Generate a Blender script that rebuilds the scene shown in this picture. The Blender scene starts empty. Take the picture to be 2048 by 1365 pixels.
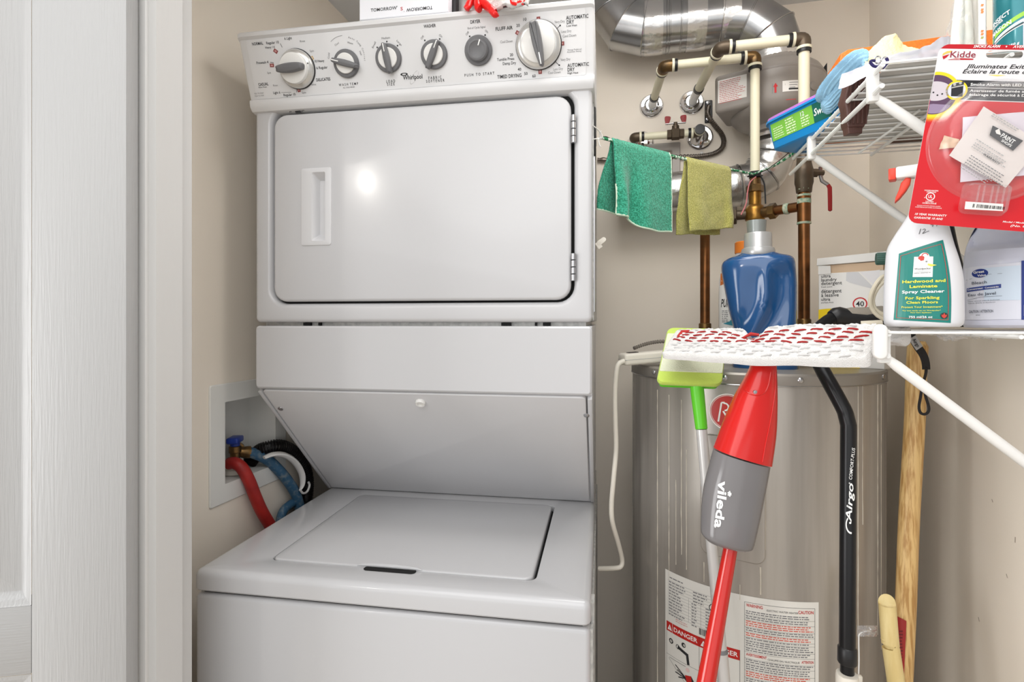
import bpy, bmesh, math, random
from math import sin, cos, tan, pi, radians, sqrt
from mathutils import Vector, Matrix, noise

random.seed(7)
scene = bpy.context.scene
COL = scene.collection
V = Vector

# ------------------------------------------------------------------ camera
F = 1078.0            # focal length in pixels of the 2048 px wide frame
YAW = radians(13.1)
HZ = 645.0            # horizon row
CZ = 1.35             # eye height
cd = bpy.data.cameras.new('camera')
cam = bpy.data.objects.new('camera', cd); COL.objects.link(cam)
cam.location = (0, 0, CZ); cam.rotation_euler = (radians(90), 0, YAW)
cd.sensor_width = 36.0; cd.lens = 36.0*F/2048.0
cd.shift_y = -(682.5-HZ)/2048.0
cd.clip_start = 0.02
scene.camera = cam

# ------------------------------------------------------------------ light
w = bpy.data.worlds.new('world'); scene.world = w; w.use_nodes = True
w.node_tree.nodes['Background'].inputs[0].default_value = (1.0, 1.0, 0.995, 1)
w.node_tree.nodes['Background'].inputs[1].default_value = 0.46

def area(name, loc, target, size, power, col=(1, 1, 1), shape='DISK', size_y=None):
    l = bpy.data.lights.new(name, 'AREA'); l.energy = power; l.color = col
    l.shape = shape; l.size = size
    if size_y: l.size_y = size_y
    o = bpy.data.objects.new(name, l); COL.objects.link(o)
    o.location = loc
    o.rotation_euler = (V(target)-V(loc)).to_track_quat('-Z', 'Y').to_euler()
    return o
# hall ceiling lamp, behind the camera on the left: it mirrors as the round glint on the dryer door
area('hall_lamp', (-1.52, -1.93, 2.40), (-0.2, 1.0, 1.2), 0.13, 5.5, (1.0, 0.96, 0.90))
# broad fill added above and behind the camera, soft like bounced flash
area('hall_overhead_fill', (-0.1, -0.55, 2.45), (0.1, 1.0, 0.7), 1.8, 19, (1.0, 0.995, 0.985))

# wall-wide frontal fill added behind the camera to even out the closet
area('hall_front_fill', (0.25, -4.3, 1.25), (0.1, 1.3, 1.25), 6.4, 44, (1.0, 1.0, 1.0), 'RECTANGLE', 2.6)
# fill added on the left, lifts the right wall below the shelves
area('hall_left_fill', (-2.9, -1.0, 1.15), (0.6, 1.1, 1.05), 1.5, 54, (1.0, 1.0, 1.0), 'RECTANGLE', 1.7)
# unseen fill added under the closet ceiling, brightens back wall and lid
area('closet_top_fill', (0.08, 0.90, 2.24), (0.1, 1.1, 0.9), 0.6, 6.6, (1.0, 0.99, 0.975))

vs = scene.view_settings
scene.display_settings.display_device = 'sRGB'
vs.view_transform = 'Standard'; vs.look = 'None'; vs.gamma = 1.0
vs.use_curve_mapping = False; vs.exposure = 0.13

# ------------------------------------------------------------------ pixel rays
FW = V((-sin(YAW), cos(YAW), 0)); RT = V((cos(YAW), sin(YAW), 0)); UP = V((0, 0, 1))
C0 = V((0, 0, CZ))
def ray(px, py): return FW + RT*((px-1024)/F) + UP*((HZ-py)/F)
def AD(px, py, d): return C0 + ray(px, py)*d
def AX(px, py, x): r = ray(px, py); return C0 + r*(x/r.x)
def AY(px, py, y): r = ray(px, py); return C0 + r*(y/r.y)
def AZ(px, py, z): r = ray(px, py); return C0 + r*((z-CZ)/r.z)

class Plane:
    """a flat face in the room: origin, right, up; n points at the viewer"""
    def __init__(s, o, ex, ey):
        s.o = V(o); s.ex = V(ex).normalized(); s.ey = V(ey).normalized(); s.n = s.ex.cross(s.ey).normalized()
    def px(s, px, py):
        r = ray(px, py); t = (s.o-C0).dot(s.n)/r.dot(s.n); p = C0+r*t-s.o
        return p.dot(s.ex), p.dot(s.ey)
    def pt(s, a, b, h=0.0): return s.o + s.ex*a + s.ey*b + s.n*h
    def at(s, px, py, h=0.0): return s.pt(*s.px(px, py), h)
    def mat(s, a=0, b=0, h=0):
        m = Matrix.Identity(4); p = s.pt(a, b, h)
        for i in range(3):
            m[i][0] = s.ex[i]; m[i][1] = s.ey[i]; m[i][2] = s.n[i]; m[i][3] = p[i]
        return m

# ------------------------------------------------------------------ materials
def lin(c):
    c = c/255.0
    return c/12.92 if c <= 0.04045 else ((c+0.055)/1.055)**2.4
def rgb(r, g, b): return (lin(r), lin(g), lin(b), 1)
MATS = {}
def mat(name, col, rough=0.5, metal=0.0, bump=None, var=None, coat=0.0, trans=0.0, alpha=1.0, sheen=0.0, ior=1.45, spec=0.5, emit=0):
    """col sRGB 0..255; bump=(scale, strength, (sx,sy,sz), detail); var=(scale, other colour, (sx,sy,sz), lo, hi)"""
    if name in MATS: return MATS[name]
    m = bpy.data.materials.new(name); m.use_nodes = True
    nt = m.node_tree; b = nt.nodes['Principled BSDF']
    b.inputs['Base Color'].default_value = rgb(*col)
    b.inputs['Roughness'].default_value = rough; b.inputs['Metallic'].default_value = metal
    b.inputs['Coat Weight'].default_value = coat; b.inputs['Coat Roughness'].default_value = 0.12
    b.inputs['Transmission Weight'].default_value = trans; b.inputs['IOR'].default_value = ior
    b.inputs['Alpha'].default_value = alpha; b.inputs['Sheen Weight'].default_value = sheen
    b.inputs['Specular IOR Level'].default_value = spec
    def coords(st):
        tc = nt.nodes.new('ShaderNodeTexCoord'); mp = nt.nodes.new('ShaderNodeMapping')
        mp.inputs['Scale'].default_value = st
        nt.links.new(tc.outputs['Object'], mp.inputs['Vector']); return mp
    if bump:
        sc, st = bump[0], bump[1]; stretch = bump[2] if len(bump) > 2 else (1, 1, 1); det = bump[3] if len(bump) > 3 else 3
        mp = coords(stretch); n = nt.nodes.new('ShaderNodeTexNoise')
        n.inputs['Scale'].default_value = sc; n.inputs['Detail'].default_value = det
        bp = nt.nodes.new('ShaderNodeBump'); bp.inputs['Strength'].default_value = st; bp.inputs['Distance'].default_value = 0.002
        nt.links.new(mp.outputs[0], n.inputs['Vector']); nt.links.new(n.outputs[0], bp.inputs['Height'])
        nt.links.new(bp.outputs[0], b.inputs['Normal'])
    if var:
        sc, c2 = var[0], var[1]; stretch = var[2] if len(var) > 2 else (1, 1, 1)
        lo, hi = (var[3], var[4]) if len(var) > 4 else (0.35, 0.65)
        mp = coords(stretch); n = nt.nodes.new('ShaderNodeTexNoise')
        n.inputs['Scale'].default_value = sc; n.inputs['Detail'].default_value = 4
        r = nt.nodes.new('ShaderNodeValToRGB')
        r.color_ramp.elements[0].position = lo; r.color_ramp.elements[0].color = rgb(*col)
        r.color_ramp.elements[1].position = hi; r.color_ramp.elements[1].color = rgb(*c2)
        nt.links.new(mp.outputs[0], n.inputs['Vector']); nt.links.new(n.outputs[0], r.inputs[0])
        nt.links.new(r.outputs[0], b.inputs['Base Color'])
    MATS[name] = m; return m

M_wall = mat('wall_paint', (238, 229, 216), 0.75, bump=(220, 0.05), var=(3, (235, 226, 212)))
M_ceil = mat('ceiling_paint', (222, 224, 226), 0.85)
M_floor = mat('floor_laminate', (214, 204, 190), 0.5, var=(6, (200, 188, 172), (1, 14, 1)))
M_doorv = mat('door_grain_vertical', (178, 178, 178), 0.42, bump=(14, 0.36, (26, 26, 1.2), 4))
M_doorh = mat('door_grain_horizontal', (178, 178, 178), 0.42, bump=(14, 0.36, (1.2, 1.2, 26), 4))
M_trim = mat('trim_paint', (210, 209, 207), 0.4, bump=(10, 0.08, (20, 20, 1)))
M_appl = mat('appliance_enamel', (192, 192, 194), 0.22, coat=0.25)
M_appl2 = mat('appliance_enamel_satin', (206, 206, 208), 0.3)
M_console = mat('console_plastic', (214, 214, 215), 0.38)
M_face = mat('console_print_face', (216, 216, 217), 0.4)
M_side = mat('appliance_side_steel', (176, 176, 174), 0.45, metal=0.3, bump=(300, 0.25), var=(90, (205, 204, 200)))
M_dark = mat('dark_gap', (14, 14, 14), 0.8)
M_ink = mat('ink_black', (38, 38, 40), 0.7)
M_ink2 = mat('ink_grey', (120, 120, 122), 0.7)
M_ink3 = mat('ink_pale', (168, 168, 168), 0.7)
M_inkw = mat('ink_white', (242, 242, 240), 0.6)
M_inkr = mat('ink_red', (196, 30, 36), 0.6)
M_rtab = mat('tab_maroon', (136, 62, 60), 0.6)
M_pinkt = mat('tab_pink', (196, 146, 144), 0.6)
M_tant = mat('tab_tan', (196, 164, 112), 0.6)
M_knobg = mat('knob_grey', (104, 104, 106), 0.42)
M_knobw = mat('knob_white', (226, 225, 222), 0.3, coat=0.2)
M_knobs = mat('knob_silver', (206, 205, 202), 0.22, metal=0.55)
M_chrome = mat('chrome', (220, 220, 222), 0.07, metal=1.0)
M_steel = mat('steel', (186, 186, 188), 0.28, metal=1.0)
M_galv = mat('galvanized_steel', (184, 184, 184), 0.22, metal=1.0, bump=(18, 0.06), var=(16, (170, 171, 172)))
M_foil = mat('aluminium_foil', (214, 212, 210), 0.2, metal=0.9, bump=(55, 0.55, (1, 1, 1), 6))
M_foil2 = mat('crinkled_foil', (196, 195, 193), 0.27, metal=0.9, bump=(38, 1.0, (1, 1, 1), 6))
M_fan = mat('grey_fan_plastic', (142, 136, 130), 0.36)
M_pvc = mat('cream_pipe', (226, 222, 196), 0.42, bump=(60, 0.05))
M_brass = mat('tarnished_brass', (142, 108, 62), 0.36, metal=0.85, bump=(90, 0.2), var=(30, (88, 72, 52)))
M_bronze = mat('dark_bronze', (92, 80, 66), 0.45, metal=0.6, bump=(120, 0.3))
M_copper = mat('old_copper', (142, 92, 54), 0.32, metal=0.9, var=(9, (110, 76, 48), (1, 1, 3)))
M_verd = mat('verdigris', (120, 160, 138), 0.85, bump=(200, 0.6), var=(120, (206, 204, 180)))
M_black = mat('black_plastic', (24, 24, 26), 0.4)
M_rubber = mat('black_rubber', (28, 27, 27), 0.5)
M_white = mat('white_plastic', (232, 231, 228), 0.35)
M_wire = mat('white_wire_coating', (236, 236, 234), 0.3)
M_cream = mat('cream_plastic', (228, 222, 210), 0.42)
M_paper = mat('white_paper', (234, 232, 228), 0.7)
M_redp = mat('red_plastic', (200, 24, 20), 0.24, coat=0.3)
M_redpole = mat('red_lacquer', (196, 28, 20), 0.2, coat=0.4)
M_redrub = mat('red_rubber', (220, 26, 24), 0.3, bump=(60, 0.4))

# ------------------------------------------------------------------ mesh builder
FINV = {}
def _link(name, data):
    o = bpy.data.objects.new(name, data); COL.objects.link(o); return o
def tag(o, label=None, cat=None, group=None, kind=None):
    if label: o['label'] = label
    if cat: o['category'] = cat
    if group: o['group'] = group
    if kind: o['kind'] = kind
    return o
def thing(name, label, cat, loc=(0, 0, 0), rz=0.0, group=None, M=None):
    o = _link(name, None); o.empty_display_size = 0.05
    if M is None: M = Matrix.Translation(V(loc)) @ Matrix.Rotation(rz, 4, 'Z')
    o.matrix_basis = M
    FINV[o.name] = M.inverted()
    return tag(o, label, cat, group)

def sring(n, a, b, e=2.0, cx=0, cy=0, z=0):
    out = []
    for i in range(n):
        t = 2*pi*i/n; c, s = cos(t), sin(t)
        out.append(V((cx + a*abs(c)**(2/e)*(1 if c >= 0 else -1), cy + b*abs(s)**(2/e)*(1 if s >= 0 else -1), z)))
    return out
def rrect(w, h, r, k=5, cx=0, cy=0):
    """rounded rectangle outline, counter-clockwise from the lower right corner"""
    r = min(r, w/2-1e-5, h/2-1e-5); out = []
    for (sx, sy, a0) in ((1, -1, -pi/2), (1, 1, 0), (-1, 1, pi/2), (-1, -1, pi)):
        for i in range(k+1):
            a = a0 + (pi/2)*i/k
            out.append((cx + sx*(w/2-r) + r*cos(a), cy + sy*(h/2-r) + r*sin(a)))
    return out
def offset(pts, d):
    """move a closed outline inward by d (counter-clockwise outline)"""
    n = len(pts); out = []
    for i in range(n):
        p0 = V(pts[i-1]).to_2d(); p = V(pts[i]).to_2d(); p1 = V(pts[(i+1) % n]).to_2d()
        e0 = (p-p0); e1 = (p1-p)
        if e0.length < 1e-9: e0 = e1
        if e1.length < 1e-9: e1 = e0
        e0.normalize(); e1.normalize()
        n0 = V((-e0.y, e0.x)); n1 = V((-e1.y, e1.x)); m = n0+n1
        if m.length < 1e-6: m = n0.copy()
        m.normalize(); k = max(0.5, m.dot(n0))
        q = p + m*(d/k); out.append((q.x, q.y))
    return out
def catmull(pts, k=8):
    """smooth curve through points (any-length tuples)"""
    P = [tuple(p) for p in pts]; out = []
    for i in range(len(P)-1):
        p0 = P[max(i-1, 0)]; p1 = P[i]; p2 = P[i+1]; p3 = P[min(i+2, len(P)-1)]
        for j in range(k):
            t = j/k; t2 = t*t; t3 = t2*t
            out.append(tuple(0.5*((2*b)+(-a+c)*t+(2*a-5*b+4*c-d)*t2+(-a+3*b-3*c+d)*t3) for a, b, c, d in zip(p0, p1, p2, p3)))
    out.append(P[-1]); return out

class MB:
    def __init__(s): s.v = []; s.f = []; s.mi = []; s.cur = 0
    def add(s, vs, fs, M=None):
        b = len(s.v)
        for p in vs:
            p = V(p); s.v.append(M @ p if M is not None else p)
        for f in fs: s.f.append([b+i for i in f]); s.mi.append(s.cur)
        return s
    def loft(s, rings, cap=True, closed=True, M=None):
        n = len(rings[0]); vs = [V(p) for r in rings for p in r]; fs = []
        for i in range(len(rings)-1):
            for j in range(n if closed else n-1):
                k = (j+1) % n
                fs.append([i*n+j, i*n+k, (i+1)*n+k, (i+1)*n+j])
        if cap and closed:
            fs.append(list(range(n-1, -1, -1))); m = (len(rings)-1)*n; fs.append([m+i for i in range(n)])
        return s.add(vs, fs, M)
    def prism(s, pts, h0, h1, M=None, bev=0.0, k=3, both=False):
        """outline (ccw) extruded along z, with a rounded upper (and lower) edge"""
        R = []
        def lay(d, h): return [V((x, y, h)) for x, y in (offset(pts, d) if d else pts)]
        if both and bev:
            for i in range(k): a = (pi/2)*i/k; R.append(lay(bev*(1-sin(a)), h0+bev*(1-cos(a))))
            R.append(lay(0, h0+bev))
        else: R.append(lay(0, h0))
        if bev:
            R.append(lay(0, h1-bev))
            for i in range(1, k+1): a = (pi/2)*i/k; R.append(lay(bev*(1-cos(a)), h1-bev+bev*sin(a)))
        else: R.append(lay(0, h1))
        return s.loft(R, M=M)
    def box(s, x0, y0, z0, x1, y1, z1, M=None):
        vs = [(x, y, z) for z in (z0, z1) for y in (y0, y1) for x in (x0, x1)]
        return s.add(vs, [[0, 2, 3, 1], [4, 5, 7, 6], [0, 1, 5, 4], [2, 6, 7, 3], [0, 4, 6, 2], [1, 3, 7, 5]], M)
    def rbox(s, x0, y0, z0, x1, y1, z1, r=0.004, seg=3, M=None):
        bm = bmesh.new(); bmesh.ops.create_cube(bm, size=1.0)
        for v in bm.verts:
            v.co = V(((x0+x1)/2+v.co.x*(x1-x0), (y0+y1)/2+v.co.y*(y1-y0), (z0+z1)/2+v.co.z*(z1-z0)))
        r = min(r, abs(x1-x0)*0.49, abs(y1-y0)*0.49, abs(z1-z0)*0.49)
        bmesh.ops.bevel(bm, geom=list(bm.edges), offset=r, segments=seg, profile=0.5, affect='EDGES')
        bm.verts.index_update()
        s.add([v.co.copy() for v in bm.verts], [[v.index for v in f.verts] for f in bm.faces], M); bm.free(); return s
    def lathe(s, prof, n=32, M=None, cap=True):
        """prof: list of (r, z) about the z axis"""
        return s.loft([[V((r*cos(2*pi*i/n), r*sin(2*pi*i/n), z)) for i in range(n)] for r, z in prof], cap=cap, M=M)
    def tube(s, pts, r, n=10, cap=True, flat=1.0, up=None, M=None):
        P = [V(p) for p in pts]; m = len(P)
        T = []
        for i in range(m):
            a = (P[i]-P[i-1]) if i else None; b = (P[i+1]-P[i]) if i < m-1 else None
            t = (a.normalized()+b.normalized()) if (a is not None and b is not None and a.length and b.length) else (a if b is None else b)
            if t.length < 1e-9: t = b
            T.append(t.normalized())
        u = V(up) if up is not None else (V((0, 0, 1)) if abs(T[0].z) < 0.9 else V((1, 0, 0)))
        u = (u - T[0]*u.dot(T[0])).normalized(); rings = []
        for i in range(m):
            if i:
                q = T[i-1].rotation_difference(T[i]); u = q @ u
                u = (u - T[i]*u.dot(T[i])).normalized()
            w_ = T[i].cross(u); ri = r(i/(m-1)) if callable(r) else (r[i] if isinstance(r, (list, tuple)) else r)
            k = 1.0
            if 0 < i < m-1:
                c = (P[i]-P[i-1]).normalized().dot(T[i]); k = 1.0/max(c, 0.6)
                bend = ((P[i+1]-P[i]).normalized()-(P[i]-P[i-1]).normalized())
                bn = bend.normalized() if bend.length > 1e-6 else None
            ring = []
            for j in range(n):
                a = 2*pi*j/n; o = u*cos(a)*ri*flat + w_*sin(a)*ri
                if k > 1.001 and bn is not None: o += bn*o.dot(bn)*(k-1)
                ring.append(P[i]+o)
            rings.append(ring)
        # outward faces
        return s.loft(rings, cap=cap, M=M)
    def grid(s, fn, nu, nv, M=None):
        vs = [fn(i/nu, j/nv) for j in range(nv+1) for i in range(nu+1)]; fs = []
        for j in range(nv):
            for i in range(nu):
                a = j*(nu+1)+i; fs.append([a, a+1, a+nu+2, a+nu+1])
        return s.add(vs, fs, M)
    def sphere(s, c, r, n=16, sc=(1, 1, 1), M=None):
        R = []
        m = n//2
        for i in range(m+1):
            a = -pi/2 + pi*i/m; rr = max(cos(a), 1e-3)*r
            R.append([V((c[0]+rr*cos(2*pi*j/n)*sc[0], c[1]+rr*sin(2*pi*j/n)*sc[1], c[2]+r*sin(a)*sc[2])) for j in range(n)])
        return s.loft(R, M=M)
    def build(s, name, mats, parent=None, M=None, smooth=38, label=None, fix=True):
        me = bpy.data.meshes.new(name)
        vs = s.v
        if M is not None: vs = [M @ p for p in vs]
        fi = FINV.get(parent.name) if parent is not None else None
        if fi is not None: vs = [fi @ p for p in vs]
        me.from_pydata([tuple(p) for p in vs], [], s.f)
        ms = mats if isinstance(mats, (list, tuple)) else [mats]
        for m in ms: me.materials.append(m)
        if len(ms) > 1: me.polygons.foreach_set('material_index', s.mi)
        if fix:
            bm = bmesh.new(); bm.from_mesh(me); bmesh.ops.recalc_face_normals(bm, faces=bm.faces); bm.to_mesh(me); bm.free()
        if smooth:
            me.polygons.foreach_set('use_smooth', [True]*len(me.polygons)); me.set_sharp_from_angle(angle=radians(smooth))
        me.update()
        o = _link(name, me)
        if parent is not None:
            o.parent = parent
            if fi is not None: FINV[o.name] = fi
        if label: o['label'] = label
        return o
def struct(name, mb, m, parent=None, **k):
    o = mb.build(name, m, parent, **k)
    if parent is None: o['kind'] = 'structure'
    return o
def fuzz(mb, amp, freq, seed=0):
    """push vertices about with smooth noise, for cloth and crumpled film"""
    for i, p in enumerate(mb.v):
        q = p*freq + V((seed*3.1, seed*1.7, seed*5.3))
        mb.v[i] = p + V(noise.noise_vector(q))*amp
    return mb

# ------------------------------------------------------------------ print (flat ink on a surface)
_TXT = {}
def glyphs(txt, bold, shear, spacing):
    bold = round(bold*.6, 4); key = (txt, bold, shear, spacing)
    if key not in _TXT:
        cu = bpy.data.curves.new('text_tmp', 'FONT'); cu.body = txt; cu.size = 1.0
        cu.offset = bold; cu.shear = shear; cu.space_character = spacing; cu.resolution_u = 2
        ob = bpy.data.objects.new('text_tmp', cu); COL.objects.link(ob)
        me = bpy.data.meshes.new_from_object(ob)
        vs = [(v.co.x, v.co.y) for v in me.vertices]; fs = [tuple(p.vertices) for p in me.polygons]
        bpy.data.objects.remove(ob); bpy.data.curves.remove(cu); bpy.data.meshes.remove(me)
        _TXT[key] = (vs, fs)
    return _TXT[key]
CAP = 0.685
class PR:
    """ink shapes laid on a surface; fn(a, b, h) gives the room point, px(x, y) the surface point under a photo pixel"""
    def __init__(s, fn, px=None, mpp=0.001, lift=0.00018): s.fn = fn; s.pxf = px; s.mpp = mpp; s.lift = lift; s.mb = MB(); s.ms = []
    def _m(s, m):
        if m not in s.ms: s.ms.append(m)
        s.mb.cur = s.ms.index(m)
    def raw(s, pts, fs, m, layer):
        s._m(m); h = s.lift*layer; s.mb.add([s.fn(a, b, h) for a, b in pts], fs); return s
    def text(s, t, x, y, h, m, w=None, bold=0.0, shear=0.0, rot=0.0, align=0, layer=3, spacing=1.0, px=True):
        """px: x, y = photo pixel of the text's centre (align 0), left (-1) or right (1) end at mid-height; h, w in photo pixels"""
        vs, fs = glyphs(t, bold, shear, spacing)
        if not vs: return s
        if px:
            x, y = s.pxf(x, y); h = h*s.mpp; w = w*s.mpp if w else None
        x0 = min(p[0] for p in vs); x1 = max(p[0] for p in vs); ky = h/CAP; kx = (w/(x1-x0)) if w else ky
        ox = {0: (x0+x1)/2, -1: x0, 1: x1}[align]; c, q = cos(rot), sin(rot); out = []
        for a, b in vs:
            a = (a-ox)*kx; b = (b-CAP/2)*ky; out.append((x+a*c-b*q, y+a*q+b*c))
        return s.raw(out, fs, m, layer)
    def poly(s, pts, m, layer=1, px=True):
        P = [s.pxf(*p) if px else p for p in pts]; n = len(P)
        cx = sum(p[0] for p in P)/n; cy = sum(p[1] for p in P)/n
        return s.raw(P+[(cx, cy)], [[i, (i+1) % n, n] for i in range(n)], m, layer)
    def rect(s, x0, y0, x1, y1, m, layer=1, nx=1, ny=1, px=False):
        if px: x0, y0 = s.pxf(x0, y0); x1, y1 = s.pxf(x1, y1)
        P = [(x0+(x1-x0)*i/nx, y0+(y1-y0)*j/ny) for j in range(ny+1) for i in range(nx+1)]
        return s.raw(P, [[j*(nx+1)+i, j*(nx+1)+i+1, (j+1)*(nx+1)+i+1, (j+1)*(nx+1)+i] for j in range(ny) for i in range(nx)], m, layer)
    def quad(s, c, m, layer=1, nx=1, ny=1, px=True):
        c = [s.pxf(*p) if px else p for p in c]
        def f(u, v): return tuple((c[0][k]*(1-u)+c[1][k]*u)*(1-v)+(c[3][k]*(1-u)+c[2][k]*u)*v for k in (0, 1))
        P = [f(i/nx, j/ny) for j in range(ny+1) for i in range(nx+1)]
        return s.raw(P, [[j*(nx+1)+i, j*(nx+1)+i+1, (j+1)*(nx+1)+i+1, (j+1)*(nx+1)+i] for j in range(ny) for i in range(nx)], m, layer)
    def ring(s, x, y, r0, r1, m, layer=2, n=32, a0=0.0, a1=2*pi, ky=1.0, px=True, rot=0.0):
        if px: x, y = s.pxf(x, y); r0 *= s.mpp; r1 *= s.mpp
        if r0 == 0 and r1 > 1e-9:
            for k in range(4): s.ring(x, y, r1*max(k/4, 1e-6), r1*(k+1)/4, m, layer, n, a0, a1, ky, False, rot)
            return s
        P = []; c, q = cos(rot), sin(rot)
        for i in range(n+1):
            a = a0+(a1-a0)*i/n
            for r in (r0, r1):
                u, v = r*cos(a), r*sin(a)*ky; P.append((x+u*c-v*q, y+u*q+v*c))
        return s.raw(P, [[2*i, 2*i+1, 2*i+3, 2*i+2] for i in range(n)], m, layer)
    def line(s, x0, y0, x1, y1, wd, m, layer=2, px=True, n=1):
        if px: x0, y0 = s.pxf(x0, y0); x1, y1 = s.pxf(x1, y1); wd *= s.mpp
        dx, dy = x1-x0, y1-y0; L = sqrt(dx*dx+dy*dy) or 1; nx_, ny_ = -dy/L*wd/2, dx/L*wd/2; P = []
        for i in range(n+1):
            t = i/n; P += [(x0+dx*t+nx_, y0+dy*t+ny_), (x0+dx*t-nx_, y0+dy*t-ny_)]
        return s.raw(P, [[2*i, 2*i+1, 2*i+3, 2*i+2] for i in range(n)], m, layer)
    def greek(s, x0, y0, x1, rows, pitch, hh, m, layer=2, rnd=None, ragged=0.25):
        """rows of unreadable small print: word-sized strokes"""
        rnd = rnd or random.Random(3)
        for r in range(rows):
            y = y0-pitch*r; x = x0; end = x1-(x1-x0)*ragged*rnd.random()
            while x < end:
                wl = hh*rnd.uniform(1.2, 5.0); s.rect(x, y-hh, min(x+wl, end), y, m, layer); x += wl+hh*0.7
        return s
    def build(s, name, parent, label=None):
        return s.mb.build(name, s.ms, parent, smooth=0, label=label, fix=False)

def ray_cyl(px, py, cx, cy, r):
    """first hit of a pixel ray with an upright cylinder"""
    q = ray(px, py); d2 = V((q.x, q.y, 0)); oc = V((-cx, -cy, 0)); A = d2.dot(d2); B = 2*d2.dot(oc); D = max(B*B-4*A*(oc.dot(oc)-r*r), 0)
    return C0+q*((-B-sqrt(D))/(2*A))
def bframe(px, d):
    """upright body seen at column px, depth d: centre on the ray, x across the view, y away; metres per pixel across"""
    r = ray(px, HZ); r2 = V((r.x, r.y, 0)); ct = 1.0/r2.length; yb = r2.normalized(); xb = V((yb.y, -yb.x, 0))
    M = Matrix.Identity(4); c = r2*d
    for i in range(3): M[i][0] = xb[i]; M[i][1] = yb[i]; M[i][2] = UP[i]
    M[0][3] = c.x; M[1][3] = c.y; M[2][3] = CZ
    return M, d*ct/F, d/F   # matrix (z = 0 at eye height), m per px across, m per px up

# ================================================================== SETTING
XL, XR, YB, YF = -0.86, 0.634, 1.70, 0.73
ZC = CZ + 0.92
struct('floor', MB().box(-2.6, -2.8, -0.06, 2.6, YB+0.1, 0), M_floor)
struct('ceiling', MB().box(XL-0.1, YF, ZC, XR+0.1, YB+0.1, ZC+0.08), M_ceil)
struct('wall_back', MB().box(XL-0.1, YB, 0, XR+0.1, YB+0.1, ZC), M_wall)
struct('wall_right', MB().box(XR, YF, 0, XR+0.1, YB+0.1, ZC), M_wall)
# left wall with the opening for the washer outlet box
OBY0, OBY1, OBZ0, OBZ1 = 0.979, 1.146, CZ-0.347, CZ-0.169
mb = MB()
mb.box(XL-0.1, YF, 0, XL, OBY0, ZC); mb.box(XL-0.1, OBY1, 0, XL, YB+0.1, ZC)
mb.box(XL-0.1, OBY0, 0, XL, OBY1, OBZ0); mb.box(XL-0.1, OBY0, OBZ1, XL, OBY1, ZC)
struct('wall_left', mb, M_wall, smooth=0)
mb = MB(); mb.box(-2.6, 0.65, 0, -0.715, YF, 2.45); mb.box(0.80, 0.65, 0, 2.6, YF, 2.45); mb.box(-0.715, 0.65, 2.12, 0.80, YF, 2.45)
struct('wall_front', mb, M_wall, smooth=0)
# jamb, stop and far jamb of the closet opening
tr = thing('trim_1', None, None, (-0.70, 0.61, 0)); tr['kind'] = 'structure'
struct('jamb', MB().rbox(-0.715, 0.646, 0, -0.70, 0.731, 2.12, 0.002), M_trim, tr)
mb = MB(); mb.prism([(-0.703, 0.651), (-0.688, 0.652), (-0.688, 0.699), (-0.703, 0.703)], 0, 2.115)
struct('door_stop', mb, M_trim, tr)

# small scuffs and a filled nail hole on the right wall
for y, z, l, k in ((1.10, .97, .010, 0), (1.12, .90, .006, 1), (1.02, .93, .008, 0), (1.16, 1.02, .005, 1), (.96, .70, .012, 0), (1.20, .78, .007, 1)):
    mb = MB(); mb.prism([(y, z), (y+.0015, z+.0005), (y+.001+.003*k, z+l), (y-.0005+.003*k, z+l*.95)], XR-.0006, XR+.001, M=Matrix(((0, 0, 1, 0), (1, 0, 0, 0), (0, 1, 0, 0), (0, 0, 0, 1))))
    struct('scuff_mark', mb, mat('scuff_grey', (158, 148, 137), .8), bpy.data.objects['wall_right'])
# the open door: hinge edge at H, leaf running left and towards the camera
H = V((-0.694, 0.610, 0.012)); DA = radians(24.5)
dirA = V((-cos(DA), -sin(DA), 0)); dirN = V((sin(DA), -cos(DA), 0))
MD = Matrix.Identity(4)
for i in range(3): MD[i][0] = dirA[i]; MD[i][1] = dirN[i]; MD[i][2] = UP[i]; MD[i][3] = H[i]
door = thing('door_1', None, None, M=MD); door['kind'] = 'structure'
DWID, DHT, ST = 0.60, 2.02, 0.1145
zr0, zr1 = 0.862, 0.955
def rail(name, x0, x1, z0, z1, m): struct(name, MB().rbox(x0, -0.035, z0, x1, 0, z1, 0.0015, 2, M=MD), m, door)
rail('stile', 0, ST, 0, DHT, M_doorv); rail('stile', DWID-ST, DWID, 0, DHT, M_doorv)
rail('rail', ST, DWID-ST, zr0, zr1, M_doorh); rail('rail', ST, DWID-ST, DHT-ST, DHT, M_doorh); rail('rail', ST, DWID-ST, 0, 0.2, M_doorh)
for z0, z1 in ((zr1, DHT-ST), (0.2, zr0)):
    R = []; ww, hh = DWID-2*ST, z1-z0; cx, cz = DWID/2, (z0+z1)/2
    for d, h in ((0, 0.0), (0.003, -0.002), (0.006, -0.0022), (0.010, -0.006), (0.016, -0.0095), (0.018, -0.0095), (0.040, -0.004), (0.044, -0.0035)):
        R.append([V((cx-x, h, cz+y)) for x, y in rrect(ww-2*d, hh-2*d, 0.001, 1)])
    mb = MB(); mb.loft(R, cap=False, M=MD); n = len(R[0]); mb.f.append([7*n+i for i in range(n)]); mb.mi.append(0)
    struct('panel', mb, M_doorv, door, fix=False)

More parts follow.
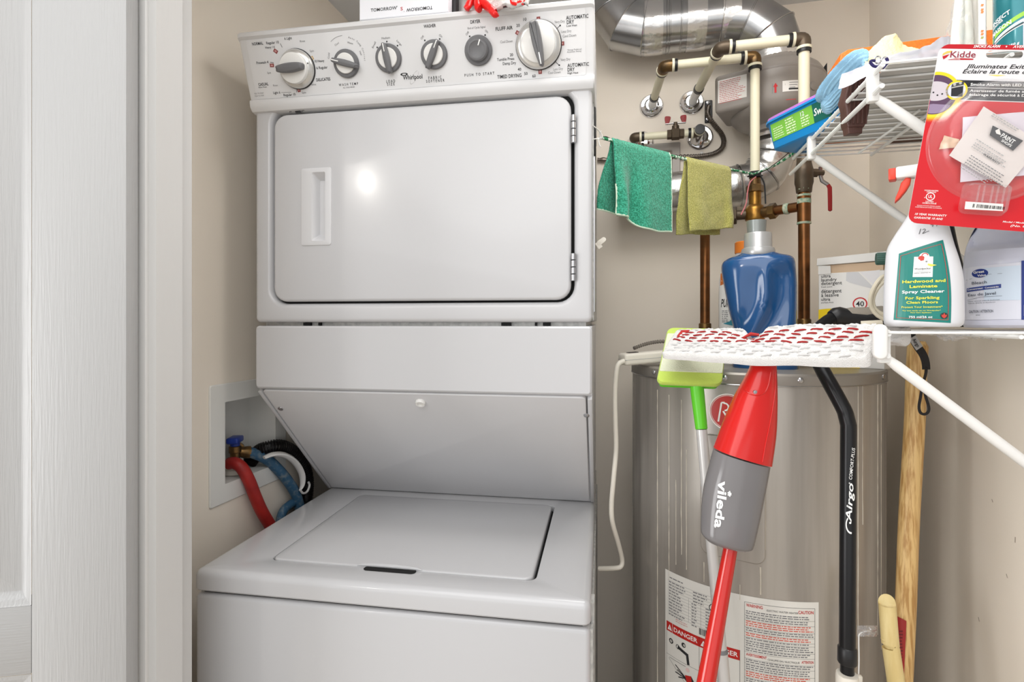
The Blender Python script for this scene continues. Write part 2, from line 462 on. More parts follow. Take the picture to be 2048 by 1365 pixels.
# ================================================================== WASHER / DRYER STACK
W = 0.69; ALPHA = radians(3.6)
Mm = Matrix.Translation((-0.7598, 0.7955, 0)) @ Matrix.Rotation(ALPHA, 4, 'Z')
Mi = Mm.inverted()
mx = (Mm.to_3x3() @ V((1, 0, 0))); my = (Mm.to_3x3() @ V((0, 1, 0)))
def mplane(v): return Plane(Mm @ V((0, v, 0)), mx, UP)
def mz(px, py, z): p = Mi @ AZ(px, py, z); return p.x, p.y
VD = 0.170; pD = mplane(VD)
mach = thing('stacked_washer_dryer', 'white stacked laundry centre with dryer above and top-loading washer below', 'washer dryer', M=Mm)
ZT = 0.915; ZL = 0.8775
DEP = 0.80
mb = MB(); mb.rbox(0, 0.003, 0.03, W, DEP, 0.872, 0.008, 3, M=Mm)
mb.build('washer_cabinet', M_appl, mach)
for u in (0.05, W-0.05):
    for v in (0.06, DEP-0.06): MB().lathe([(0.02, 0), (0.02, 0.012), (0.01, 0.014), (0.01, 0.04)], 12, M=Mm @ Matrix.Translation((u, v, 0))).build('levelling_foot', M_black, mach)
mb = MB(); mb.box(0.012, 0.012, 0.868, W-0.012, DEP-0.01, 0.880, M=Mm); mb.build('seam', M_dark, mach)
# lid outline
l0 = mz(543, 1120, ZT); l1 = mz(1064, 1160, ZT); l2 = mz(1105, 1012, ZT); l3 = mz(722, 990, ZT)
lu0, lu1 = (l0[0]+l3[0])/2, (l1[0]+l2[0])/2; lv0, lv1 = (l0[1]+l1[1])/2, min((l2[1]+l3[1])/2, 0.452)
lcx, lcy, lw, lh = (lu0+lu1)/2, (lv0+lv1)/2, lu1-lu0, lv1-lv0
outer = rrect(W+0.002, DEP, 0.012, 5, W/2, DEP/2)
hole = rrect(lw+0.012, lh+0.008, 0.018, 5, lcx+0.002, lcy)
R = [[V((x, y, ZL)) for x, y in offset(outer, 0.004)], [V((x, y, ZL+0.004)) for x, y in outer]]
for i in range(5):
    a = (pi/2)*i/4; R.append([V((x, y, ZT-0.012+0.012*sin(a))) for x, y in offset(outer, 0.012*(1-cos(a)))])
for d, h in ((0, 0), (0.0015, -0.0006), (0.002, -0.002), (0.002, -0.018)):
    R.append([V((x, y, ZT+h)) for x, y in offset(hole, d)])
mb = MB(); mb.loft(R, M=Mm); mb.build('washer_top', M_appl, mach)
mb = MB(); mb.prism(hole, ZT-0.016, ZT-0.013, M=Mm); mb.build('lid_gap', M_dark, mach)
mb = MB(); mb.prism(rrect(lw, lh, 0.016, 5, lcx, lcy), ZT-0.012, ZT+0.0015, M=Mm, bev=0.004); lid = mb.build('washer_lid', M_appl, mach)
# finger grip at the lid's front edge
gu0 = mz(709, 1138, ZT)[0]; gu1 = mz(838, 1150, ZT)[0]; gv = lv0-0.002
mb = MB(); cxg = (gu0+gu1)/2; wg = (gu1-gu0)
mb.prism(rrect(wg*0.80, 0.016, 0.0078, 6, cxg+0.004, gv-0.004), ZT+0.0002, ZT+0.0006, M=Mm); mb.build('grip_slot_shade', M_dark, mach)  # flat near-black patch on the deck, paints the shade of a recess
mb = MB(); mb.tube([Mm @ V((gu0+wg*t, gv+0.004-0.010*sin(pi*t)**0.5*0 + (0.0 if 0.1 < t < 0.9 else 0.0), ZT+0.0005+0.003*sin(pi*t)**0.4)) for t in [i/16 for i in range(17)]], lambda t: 0.0015+0.002*sin(pi*t)**0.5, 8)
mb.build('lid_grip', M_appl, lid)
# right side: steel wrapper edge
mb = MB(); mb.box(W-0.001, 0.012, 0.05, W+0.004, DEP-0.02, 0.868, M=Mm); mb.box(W+0.001, 0.03, 0.05, W+0.006, 0.06, 0.90, M=Mm)
mb.build('side_panel', M_side, mach)

# dryer base: front band, sloping service panel
zb0, zb1 = CZ-0.137, CZ-0.0072
side = [(VD+0.012, zb1), (VD+0.012, zb0), (VD+0.032, zb0-0.012), (0.476, ZT+0.001), (DEP, ZT+0.001), (DEP, zb1)]
mb = MB(); mb.loft([[V((u, v, z)) for v, z in side] for u in (0.001, W-0.001)], M=Mm); mb.build('dryer_base', M_appl2, mach, smooth=20)
R = []
for h, d in ((0.0, 0.004), (0.003, 0.0005), (0.014, 0), (0.02, 0.002)):
    R.append([V((x, VD+h, y)) for x, y in offset(rrect(W, zb1-zb0, 0.008, 4, W/2, (zb0+zb1)/2), d)])
mb = MB(); mb.loft(R, M=Mm); mb.build('front_band', M_appl, mach)
A_ = V((0, VD+0.006, zb0-0.002)); B_ = V((0, 0.470, ZT+0.004))
sl = (A_-B_).normalized(); pS = Plane(Mm @ B_, mx, Mm.to_3x3() @ sl); LS = (A_-B_).length
mb = MB(); mb.prism(rrect(W-0.024, LS-0.004, 0.008, 4, W/2, LS/2), -0.006, 0.002, M=pS.mat(), bev=0.0015); pan = mb.build('service_panel', M_appl2, mach)
for u0 in (0.0, W-0.009):
    mb = MB(); mb.rbox(u0, -0.002, -0.014, u0+0.009, LS-0.006, 0.0028, 0.002, 2, M=pS.mat()); mb.build('edge_strip', M_appl, mach)
for px, py, r in ((562, 816, 0.0058), (1173, 829, 0.0058)):
    a, b = pS.px(px, py); mb = MB(); mb.lathe([(r, 0.002), (r*0.95, 0.0038), (r*0.5, 0.0046), (0.0005, 0.0047)], 16, M=pS.mat(a, b)); mb.box(-r*0.6, -0.0006, 0.0046, r*0.6, 0.0006, 0.0050, M=pS.mat(a, b)); mb.box(-0.0006, -r*0.6, 0.0046, 0.0006, r*0.6, 0.0050, M=pS.mat(a, b))
    mb.build('screw', M_steel, mach)
a, b = pS.px(842, 803); mb = MB(); mb.lathe([(0.0105, 0.002), (0.0105, 0.006), (0.009, 0.0085), (0.006, 0.0085), (0.0052, 0.006), (0.0005, 0.0058)], 20, M=pS.mat(a, b)); mb.build('access_plug', M_white, mach)
# slit between dryer and base
mb = MB(); mb.box(0.012, VD+0.02, zb1-0.002, W-0.012, DEP-0.02, CZ+0.003, M=Mm); mb.build('slit_plate', M_side, mach)
for p0, p1 in ((608, 622), (638, 642), (1003, 1022), (1070, 1074), (1086, 1101)):
    u0 = mplane(VD+0.015).px(p0, 648)[0]; u1 = mplane(VD+0.015).px(p1, 648)[0]; MB().box(u0, VD+0.012, zb1+0.0005, u1, VD+0.03, CZ-0.0005, M=Mm).build('slit_clip', M_dark, mach)

# dryer cabinet with a framed door opening
zd0, zd1 = CZ+0.0, CZ+0.452
dl, dr = pD.px(548, 420)[0], pD.px(1142, 420)[0]; dt = (pD.px(562, 231)[1]+pD.px(1124, 190)[1])/2; db = (pD.px(564, 604.5)[1]+pD.px(1124, 599.5)[1])/2
dcx, dcz, dw, dh = (dl+dr)/2, (dt+db)/2, dr-dl, dt-db
mb = MB(); mb.rbox(0.0, VD+0.05, zd0+0.002, W, DEP, zd1-0.004, 0.006, 2, M=Mm); mb.build('dryer_cabinet', M_appl, mach)
fo = rrect(W, zd1-zd0, 0.010, 6, W/2, (zd0+zd1)/2)
fh = rrect(dw+0.018, dh+0.022, 0.034, 6, dcx, dcz+0.004)
R = [[V((x, VD+0.055, y)) for x, y in fo]]
for i in range(5): a = (pi/2)*i/4; R.append([V((x, VD+0.008*(1-sin(a)), y)) for x, y in offset(fo, 0.008*(1-cos(a)))])
for d, h in ((-0.006, 0), (-0.004, 0.0004), (0, 0.003), (0.003, 0.008), (0.0035, 0.02)): R.append([V((x, VD+h, y)) for x, y in offset(fh, d)])
mb = MB(); mb.loft(R, cap=False, M=Mm); mb.build('dryer_front', M_appl, mach, fix=True)
mb = MB(); mb.loft([[V((x, VD+h, y)) for x, y in rrect(dw+0.024, dh+0.026, 0.036, 6, dcx, dcz+0.004)] for h in (0.018, 0.024)], M=Mm); mb.build('door_gap', M_dark, mach)
# door with a scooped pull
hx0, hy1 = pD.px(625, 346); hx1, hy0 = pD.px(652, 482)
do = rrect(dw, dh, 0.028, 6, dcx, dcz); hh_ = rrect(hx1-hx0, hy1-hy0, 0.003, 6, (hx0+hx1)/2, (hy0+hy1)/2)
R = [[V((x, VD+0.017, y)) for x, y in do]]
for i in range(5): a = (pi/2)*i/4; R.append([V((x, VD-0.002+0.006*(1-sin(a)), y)) for x, y in offset(do, 0.006*(1-cos(a)))])
R.append([V((x, VD-0.002, y)) for x, y in hh_])
mb = MB(); mb.loft(R, cap=False, M=Mm); ddoor = mb.build('dryer_door', M_appl, mach)
# pull plate and scoop
q0, q1 = pD.px(604, 338), pD.px(664, 491)
po = rrect(q1[0]-q0[0], q0[1]-q1[1], 0.005, 6, (q0[0]+q1[0])/2, (q0[1]+q1[1])/2)
R = [[V((x, VD-0.002, y)) for x, y in po], [V((x, VD-0.0035, y)) for x, y in offset(po, 0.0006)], [V((x, VD-0.0040, y)) for x, y in offset(po, 0.002)], [V((x, VD-0.0040, y)) for x, y in hh_]]
sc = rrect((hx1-hx0)*0.62, (hy1-hy0)*0.80, 0.002, 6, hx1-(hx1-hx0)*0.34, (hy0+hy1)/2)
R.append([V((x, VD+0.012, y)) for x, y in sc]); 
mb = MB(); mb.loft(R, cap=False, M=Mm); n = len(R[0]); mb.f.append([4*n+i for i in range(n)]); mb.mi.append(0); mb.build('door_pull', M_appl2, ddoor)
for y0, y1 in ((231, 288), (507, 563)):
    a, b1 = pD.px(1147, y0); _, b0 = pD.px(1147, y1); mb = MB(); nseg = 4
    for k in range(nseg):
        z0 = b0+(b1-b0)*k/nseg+0.0004; z1 = b0+(b1-b0)*(k+1)/nseg-0.0004
        mb.lathe([(0.003, z0), (0.0047, z0+0.0006), (0.0047, z1-0.0006), (0.003, z1)], 16, M=Mm @ Matrix.Translation((a, VD-0.0035, 0)))
    mb.build('hinge', M_steel, mach)
pr = PR(lambda a, b, h: pD.pt(a, b, h), pD.px, 0.00098)
pr.quad([(590, 222.5), (600.5, 221.5), (603.5, 226), (592, 227)], M_ink, 2)
for x, y in ((581.5, 224), (606, 222.2)): pr.ring(x, y, 1.5, 2.8, M_ink, 2, 14, 0, 5.0, ky=0.6)
pr.build('latch_mark', mach)
# right side trim of the dryer
mb = MB(); mb.box(W, VD+0.055, CZ+0.004, W+0.002, DEP, zd1-0.01, M=Mm); mb.build('side_panel', M_side, mach)
mb = MB(); mb.rbox(W+0.001, VD+0.075, CZ+0.335, W+0.006, VD+0.12, CZ+0.43, 0.002, 2, M=Mm); mb.build('foam_strip', M_rubber, mach)
mb = MB(); mb.rbox(W+0.001, VD+0.07, CZ+0.02, W+0.005, VD+0.10, CZ+0.33, 0.001, 1, M=Mm); mb.build('bracket_strip', M_steel, mach)
mb = MB(); MT = Matrix.Translation(AD(1203, 483, 1.07)) @ Matrix.Rotation(radians(-8), 4, 'Z') @ Matrix.Rotation(radians(-35), 4, 'Y')
mb.prism(rrect(0.020, 0.010, 0.0049, 6), -0.001, 0.001, M=MT @ Matrix.Rotation(pi/2, 4, 'X'), bev=0.0004); mb.box(-0.013, -0.0008, -0.010, -0.004, 0.0008, 0.004, M=MT)
mb.build('tab', M_cream, mach)

# control console
prof = [(0.50, 0.577), (0.130, 0.577), (0.123, 0.574), (0.119, 0.570), (0.1205, 0.5640), (0.1262, 0.5605), (0.1613, 0.4560), (0.1572, 0.4540), (0.1562, 0.4495), (0.1585, 0.4400), (0.1650, 0.4330), (0.1760, 0.4305), (0.50, 0.4305)]
def cring(u, d):
    c = V((0.30, 0.505)); out = []
    for v, z in prof:
        q = V((v, z)); k = (c-q); k = k.normalized()*d if k.length > 0 else k; out.append(V((u, q.x+k.x, CZ+q.y+k.y)))
    return out
mb = MB(); mb.loft([cring(u, d) for u, d in ((-0.006, 0.008), (-0.0052, 0.004), (-0.003, 0.0012), (0.002, 0), (W-0.002, 0), (W+0.002, 0.0012), (W+0.0045, 0.004), (W+0.005, 0.008))], M=Mm)
cons = mb.build('control_console', M_console, mach, smooth=30)
Bc = V((0, 0.1613, CZ+0.4560)); Ac = V((0, 0.1262, CZ+0.5605))
pC = Plane(Mm @ Bc, mx, Mm.to_3x3() @ (Ac-Bc)); LC = (Ac-Bc).length
mb = MB(); mb.prism(rrect(W-0.022, LC-0.001, 0.004, 4, W/2, LC/2), -0.001, 0.0007, M=pC.mat()); mb.build('control_face', M_face, cons)
pr = PR(lambda a, b, h: pC.pt(a, b, 0.0007+h), pC.px, 0.00096)
RA = 0.0
def T(t, x, y, h, m=M_ink, w=None, bold=0.0, **k): pr.text(t, x, y, h, m, w, bold, **k)
T('NORMAL', 515.7, 87.4, 5.4, w=25, bold=.02); T('Regular 10', 545.6, 85.4, 4.9, w=28, bold=.008); T('Heavy 14', 540.4, 94.6, 4.4, w=21); T('6 Light', 576.8, 76.6, 4.9, w=16.5, bold=.008)
T('Rinse', 605.5, 82.4, 3.6, M_ink2, 11); T('Spin', 624, 102, 3.8, M_ink2, 9); T('10 Heavy', 639.4, 122, 4.8, w=21, bold=.008); T('6 Regular', 644.5, 135.2, 4.9, w=24.5, bold=.008)
T('DELICATES', 647, 159, 5.4, w=31, bold=.02); T('Rinse', 628, 169, 3.8, M_ink2, 10.5); T('Spin', 608.5, 185.3, 3.8, M_ink2, 9); T('Regular 10', 579.6, 189.6, 4.9, w=27, bold=.008)
T('Light 6', 554, 185.4, 4.8, w=16, bold=.008); T('Rinse', 551.3, 170.8, 3.6, M_ink2, 10.5); T('CASUAL', 527.4, 168.6, 5.5, w=23, bold=.02); T('Perm Press', 526, 174.5, 2.8, w=19)
T('PULL TO START', 519, 186.9, 2.6, M_ink2, 22); T('PUSH TO STOP', 519.4, 191.9, 2.6, M_ink2, 21); T('Spin', 538.7, 145.7, 3.8, M_ink2, 8.5); T('Prewash 4', 525.5, 125.2, 5, w=27, bold=.008)
T('Cold', 657.8, 111.8, 3.4, M_ink2, 11, rot=1.3); T('Cool', 674, 88.2, 3.6, M_ink2, 10, rot=.45); T('Warm', 700.6, 86, 3.6, M_ink2, 12, rot=-.3); T('Hot', 722, 106.5, 3.6, M_ink2, 8, rot=-1.2)
for i, ch in enumerate('Auto Temp Control'):
    a = radians(78-5.1*i)
    if ch != ' ': T(ch, 690+40*cos(a), 118-44*sin(a), 3.4, M_ink2, rot=a-pi/2)
pr.ring(690, 118, 40, 40.6, M_ink2, 2, 16, radians(88), radians(128), ky=1.05)
T('W A S H  T E M P', 697.3, 168.7, 4.8, w=42.5, bold=.01); T('ALL COLD RINSES', 698.2, 174.9, 2.5, w=26)
T('Small', 748.2, 90, 3.6, M_ink2, 13, rot=.95); T('Medium', 772, 76, 3.8, M_ink2, 17.5, rot=.02); T('Large', 799, 86, 3.6, M_ink2, 13, rot=-.85)
T('L O A D', 781.8, 162.5, 5, w=19, bold=.012); T('S I Z E', 782, 168.6, 5, w=16, bold=.012)
T('Whirlpool', 825.6, 154.2, 8.2, w=41, bold=.022); pr.ring(829, 155, 14.4, 14.9, M_ink2, 2, 40, 0.25, 5.9, ky=.32, rot=.9)
pr.ring(808.5, 148.8, 4.2, 7.8, M_ink, 2, 24, ky=.36); T('1', 808.5, 148.8, 1.5, M_ink)
T('WASHER', 859.8, 52, 5.6, w=24.5, bold=.018); T('DRYER', 950.9, 43.4, 5.8, w=19.5, bold=.018); T('End of Cycle Signal', 953.2, 55.2, 3.6, M_ink2, 35)
T('Off', 844.9, 75, 3.8, M_ink2, 8, rot=.75); T('On', 881.8, 71.8, 3.8, M_ink2, 7, rot=-.6); T('Off', 934.8, 66.9, 3.8, M_ink2, 8, rot=.75); T('On', 973.4, 63, 3.8, M_ink2, 7, rot=-.6)
T('F A B R I C', 870.2, 155.3, 5, w=27, bold=.012); T('S O F T E N E R', 870.8, 161.8, 5, w=38, bold=.012); T('P U S H   T O   S T A R T', 959, 148.6, 4.8, w=60, bold=.012)
T('FLUFF AIR', 1008.5, 56.8, 6, w=33, bold=.02); T('10', 1049.9, 38.8, 5, w=6); T('20', 1036.2, 51, 5, w=6.8); T('Cool Down', 1013, 83.2, 4.4, M_ink2, 24)
T('20', 1023, 109.7, 5, w=6.4, bold=.01); T('Tumble Press', 1011.4, 118.4, 5, w=34, bold=.008); T('Damp Dry', 1018.8, 126.5, 5, w=26, bold=.008); T('40', 1039, 138.8, 5.2, w=6.6, bold=.008); T('50', 1051.8, 147.3, 5.2, w=6.6, bold=.008); T('60', 1068, 152, 5.2, w=6.6, bold=.008)
T('TIMED DRYING', 1018.8, 152.4, 6.2, w=48, bold=.02); T('Less Dry', 1116.3, 138, 4.2, M_ink2, 18.5); T('Cool Down', 1108.7, 145, 4.4, M_ink2, 24); T('Very Dry', 1131, 119, 4.4, M_ink2, 18.5)
T('AUTOMATIC', 1156.2, 129.6, 6.2, w=41, bold=.02); T('DRY', 1142.3, 139.3, 6.2, w=13.5, bold=.02); T('High Heat', 1145.9, 146, 3.4, w=20.5, bold=.012)
T('*Energy Preferred', 1148.5, 99.2, 2.6, M_ink2, 27); T('Automatic Setting', 1148.2, 103.2, 2.6, M_ink2, 27)
T('Cool Down', 1138.8, 71.4, 4.4, M_ink2, 25.5); T('Less Dry', 1132.9, 62.6, 4.2, M_ink2, 18.5); T('Very Dry', 1119.2, 43.4, 4.2, M_ink2, 19)
T('AUTOMATIC', 1154.4, 33.9, 6.2, w=41.5, bold=.02); T('DRY', 1140.8, 44.2, 6.2, w=13.5, bold=.02); T('Low Heat', 1143.6, 51.2, 3.4, w=19.5, bold=.012)
def tabm(x, y, rot, m, m2, hw=3.4, hh=4.6):
    a, b = pC.px(x, y); s = 0.00096; c, q = cos(rot), sin(rot)
    for k, (f, mm) in enumerate(((1.0, m), (0.5, m2))):
        P = [(a+s*f*(X*c-Y*q), b+s*f*(X*q+Y*c)) for X, Y in ((-hw, -hh), (hw, -hh), (hw, hh), (-hw, hh))]; pr.poly(P, mm, 2+k, px=False)
TABS = ((1077, 39, 0, M_rtab, M_pinkt), (1036, 66.4, 1.0, M_rtab, M_pinkt), (1123.7, 87.3, 1.57, M_rtab, M_pinkt), (1080.4, 143, 0, M_rtab, M_pinkt), (551.8, 102.5, .9, M_rtab, M_pinkt), (544.4, 131, 1.5, M_rtab, M_pinkt), (623.5, 117, -1.2, M_tant, M_face), (598, 179.6, .15, M_rtab, M_pinkt))
pr.line(561, 87, 565, 95, .9, M_ink); pr.line(623, 135.6, 631, 135.8, .9, M_ink); pr.line(541, 124.6, 548, 125.6, .9, M_ink); pr.line(593.5, 178, 594, 185, .9, M_ink); pr.line(563, 185.3, 583, 184.6, .7, M_ink2)
pr.line(1111, 60, 1119.5, 51.8, .9, M_ink); pr.line(1109, 122, 1118, 130.3, .9, M_ink)
for x, y in ((754.8, 95), (774, 83.3), (795.3, 91.5), (849.9, 81), (879.7, 78.2), (939.6, 73), (970.5, 70.3), (1120.4, 51.2), (1118.6, 130.6)): pr.rect(pC.px(x, y)[0]-.0013, pC.px(x, y)[1]-.0013, pC.px(x, y)[0]+.0013, pC.px(x, y)[1]+.0013, M_ink, 2)
pr.build('control_lettering', cons)
for x, y, r, m, m2 in TABS:
    pr = PR(lambda a, b, h: pC.pt(a, b, 0.0007+h), pC.px, 0.00096); tabm(x, y, r, m, m2); pr.build('timer_mark', cons)

def bar(L0, L1, w0, w1, h0, h1, ang):
    """tapered grip bar across a knob, pointing along +ang"""
    pts = [(L1, -w1/2), (L1+w1*.3, 0), (L1, w1/2), ((L0+L1)/2, max(w0, w1)*.62), (L0, w0/2), (L0-w0*.2, 0), (L0, -w0/2), ((L0+L1)/2, -max(w0, w1)*.62)]
    return pts, Matrix.Translation((0, 0, 0)) @ Matrix.Rotation(ang, 4, 'Z')
def knob(name, px, py, prof_base, m_base, parts, label=None):
    a, b = pC.px(px, py); Mk = pC.mat(a, b, 0.0007)
    mb = MB(); mb.lathe(prof_base, 48, M=Mk); o = mb.build(name, m_base, cons, label=label)
    for nm, kind, arg, m in parts:
        mb = MB()
        if kind == 'lathe': mb.lathe(arg, 48, M=Mk)
        elif kind == 'bar': mb.prism(catmull(arg[0]+[arg[0][0]], 4)[:-1], arg[1], arg[2], M=Mk @ Matrix.Rotation(arg[3], 4, 'Z'), bev=arg[4])
        elif kind == 'box': x0, y0, z0, x1, y1, z1, an = arg; mb.rbox(x0, y0, z0, x1, y1, z1, .0004, 1, M=Mk @ Matrix.Rotation(an, 4, 'Z'))
        mb.build(nm, m, o)
def barpts(L0, L1, w0, wm, w1): return [(L1, -w1/2), (L1, w1/2), ((L0+L1)/2, wm/2), (L0, w0/2), (L0-.002, 0), (L0, -w0/2), ((L0+L1)/2, -wm/2)]
s = 0.00096
knob('timer_knob', 596, 138.5, [(.0375*1.0, 0), (.0375, .002), (.0365, .003), (.0360, .003)], M_ink,
     [('knob_skirt', 'lathe', [(.0362, .001), (.0362, .006), (.034, .009), (.0285, .012), (.0275, .0125)], M_knobs),
      ('knob_cap', 'lathe', [(.0285, .011), (.0285, .0185), (.0275, .0205), (.025, .0212), (.0005, .0216)], M_knobw),
      ('grip', 'bar', (barpts(-.027, .025, .012, .0175, .011), .0205, .0335, radians(2), .004), M_knobg),
      ('pointer', 'box', (.029, -.001, .0118, .0315, .001, .0128, radians(14)), M_ink)], label='large white washer timer knob with grey grip')
def smallk(px, py, ang, lbl):
    knob('selector_knob', px, py, [(.0258, 0), (.0258, .004), (.0245, .006), (.0186, .0066), (.0184, .0066)], M_knobg,
     [('knob_cap', 'lathe', [(.0188, .004), (.0186, .0085), (.0175, .0095), (.0005, .0098)], M_knobw),
      ('grip', 'bar', (barpts(-.0255, .0245, .0085, .0125, .0075), .0075, .0175, ang, .003), M_knobg),
      ('pointer', 'box', (.010, -.0009, .0168, .0245, .0009, .0180, ang), M_inkw)], label=lbl)
smallk(694, 127.5, radians(163), 'grey wash temperature knob pointing at cold'); smallk(778, 117, radians(97), 'grey load size knob pointing at medium'); smallk(869, 109.5, radians(62), 'grey fabric softener knob pointing at on')
knob('start_button', 957.5, 101.5, [(.0262, 0), (.0262, .004), (.025, .006), (.020, .0064)], M_knobg,
     [('button_cap', 'lathe', [(.0198, .004), (.0195, .013), (.0175, .0155), (.0150, .0158), (.0140, .0150), (.0005, .0146)], M_knobg),
      ('pointer', 'box', (.0070, -.0011, .0148, .0175, .0011, .0162, radians(68)), M_inkw)], label='round grey dryer start button')
knob('timer_knob', 1077.5, 90.5, [(.0425, 0), (.0425, .002), (.0410, .003)], M_ink,
     [('knob_skirt', 'lathe', [(.0412, .001), (.0412, .007), (.039, .010), (.031, .0125)], M_knobs),
      ('knob_cap', 'lathe', [(.0312, .0115), (.0308, .0145), (.029, .0160), (.0005, .0170)], M_knobw),
      ('grip', 'bar', (barpts(-.033, .037, .0155, .0175, .0075), .0150, .030, radians(-80), .004), M_knobg),
      ('pointer', 'box', (.016, -.001, .0292, .036, .001, .0306, radians(-80)), M_inkw)], label='large white dryer timer knob with vertical grey grip')

# ================================================================== WASHER OUTLET BOX AND HOSES (left wall)
ob = thing('washer_outlet_box', 'white recessed washer outlet box in the wall beside the washer', 'outlet box', (XL, 1.06, CZ-0.26))
y0o, y1o, z0o, z1o = 0.939, 1.186, CZ-0.386, CZ-0.131
cy, cz = (y0o+y1o)/2, (z0o+z1o)/2
def lx(pts, x): return [V((x, cy+a, cz+b)) for a, b in pts]
o_ = rrect(y1o-y0o, z1o-z0o, 0.006, 4); h_ = rrect(OBY1-OBY0-.003, OBZ1-OBZ0-.003, 0.002, 4, (OBY0+OBY1)/2-cy, (OBZ0+OBZ1)/2-cz)
M_box = mat('outlet_box_plastic', (226, 226, 222), 0.4)
mb = MB(); mb.loft([lx(o_, XL-0.001), lx(o_, XL+0.002), lx(offset(o_, 0.002), XL+0.004), lx(h_, XL+0.004), lx(h_, XL-0.006)], cap=False); mb.build('face_plate', M_box, ob)
mb = MB(); rc = XL-0.072
mb.loft([lx(offset(h_, -0.0005), XL+0.001), lx(offset(h_, -0.0005), rc)], cap=False); n = len(h_); mb.f.append([n+i for i in range(n)]); mb.mi.append(0); mb.build('recess', M_box, ob)
def brass_valve(py_, col, yv):
    M = Matrix.Translation((rc+0.035, yv, OBZ0+.003))
    mb = MB(); mb.lathe([(0.024, 0.0005), (0.024, 0.006), (0.018, 0.010), (0.0105, 0.012), (0.0105, 0.045), (0.013, 0.047), (0.013, 0.060), (0.008, 0.062), (0.008, 0.070)], 20, M=M)
    mb.lathe([(0.011, 0.012), (0.011, 0.022), (0.015, 0.023), (0.015, 0.033), (0.0115, 0.034), (0.0115, 0.046)], 12, M=M @ Matrix.Translation((0.002, 0.002, 0.048)) @ Matrix.Rotation(radians(90), 4, 'X') @ Matrix.Rotation(radians(180), 4, 'X') @ Matrix.Rotation(radians(-35), 4, 'Y'))
    v = mb.build('valve_body', M_brass, ob)
    mb = MB(); mb.rbox(-0.013, -0.020, 0.068, 0.013, 0.020, 0.082, 0.004, 3, M=M @ Matrix.Rotation(radians(20), 4, 'Z')); mb.lathe([(0.010, 0.058), (0.011, 0.070)], 14, M=M)
    mb.build('valve_handle', col, v)
brass_valve(0, mat('blue_handle', (36, 62, 150), 0.35), AX(470, 890, rc+.035).y)
mb = MB(); mb.lathe([(0.026, 0), (0.026, 0.010), (0.020, 0.014), (0.016, 0.030), (0.0005, 0.031)], 20, M=Matrix.Translation((rc+0.036, AX(470, 890, rc+.035).y, OBZ0+0.0025))); mb.build('pipe_collar', M_cream, ob)
def wp(pts, k=8): return [V(p) for p in catmull([tuple(AD(*p)) for p in pts], k)]
hs = thing('water_hose', 'red rubber water hose running from the outlet box down behind the washer', 'hose', AD(500, 960, 1.11))
p = [AX(458, 928, -0.885), AX(470, 927, -0.868), AX(484, 937, -0.852), AX(498, 962, -0.843), AX(511, 995, -0.838), AX(524, 1024, -0.835), AX(543, 1056, -0.833), AX(562, 1090, -0.833), AX(580, 1150, -0.833)]
mb = MB(); mb.tube(catmull([tuple(q) for q in p], 8), 0.0132, 14); mb.build('hose_body', mat('red_hose', (176, 42, 36), 0.45, var=(30, (150, 32, 30))), hs)
hs = thing('water_hose', 'dusty blue rubber water hose arching out of the outlet box beside the washer', 'hose', AD(560, 950, 1.24))
p = [AX(492, 905, -0.892), AX(506, 907, -0.880), AX(530, 917, -0.862), AX(553, 936, -0.847), AX(575, 962, -0.838), AX(592, 990, -0.832), AX(600, 1020, -0.830), AX(604, 1060, -0.830), AX(604, 1120, -0.830)]
M_bh = mat('blue_hose', (52, 92, 122), 0.55, var=(70, (120, 132, 136), (1, 1, 1), 0.5, 0.75), bump=(200, 0.3))
mb = MB(); mb.tube(catmull([tuple(q) for q in p], 8), 0.0125, 14); mb.build('hose_body', M_bh, hs)
q = AX(492, 905, -0.892)
mb = MB(); mb.tube([q+V((-0.012, -0.014, 0.004)), q+V((0.001, 0.0, 0.0)), q+V((0.006, 0.006, -0.001))], [0.010, 0.0145, 0.0145], 12); mb.build('hose_coupling', M_brass, hs)
q2 = [AX(598, 1000, -0.836), AX(580, 1010, -0.838), AX(566, 1024, -0.838), AX(560, 1050, -0.838), AX(562, 1090, -0.838)]
mb = MB(); mb.tube(catmull([tuple(q) for q in q2], 6), [0.0105]*25, 12); mb.build('hose_loop', M_bh, hs)
# corrugated drain hose with its white guide
dh_ = thing('drain_hose', 'black corrugated drain hose looping over a white plastic guide', 'hose', AX(560, 905, -0.84))
pp = [(500, 925, -.905), (512, 909, -.89), (526, 899, -.868), (554, 893, -.845), (577, 899, -.838), (596, 916, -.832), (609, 938, -.830), (614, 962, -.830), (614, 985, -.830), (612, 1010, -.830), (606, 1060, -.835)]
C = catmull([tuple(AX(*q)) for q in pp], 26)
mb = MB(); mb.tube(C, [0.0150+0.0017*(1 if i % 4 < 2 else -1) for i in range(len(C))], 14); mb.build('hose_body', mat('black_hose', (22, 21, 20), 0.32, bump=(60, 0.3)), dh_, smooth=25)
pp = [(528, 916, -.838), (548, 909, -.828), (570, 911, -.822), (590, 925, -.818), (603, 947, -.815), (605, 968, -.815), (600, 982, -.815)]
C = catmull([tuple(AX(*q)) for q in pp], 7); nC = len(C)
mb = MB(); mb.tube(C, [0.003+0.0085*sin(pi*min(1, 0.1+i/nC*0.95))**0.7 for i in range(nC)], 10, flat=0.55)
mb.tube(catmull([tuple(AX(*q)) for q in ((600, 980, -.815), (606, 987, -.815), (614, 984, -.815), (619, 972, -.815), (617, 965, -.815))], 5), 0.0028, 8)
mb.build('hose_guide', M_white, dh_)

